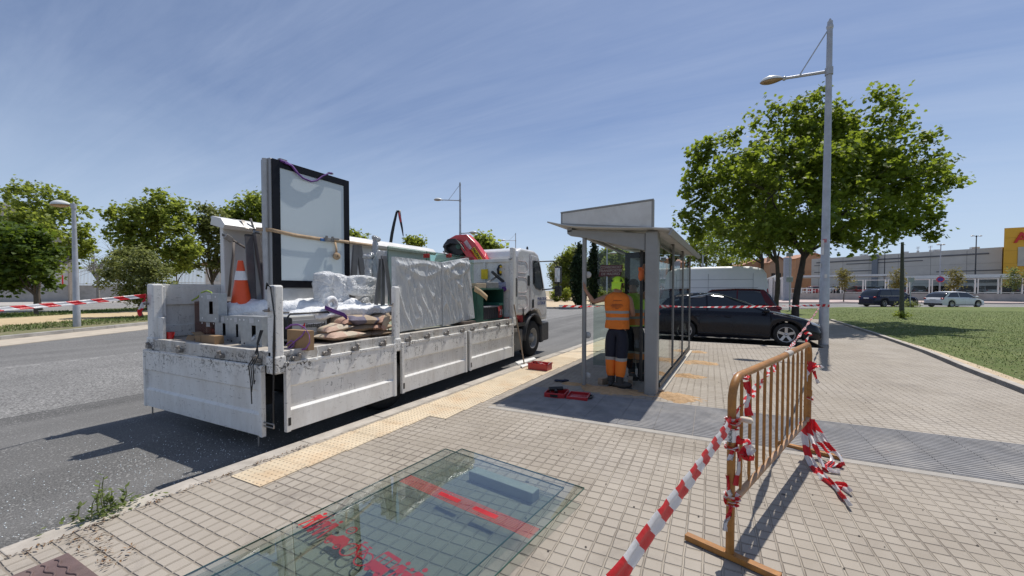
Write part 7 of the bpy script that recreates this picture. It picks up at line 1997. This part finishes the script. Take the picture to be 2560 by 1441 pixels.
def worker(lab, x, y, vest_m, trouser_m, skin_m, cap_col, armL, armR, legs, face=1, hs=1.0, nm='person', glove=None):
    """face = +1: facing +Y (back to the camera). armL/armR: shoulder, elbow, wrist, palm in world; legs: (hip, knee, ankle, toe)*2"""
    t = thing(nm, lab, 'person', (x, y, 0))
    J = {}; E = []
    J['pel'] = (Vector((x, y, .97*hs)), (.10, .075)); J['abd'] = (Vector((x, y, 1.10*hs)), (.11, .085)); J['che'] = (Vector((x, y, 1.30*hs)), (.15, .11)); J['upc'] = (Vector((x, y-.01*face, 1.43*hs)), (.11, .09))
    J['nec'] = (Vector((x, y+.0*face, 1.53*hs)), .058); J['hea'] = (Vector((x, y+.02*face, 1.60*hs)), (.066, .075)); J['heb'] = (Vector((x, y+.025*face, 1.66*hs)), (.078, .092)); J['hec'] = (Vector((x, y+.01*face, 1.735*hs)), (.068, .08))
    E += [('pel', 'abd'), ('abd', 'che'), ('che', 'upc'), ('upc', 'nec'), ('nec', 'hea'), ('hea', 'heb'), ('heb', 'hec')]
    for k0, A in (('L', armL), ('R', armR)):
        s, e, w, pm, sd, cu = A
        J[k0+'s'] = (Vector(s), .058); J[k0+'m'] = ((Vector(s)*.55 + Vector(e)*.45), .05); J[k0+'e'] = (Vector(e), .040); J[k0+'f'] = (Vector(e)*.65 + Vector(w)*.35, .041); J[k0+'w'] = (Vector(w), .026); J[k0+'palm'] = (Vector(pm), (.036, .02))
        E += [('upc', k0+'s'), (k0+'s', k0+'m'), (k0+'m', k0+'e'), (k0+'e', k0+'f'), (k0+'f', k0+'w'), (k0+'w', k0+'palm')]
        hand_j(J, E, w, pm, Vector(pm)-Vector(w), sd, k0, curl=cu)
    for k0, (h, kn, an, to) in (('l', legs[0]), ('r', legs[1])):
        J[k0+'h'] = (Vector(h), .070); J[k0+'k'] = (Vector(kn), .058); J[k0+'a'] = (Vector(an), .042); J[k0+'t'] = (Vector(to), .04)
        E += [('pel', k0+'h'), (k0+'h', k0+'k'), (k0+'k', k0+'a'), (k0+'a', k0+'t')]
    body = skinned('body', J, E, skin_m, t, 'pel')
    # face and ears
    hc = Vector((x, y+.025*face, 1.66*hs))
    b = MB()
    for s in (-1, 1): b.ell(hc + Vector((s*.082, -.01*face, -.005)), (.012, .022, .033), 8, 8)
    b.ell(hc + Vector((0, .098*face, -.01)), (.014, .022, .026), 8, 8)
    b.build('ear', skin_m, body)
    b = MB()
    for s in (-1, 1): b.ell(hc + Vector((s*.032, .086*face, .02)), (.014, .008, .008), 8, 6)
    b.build('eye', M_BLKRUB, body); MB().ell(hc + Vector((0, .088*face, -.052)), (.025, .008, .006), 8, 6).build('mouth', surf('lips', (.25, .09, .07), .6), body)
    # hair under the cap
    MB().ell(hc + Vector((0, -.022*face, .012)), (.090, .088, .095), 16, 10).build('hair', M_HAIR, t)
    # clothes: vest loft (open at the arms by the sleeve line), trousers
    loft('vest', [(x, y, .945*hs, .188, .142), (x, y, .96*hs, .190, .143), (x, y, 1.0*hs, .188, .140), (x, y, 1.10*hs, .176, .128), (x, y, 1.20*hs, .184, .134), (x, y, 1.30*hs, .196, .138), (x, y-.005*face, 1.38*hs, .202, .134), (x, y-.01*face, 1.44*hs, .196, .120), (x, y-.01*face, 1.475*hs, .165, .100), (x, y-.005*face, 1.505*hs, .105, .08), (x, y, 1.52*hs, .072, .068)], vest_m, t, amp=.012)
    tj = {}; te = []
    tj['w'] = (Vector((x, y, 1.08*hs)), (.165, .125)); tj['p'] = (Vector((x, y, .95*hs)), (.185, .14)); te.append(('w', 'p'))
    for k0, (h, kn, an, to) in (('l', legs[0]), ('r', legs[1])):
        h, kn, an = Vector(h), Vector(kn), Vector(an)
        tj[k0+'h'] = (h, .130); tj[k0+'q'] = (h*.5+kn*.5, .118); tj[k0+'k'] = (kn, .100); tj[k0+'c'] = (kn*.5+an*.5, .092); tj[k0+'a'] = (an + Vector((0, 0, .03)), .080)
        te += [('p', k0+'h'), (k0+'h', k0+'q'), (k0+'q', k0+'k'), (k0+'k', k0+'c'), (k0+'c', k0+'a')]
    skinned('trousers', tj, te, trouser_m, t, 'w')
    for (h, kn, an, to) in legs:
        an, to = Vector(an), Vector(to); d = (to-an); d.z = 0; d.normalize()
        b = MB(); c = an - d*.02; rz_ = math.atan2(d.y, d.x)
        b.tube([(an.x, an.y, .20), (an.x, an.y, .09)], [.060, .062], 14)
        b.ell((c + d*.06) * 1 - Vector((0, 0, c.z-.062)), (.155, .055, .056), 18, 10, (0, 0, rz_))
        b.box(Vector(((c+d*.06).x, (c+d*.06).y, .012)), (.30, .105, .022), (0, 0, rz_))
        b.build('boot', M_BOOT, t, bevel=.008)
    # cap
    cp_ = MB(); cc = hc + Vector((0, -.004*face, .035))
    cp_.grid(lambda u, v: cc + Vector((math.cos(u*2*math.pi)*.099*math.cos(v*math.pi/2), math.sin(u*2*math.pi)*.113*math.cos(v*math.pi/2), -.03 + .105*math.sin(v*math.pi/2)**.9)), 24, 9, True, True)
    cap = cp_.build('cap', cap_col, t, solid=.004)
    return t, cap, hc
VO = m_bands('vest_orange', (.80, .20, .02), [(1.185, 1.225, (.30, .29, .27)), (1.085, 1.125, (.30, .29, .27))])
TRN = m_bands('trousers_navy', (.012, .014, .028), [(.17, .44, (.85, .20, .02)), (.44, .49, (.36, .35, .32)), (.13, .17, (.36, .35, .32))])
CAPY = surf('cap_lime', (.52, .80, .04), .6, var=.06)
wx, wy = -1.315, 6.36
A_L = ((wx-.175, wy+.0, 1.435), (wx-.36, wy-.10, 1.36), (-1.76, 6.22, 1.50), (-1.795, 6.225, 1.555), (0, .3, -1), (.02, .04, .01))
A_R = ((wx+.18, wy, 1.43), (wx+.235, wy+.05, 1.15), (wx+.13, wy+.24, 1.20), (wx+.10, wy+.27, 1.21), (0, 0, 1), (-.02, .02, 0))
LG = (((wx-.09, wy, .90), (wx-.10, wy+.03, .50), (wx-.095, wy+.02, .11), (wx-.11, wy+.16, .05)), ((wx+.09, wy, .90), (wx+.07, wy-.02, .50), (wx+.055, wy-.06, .11), (wx+.16, wy-.03, .05)))
w1, cap, hc = worker('person in orange sleeveless vest and lime cap, back turned, arm stretched to the front column', wx, wy, VO, TRN, M_SKIN, CAPY, A_L, A_R, LG, 1)
# neck flap of the cap worn backwards, dark side vents, adjuster
b = MB()
b.grid(lambda u, v: hc + Vector(((u-.5)*.155*(1-.12*v), -.088 - .050*v - .012*math.cos((u-.5)*3), .032 - .115*v - .02*abs(u-.5)*2*v)), 9, 7)
b.build('cap_visor', CAPY, cap, solid=.006)
b = MB()
for s in (-1, 1): b.poly([hc + Vector((s*.066, -.106, .085)), hc + Vector((s*.058, -.112, .02)), hc + Vector((s*.092, -.070, .02))], (0, -.004, 0))
b.build('cap_vent', M_BLKRUB, cap)
b = MB(); rg = random.Random(2)
for k, (dz, wd) in enumerate([(1.385, .11), (1.325, .15), (1.305, .17), (1.285, .14), (1.262, .05)]):
    x_ = wx - wd/2 + .02
    while x_ < wx + wd/2 + .02:
        l_ = rg.uniform(.010, .022); b.bb((x_, wy-.1475 if dz < 1.37 else wy-.147, dz), (x_+l_, wy-.143, dz+.008)); x_ += l_+.005
b.build('back_print', surf('print_brown', (.20, .05, .02), .7), w1)
# second worker behind the glass
VY = m_bands('vest_lime', (.42, .62, .08), [(1.16, 1.22, (.30, .29, .27)), (.95, 1.16, (.75, .20, .04)), (1.06, 1.10, (.30, .29, .27))])
TR2 = m_bands('trousers_dark', (.016, .017, .026), [(.36, .46, (.50, .16, .04)), (.46, .50, (.28, .27, .25))])
x2, y2 = -1.20, 7.12
A_L2 = ((x2+.17, y2-.02, 1.43), (x2+.32, y2-.25, 1.60), (-.955, 6.46, 1.80), (-.93, 6.42, 1.85), (1, 0, 0), (.01, -.02, .02))
A_R2 = ((x2-.18, y2, 1.42), (x2-.26, y2-.1, 1.15), (x2-.15, y2-.25, 1.10), (x2-.13, y2-.28, 1.10), (0, 0, 1), (0, -.01, 0))
LG2 = (((x2-.08, y2, .90), (x2-.06, y2-.02, .50), (x2-.02, y2+.02, .11), (x2+.05, y2-.12, .05)), ((x2+.10, y2, .90), (x2+.13, y2-.05, .50), (x2+.14, y2+.03, .11), (x2+.22, y2-.08, .05)))
w2, cap2, hc2 = worker('person in lime and orange vest behind the shelter glass, arm raised', x2, y2, VY, TR2, M_SKIN2, surf('cap_dark', (.03, .025, .02), .7), A_L2, A_R2, LG2, -1, .985)
g = at(1603, 688, Y=6.40); b = MB(); b.ell(g, (.045, .035, .09), 14, 10, (0, .1, 0))
for k in range(4): b.tube([g + Vector((-.03+.02*k, 0, .06)), g + Vector((-.032+.022*k, -.01, .12))], [.014, .010], 6)
b.build('work_glove', surf('glove_orange', (.70, .16, .04), .7), w2)

# ================================================================== BARRIER
M_BAR = surf('barrier_ochre', (.36, .155, .030), .45, var=.3, scale=9, dirt=(.13, .06, .035), dirt_amt=.7, dirt_scale=9, bmp=.15, bscale=30)
M_BARW = surf('barrier_worn', (.42, .24, .12), .6, var=.25, scale=12, dirt=(.30, .22, .17), dirt_amt=.8, dirt_scale=12)
BN, BF = Vector((.118, 2.57, 0)), Vector((.85, 4.62, 0)); bd = (BF-BN).normalized(); BL = (BF-BN).length; bs = Vector((bd.y, -bd.x, 0))
br = thing('crowd_barrier', 'worn ochre crowd barrier with twelve bars, red white tape tied to it', 'barrier', tuple(BN))
r_ = .13; zt = 1.045; zb = .325; RT = .0225
arc = lambda c, a0, a1, n=6: [c + bd*(math.cos(a0+(a1-a0)*k/n)*r_) + Vector((0, 0, math.sin(a0+(a1-a0)*k/n)*r_)) for k in range(n+1)]
pts = [BN + Vector((0, 0, .02)), BN + Vector((0, 0, .5)), BN + Vector((0, 0, zt-r_))] + arc(BN + bd*r_ + Vector((0, 0, zt-r_)), math.pi, math.pi/2)[1:] + [BN + bd*BL*.5 + Vector((0, 0, zt-.006))] + arc(BF - bd*r_ + Vector((0, 0, zt-r_)), math.pi/2, 0) + [BF + Vector((0, 0, .5)), BF + Vector((0, 0, .02))]
MB().tube(pts, RT, 16).build('frame', M_BAR, br)
MB().tube([BN + Vector((0, 0, zb)), BF + Vector((0, 0, zb))], .0205, 14).build('bottom_rail', M_BARW, br)
rg = random.Random(6)
for k in range(12):
    q = (k+1)/13; p = BN + bd*BL*q; top = p + Vector((0, 0, zt-.016)); bot = p + Vector((0, 0, zb+.012)); w_ = rg.uniform(-.012, .012)
    zs = [0, .04, .07, .5, .93, .96, 1.0]; rs_ = [.004, .0075, .0100, .0100, .0100, .0075, .004]
    MB().tube([top.lerp(bot, z) + bd*w_*math.sin(z*math.pi) for z in zs], rs_, 10).build('bar', M_BAR, br)
for e, s in ((BN, 1), (BF, -1)):
    a = e - bs*.25; c = e + bs*.25; h = Vector((0, 0, .035))
    b = MB(); b.beam(a + h, e - bs*.03 + h, .045, .008); b.beam(e - bs*.03 + h, e + bs*.03 + h, .045, .012); b.beam(e + bs*.03 + h, c + h, .045, .008)
    b.beam(a + h*.6 + bd*.02, c + h*.6 + bd*.02, .006, .03).beam(a + h*.6 - bd*.02, c + h*.6 - bd*.02, .006, .03)
    b.build('foot', M_BAR, br, bevel=.002)
MB().cyl(BF + Vector((0, 0, .55)), BF + Vector((0, 0, .60)), .028, 14).build('socket', M_BAR, br, bevel=.004)
c_ = BN + bd*BL*.62; MB().tube([c_ - bd*.10 + Vector((0, 0, zt-.004)), c_ + bd*.05 + Vector((0, 0, zt-.004))], RT+.0015, 14).build('tape_remnant', surf('tape_grey', (.48, .42, .36), .6), br)

# ================================================================== BARRICADE TAPE
def m_tape(name, col, tl):
    m, t, p = newmat(name)
    wire(t, mixc_(t, mrange(t, noise(t, tcoord(t), 25, 4), .3, .7), tuple(x*.85 for x in col), col), p.inputs['Base Color']); p.inputs['Roughness'].default_value = .32
    tr = N(t, 'ShaderNodeBsdfTranslucent'); tr.inputs[0].default_value = c4(tl); mx_ = N(t, 'ShaderNodeMixShader'); mx_.inputs[0].default_value = .35
    wire(t, p.outputs[0], mx_.inputs[1]); wire(t, tr.outputs[0], mx_.inputs[2]); wire(t, mx_.outputs[0], t.nodes['Material Output'].inputs[0])
    bump(t, p, noise(t, tcoord(t), 18, 4, .6, 1.), .35, .01); return m
M_TPR = m_tape('tape_red', (.70, .02, .03), (.75, .03, .04)); M_TPW = m_tape('tape_white', (.80, .79, .80), (.80, .78, .78))
def tape(path, width=.07, upf=None, cyc=.20, slant=.035, fold=.006, twist=0., b=None, jit=0., pinch=None, seed=0):
    """ribbon with alternating slanted red and white fields along a polyline; twist in turns"""
    P_ = [Vector(p) for p in path]
    # Catmull-Rom resample
    Q = []
    n = len(P_)
    for i in range(n-1):
        p0, p1, p2, p3 = P_[max(0, i-1)], P_[i], P_[i+1], P_[min(n-1, i+2)]
        for k in range(12):
            t_ = k/12; Q.append(.5*((2*p1) + (p2-p0)*t_ + (2*p0-5*p1+4*p2-p3)*t_*t_ + (3*p1-p0-3*p2+p3)*t_**3))
    Q.append(P_[-1])
    S = [0]
    for a, c in zip(Q[:-1], Q[1:]): S.append(S[-1] + (c-a).length)
    L = S[-1]; up = Vector(upf or (0, 0, 1)); rgt = random.Random(seed)
    def pos(s, tt):
        s_ = min(max(s, 0), L-1e-6); i = 0
        lo, hi = 0, len(S)-2
        while lo < hi:
            m_ = (lo+hi+1)//2
            if S[m_] <= s_: lo = m_
            else: hi = m_-1
        i = lo; q = (s_-S[i])/max(1e-9, S[i+1]-S[i]); p = Q[i].lerp(Q[i+1], q) + (Q[min(i+1, len(Q)-1)]-Q[i]).normalized()*(s-s_)
        d = (Q[i+1]-Q[i]).normalized(); x = up - d*up.dot(d)
        if x.length < .05: x = d.orthogonal()
        x.normalize(); y = d.cross(x)
        a = twist*2*math.pi*s_/L + (jit*math.sin(s_*9+seed) if jit else 0)
        w_ = width*(pinch(s_/L) if pinch else 1)
        u = x*math.cos(a) + y*math.sin(a); v = y*math.cos(a) - x*math.sin(a)
        f = fold*math.cos(tt*math.pi*3.2 + .6) + (mnoise.noise(p*14 + Vector((seed, 0, 0)))*fold*1.2)
        return p + u*w_*tt + v*f
    b = b or MB(); ns = max(2, round(L/(cyc/2))); nt_ = 6; ms = 4
    for k in range(ns):
        s0, s1 = L*k/ns, L*(k+1)/ns; b.mat = k % 2
        V = []
        for i in range(ms+1):
            for j in range(nt_+1):
                tt = j/nt_-.5
                sl = slant*math.sin(tt*math.pi)*(1 if 0 < k or i > 0 else 0)
                if k == ns-1 and i == ms: sl = 0
                V.append(pos(s0 + (s1-s0)*i/ms + sl, tt))
        b.add(V, [(i*(nt_+1)+j, (i+1)*(nt_+1)+j, (i+1)*(nt_+1)+j+1, i*(nt_+1)+j+1) for i in range(ms) for j in range(nt_)], True)
    b.mat = 0
    return b
TM = [M_TPR, M_TPW]
def ttag(b, lab, grp='red and white barricade tape'): return tag(b.build('barricade_tape', TM), lab, 'barrier tape', grp)
A0 = BN + Vector((0, 0, .80)); B0 = at(1545, 1441, D=1.02); C0 = B0 + (B0-A0)*.5
ttag(tape([A0, A0.lerp(B0, .5) - Vector((0, 0, .008)), B0, C0], .072, None, .19, .03, .005, 0, seed=1), 'widest tape run, from the near barrier post toward the bottom of the photo')
PL = Vector((2.92-.10, 14.14-.10, 1.12))
A1 = BN + Vector((.02, .03, .84)); 
mid = [A1.lerp(PL, q) - Vector((0, 0, s)) for q, s in ((.0, 0), (.04, .005), (.10, .02), (.2, .04), (.35, .05), (.55, .05), (.8, .03), (1, 0))]
ttag(tape(mid, .065, None, .19, .03, .006, 6.0, pinch=lambda q: .8 if q < .22 else .6, seed=2), 'twisted tape run from the barrier past its bars up to the tall lamp post')
TR_ = Vector((-3.50, 9.70, 1.14))
ttag(tape([PL + Vector((-.02, 0, 0)), PL.lerp(TR_, .35) - Vector((0, 0, .04)), PL.lerp(TR_, .7) - Vector((0, 0, .03)), TR_], .06, None, .22, .03, .004, 1.5, seed=3), 'long level tape run in front of the parked cars, behind the shelter')
LP_ = Vector((TX0-.03, TY0-.03, 1.48))
ttag(tape([LP_, Vector((-6.30, 1.85, 1.42)), Vector((-6.22, 1.22, 1.365)), Vector((-6.10, .2, 1.28)), Vector((-6.0, -1.2, 1.22))], .05, None, .20, .03, .004, .25, seed=4), 'tape run leaving the rear left truck post toward the left edge')
ttag(tape([LP_ - Vector((.02, 0, 0)), at(358, 762, D=4.95), at(348, 780, D=4.95), at(352, 790, D=4.95)], .045, (1, 0, 0), .20, .02, .01, .4, seed=5), 'loose tape tail dangling from the rear left truck post')
# turns of tape and tatters on the barrier
def wrap(c, r, h, n, lab, seed):
    c = Vector(c); rg = random.Random(seed); b = MB()
    for k in range(n):
        pts = []
        for j in range(9):
            a = j/8*2*math.pi + k; pts.append(c + Vector((math.cos(a)*(r+.002*k+rg.uniform(0, .004)), math.sin(a)*(r+.002*k+rg.uniform(0, .004)), (k/n-.5)*h + rg.uniform(-.008, .008))))
        tape(pts, .03, None, .07, .004, .003, .3, b, seed=seed+k)
    return ttag(b, lab, 'tape knots and tails on the barrier')
wrap(BN + Vector((0, 0, .80)), .026, .06, 4, 'knotted turns of tape where the wide run meets the near post', 1)
wrap(BN + Vector((0, 0, .66)), .024, .03, 2, 'turns of tape a hand below the big knot on the near post', 5)
wrap(BN + Vector((.005, .01, .355)), .027, .07, 4, 'turns of tape at the lower rail joint of the near post', 9)
wrap(BF + Vector((0, 0, .53)), .025, .02, 2, 'turns of tape under the socket of the far post', 12)
wrap(BF + Vector((0, 0, .82)), .025, .06, 3, 'turns of tape near the top of the far post', 15)
wrap(BN + bd*.16 + Vector((0, 0, zt-.01)), .026, .02, 2, 'turn of tape over the near bend of the top rail', 19)
GT = 'tape knots and tails on the barrier'
def tail(pts, w, lab, seed, up=(1, 0, 0), tw=.4, cyc=.16, jit=.3):
    return ttag(tape(pts, w, up, cyc, .02, .012, tw, jit=jit, seed=seed), lab, GT)
D0 = 2.30
P2 = lambda L_, D: [at(x, y, D=D - .01*i) for i, (x, y) in enumerate(L_)]
tail(P2([(1865, 955), (1872, 985), (1868, 1010), (1874, 1040)], 2.42), .045, 'red tape tail hanging from the bend of the top rail', 31)
tail(P2([(1838, 1098), (1850, 1105), (1868, 1100), (1876, 1118), (1862, 1135), (1872, 1148), (1878, 1140)], 2.26), .06, 'crumpled red bow of tape beside the near post', 32, (0, .4, 1), .8)
tail(P2([(1838, 1110), (1828, 1130), (1824, 1150)], 2.26), .025, 'short white tape tail left of the near post below the bow', 33)
tail(P2([(1840, 1110), (1846, 1150), (1844, 1185), (1840, 1215)], 2.27), .022, 'thin tape tail hanging straight below the bow', 34)
tail(P2([(1818, 1190), (1822, 1215), (1832, 1240)], 2.25), .016, 'red shred sticking up at the lower joint', 35)
tail(P2([(1826, 1262), (1822, 1290), (1812, 1310), (1812, 1328)], 2.25), .022, 'thin red tail dangling lowest from the near post', 36, tw=1.)
tag(crumple(at(1842, 1049, D=2.26), at(1884, 1056, D=2.2), .035, .03, .012, 3, 20, 16).build('paper_twist', surf('twist_cream', (.62, .52, .40), .7, var=.2)), 'cream paper twist tied to the big knot of the near post', 'paper scrap')
onp = MB(); onp.tube([BN + Vector((0, 0, .685)), BN + Vector((0, 0, .755))], RT+.0012, 14); st_ = onp.build('sticker', M_WHITE, br)
lettering('lettering', 'MADRID', .026, M_BLKRUB, BN + Vector((-.006, -RT-.004, .72)), (0, 0, 1), (-1, 0, 0), br, .0006)
# far post
tail(P2([(2030, 905), (2022, 930), (2012, 950)], 3.74), .07, 'red tape scrap left of the upper far post', 41)
tail(P2([(2034, 920), (2046, 918), (2056, 916)], 3.70), .03, 'orange faded tape flag right of the upper far post', 42, (0, 0, 1))
tail(P2([(2034, 928), (2042, 945), (2046, 958)], 3.70), .028, 'grey twisted tail below the faded flag', 43)
z2 = lambda x, y: at(x, y, Z=.025)
tail([at(2008, 1056, D=3.66), at(2012, 1090, D=3.66), at(2018, 1130, D=3.55), z2(2035, 1168), z2(2062, 1196), z2(2088, 1218), z2(2108, 1242), z2(2128, 1268)], .062, 'longest tape streamer running out on the paving from the far barrier foot', 44, (1, 0, 0), .25, .22)
tail([z2(2088, 1216), z2(2106, 1216), z2(2128, 1232)], .07, 'short side lobe of tape on the paving beside the streamer end', 45, (0, 1, 0), .2, .22)
tail([at(2014, 1056, D=3.66), at(2026, 1085, D=3.62), at(2040, 1120, D=3.5), at(2050, 1150, D=3.45), z2(2060, 1172)], .05, 'tape streamer falling in the middle of the bunch', 46, (1, 0, 0), .3, .2)
tail([at(2032, 1056, D=3.72), at(2052, 1085, D=3.7), at(2072, 1115, D=3.6), at(2098, 1140, D=3.5), z2(2108, 1166), z2(2085, 1160), z2(2062, 1172), z2(2100, 1178)], .048, 'rightmost tape streamer folding back on itself on the ground', 47, (1, 0, .2), .5, .2)
tail([at(2030, 1048, D=3.72), at(2036, 1090, D=3.68), at(2060, 1120, D=3.6), at(2082, 1150, D=3.5), z2(2068, 1166)], .042, 'tape streamer between the middle one and the rightmost one', 48, (1, 0, 0), .4, .2)
# knot and tails near the tall lamp post
kp = at(2012, 836, D=6.6)
ttag(tape([kp, kp + Vector((.04, 0, .03)), kp + Vector((.09, .02, .0)), kp + Vector((.05, 0, -.04)), kp + Vector((.02, 0, -.10)), kp + Vector((.02, 0, -.2))], .04, None, .12, .01, .008, .6, seed=51), 'little knot of tape halfway between barrier and lamp post', GT)
b = MB()
for k in range(2):
    c_ = Vector((2.92, 14.14, 1.10 + .03*k)); tape([c_ + Vector((math.cos(a)*.13, math.sin(a)*.13, .01*math.sin(a*3))) for a in [j*math.pi/4 for j in range(9)]], .04, None, .14, .01, .003, 0, b, seed=60+k)
ttag(b, 'turns of tape round the tall lamp post', GT)

# ================================================================== GLASS SHEETS ON THE PAVING
M_GFL = glass_mat('glass_floor', (.87, .905, .89), 1.52, 0, 1.9)
M_REDI = surf('red_print', (.42, .008, .014), .45)
def pane(lab, Rc, Tc, L, z0, z1, th=.010):
    Rc = Vector((Rc[0], Rc[1], 0)); Tc = Vector((Tc[0], Tc[1], 0)); u = (Tc-Rc).normalized(); v = Vector((-u.y, u.x, 0)); v = v if v.y < 0 else -v
    w_ = (Tc-Rc).length; P4 = [Rc + Vector((0, 0, z0)), Tc + Vector((0, 0, z0)), Tc + v*L + Vector((0, 0, z1)), Rc + v*L + Vector((0, 0, z1))]
    nrm = (P4[1]-P4[0]).cross(P4[3]-P4[0]).normalized(); nrm = nrm if nrm.z > 0 else -nrm
    t = thing('glass_sheet', lab, 'glass sheet', tuple(Rc), 0, 'loose glass panes on the paving')
    MB().poly(P4, nrm*th).build('sheet', M_GFL, t)
    b = MB(); m_ = nrm*(th/2)
    for i in range(4):
        a, c = P4[i] + m_, P4[(i+1) % 4] + m_; o_ = (a+c)/2 - sum(P4, Vector())/4; o_.z = 0; o_.normalize(); b.beam(a + o_*.0015, c + o_*.0015, .002, th*1.02)
    b.build('edge', M_GED, t)
    # frame of reference on the top face
    def on(s, q, lift=.0012): # s along u from right corner, q along v
        k = q/L; p = Rc + u*s + v*q; p.z = z0 + (z1-z0)*k; return p + nrm*(th+lift)
    return t, on, w_
t1, on1, w1_ = pane('upper loose glass pane with red stripes, its right corner sticking out farthest', (-.81, 2.80), (-2.015, 3.00), 2.1, .093, .035)
t2, on2, w2_ = pane('lower loose glass pane shifted left beneath the striped one', (-.955, 2.765), (-2.17, 2.965), 2.1, .078, .020)
def strip_on(on, pts, parent, name, b=None):
    b = b or MB(); b.add([on(s, q) for s, q in pts], [tuple(range(len(pts)))]); return b
b = MB()
for k in range(8):
    q = .600 + k*.0145
    wdt = .0045
    strip_on(on1, [(.012, q), (w1_-.012, q), (w1_-.012, q+wdt), (.012, q+wdt)], t1, '', b)
for k in range(2): strip_on(on1, [(.30+.33*k, .632), (.50+.33*k, .632), (.50+.33*k, .670), (.30+.33*k, .670)], t1, '', b)
b.build('red_stripes', M_REDI, t1)
b = MB()
def ic(pts, s0, q0, sc=1., lift=.0012): b.add([on2(s0 + p[0]*sc, q0 - p[1]*sc, .0016) for p in pts], [tuple(range(len(pts)))])
def icring(cx, cy, r, w_, s0, q0, n=20):
    for k in range(n):
        a0, a1 = 2*math.pi*k/n, 2*math.pi*(k+1)/n
        ic([(cx + math.cos(a0)*r, cy + math.sin(a0)*r), (cx + math.cos(a1)*r, cy + math.sin(a1)*r), (cx + math.cos(a1)*(r-w_), cy + math.sin(a1)*(r-w_)), (cx + math.cos(a0)*(r-w_), cy + math.sin(a0)*(r-w_))], s0, q0)
def icline(x0, y0, x1, y1, w_, s0, q0):
    d = Vector((x1-x0, y1-y0)).normalized(); n_ = Vector((-d.y, d.x))*w_/2
    ic([(x0+n_.x, y0+n_.y), (x1+n_.x, y1+n_.y), (x1-n_.x, y1-n_.y), (x0-n_.x, y0-n_.y)], s0, q0)
def icdisc(cx, cy, r, s0, q0, ry=None): ic([(cx + math.cos(k*math.pi/6)*r, cy + math.sin(k*math.pi/6)*(ry or r)) for k in range(12)], s0, q0)
QB = 1.36
def person_ic(s0, h=.20, lean=0.):
    icdisc(lean, h*.92, h*.075, s0, QB)
    ic([(-.022+lean, h*.80), (.022+lean, h*.80), (.020, h*.48), (-.020, h*.48)], s0, QB); icline(-.012, h*.5, -.026, 0, .014, s0, QB); icline(.012, h*.5, .028, 0, .014, s0, QB); icline(.02+lean, h*.78, .045, h*.5, .010, s0, QB)
for s0, h in ((.08, .20), (.14, .18), (.195, .21), (.255, .17), (.31, .19), (.97, .19), (1.03, .17), (1.09, .2), (1.145, .18)): person_ic(s0, h, .006)
# bus
ic([(-.07, .03), (.07, .03), (.07, .09), (-.07, .09)], .43, QB); ic([(-.07, .15), (.07, .15), (.06, .175), (-.06, .175)], .43, QB)
for x_ in (-.066, -.02, .026, .066): icline(x_, .09, x_, .15, .008, .43, QB)
for x_ in (-.04, .04): icdisc(x_, .025, .018, .43, QB)
# bicycle
for x_ in (-.07, .07): icring(x_, .055, .055, .009, .62, QB)
for l_ in ((-.07, .055, -.02, .12), (-.02, .12, .05, .12), (.05, .12, 0, .05), (0, .05, -.07, .055), (.07, .055, .045, .145), (-.02, .12, 0, .05), (.03, .15, .06, .145), (-.035, .135, -.005, .135)): icline(*l_, .009, .62, QB)
# car and street clock
ic([(-.08, .03), (.08, .03), (.085, .07), (.04, .08), (.02, .11), (-.05, .11), (-.075, .08)], .82, QB); 
for x_ in (-.045, .045): icring(x_, .028, .024, .010, .82, QB, 14)
icring(0, .165, .035, .008, .84, QB, 16); icline(0, .165, 0, .19, .006, .84, QB); icline(0, .165, .018, .165, .006, .84, QB)
b.build('red_pictograms', M_REDI, t2)
blk = MB().box((-1.435, 2.70, .038), (.62, .10, .076), (0, 0, -.16)); tag(blk.build('stone_block', surf('block_stone', (.36, .37, .34), .85, var=.15, scale=8, bmp=.6), None, bevel=.008), 'grey concrete kerb block under the far edge of the glass panes', 'concrete block')
tag(MB().box((-2.0, .95, .008), (.5, .06, .016)).build('wood_batten', M_WD), 'thin batten under the near edge of the glass panes', 'wood')
# grit and bits on the paving
b = MB(); rg = random.Random(21)
for i in range(260):
    x0, y0 = rg.uniform(-3.2, 2.5), rg.uniform(1.2, 9); s = rg.uniform(.003, .009)
    c = Vector((x0, y0, .004)); b.add([c + Vector((-s, 0, 0)), c + Vector((0, -s, 0)), c + Vector((s, 0, 0)), c + Vector((0, s, 0)), c + Vector((0, 0, s*.8))], [(0, 1, 4), (1, 2, 4), (2, 3, 4), (3, 0, 4)])
tag(b.build('grit', surf('grit', (.10, .085, .07), .9, var=.9, scale=2)), 'dark grit strewn over the paving', 'grit', kind='stuff')
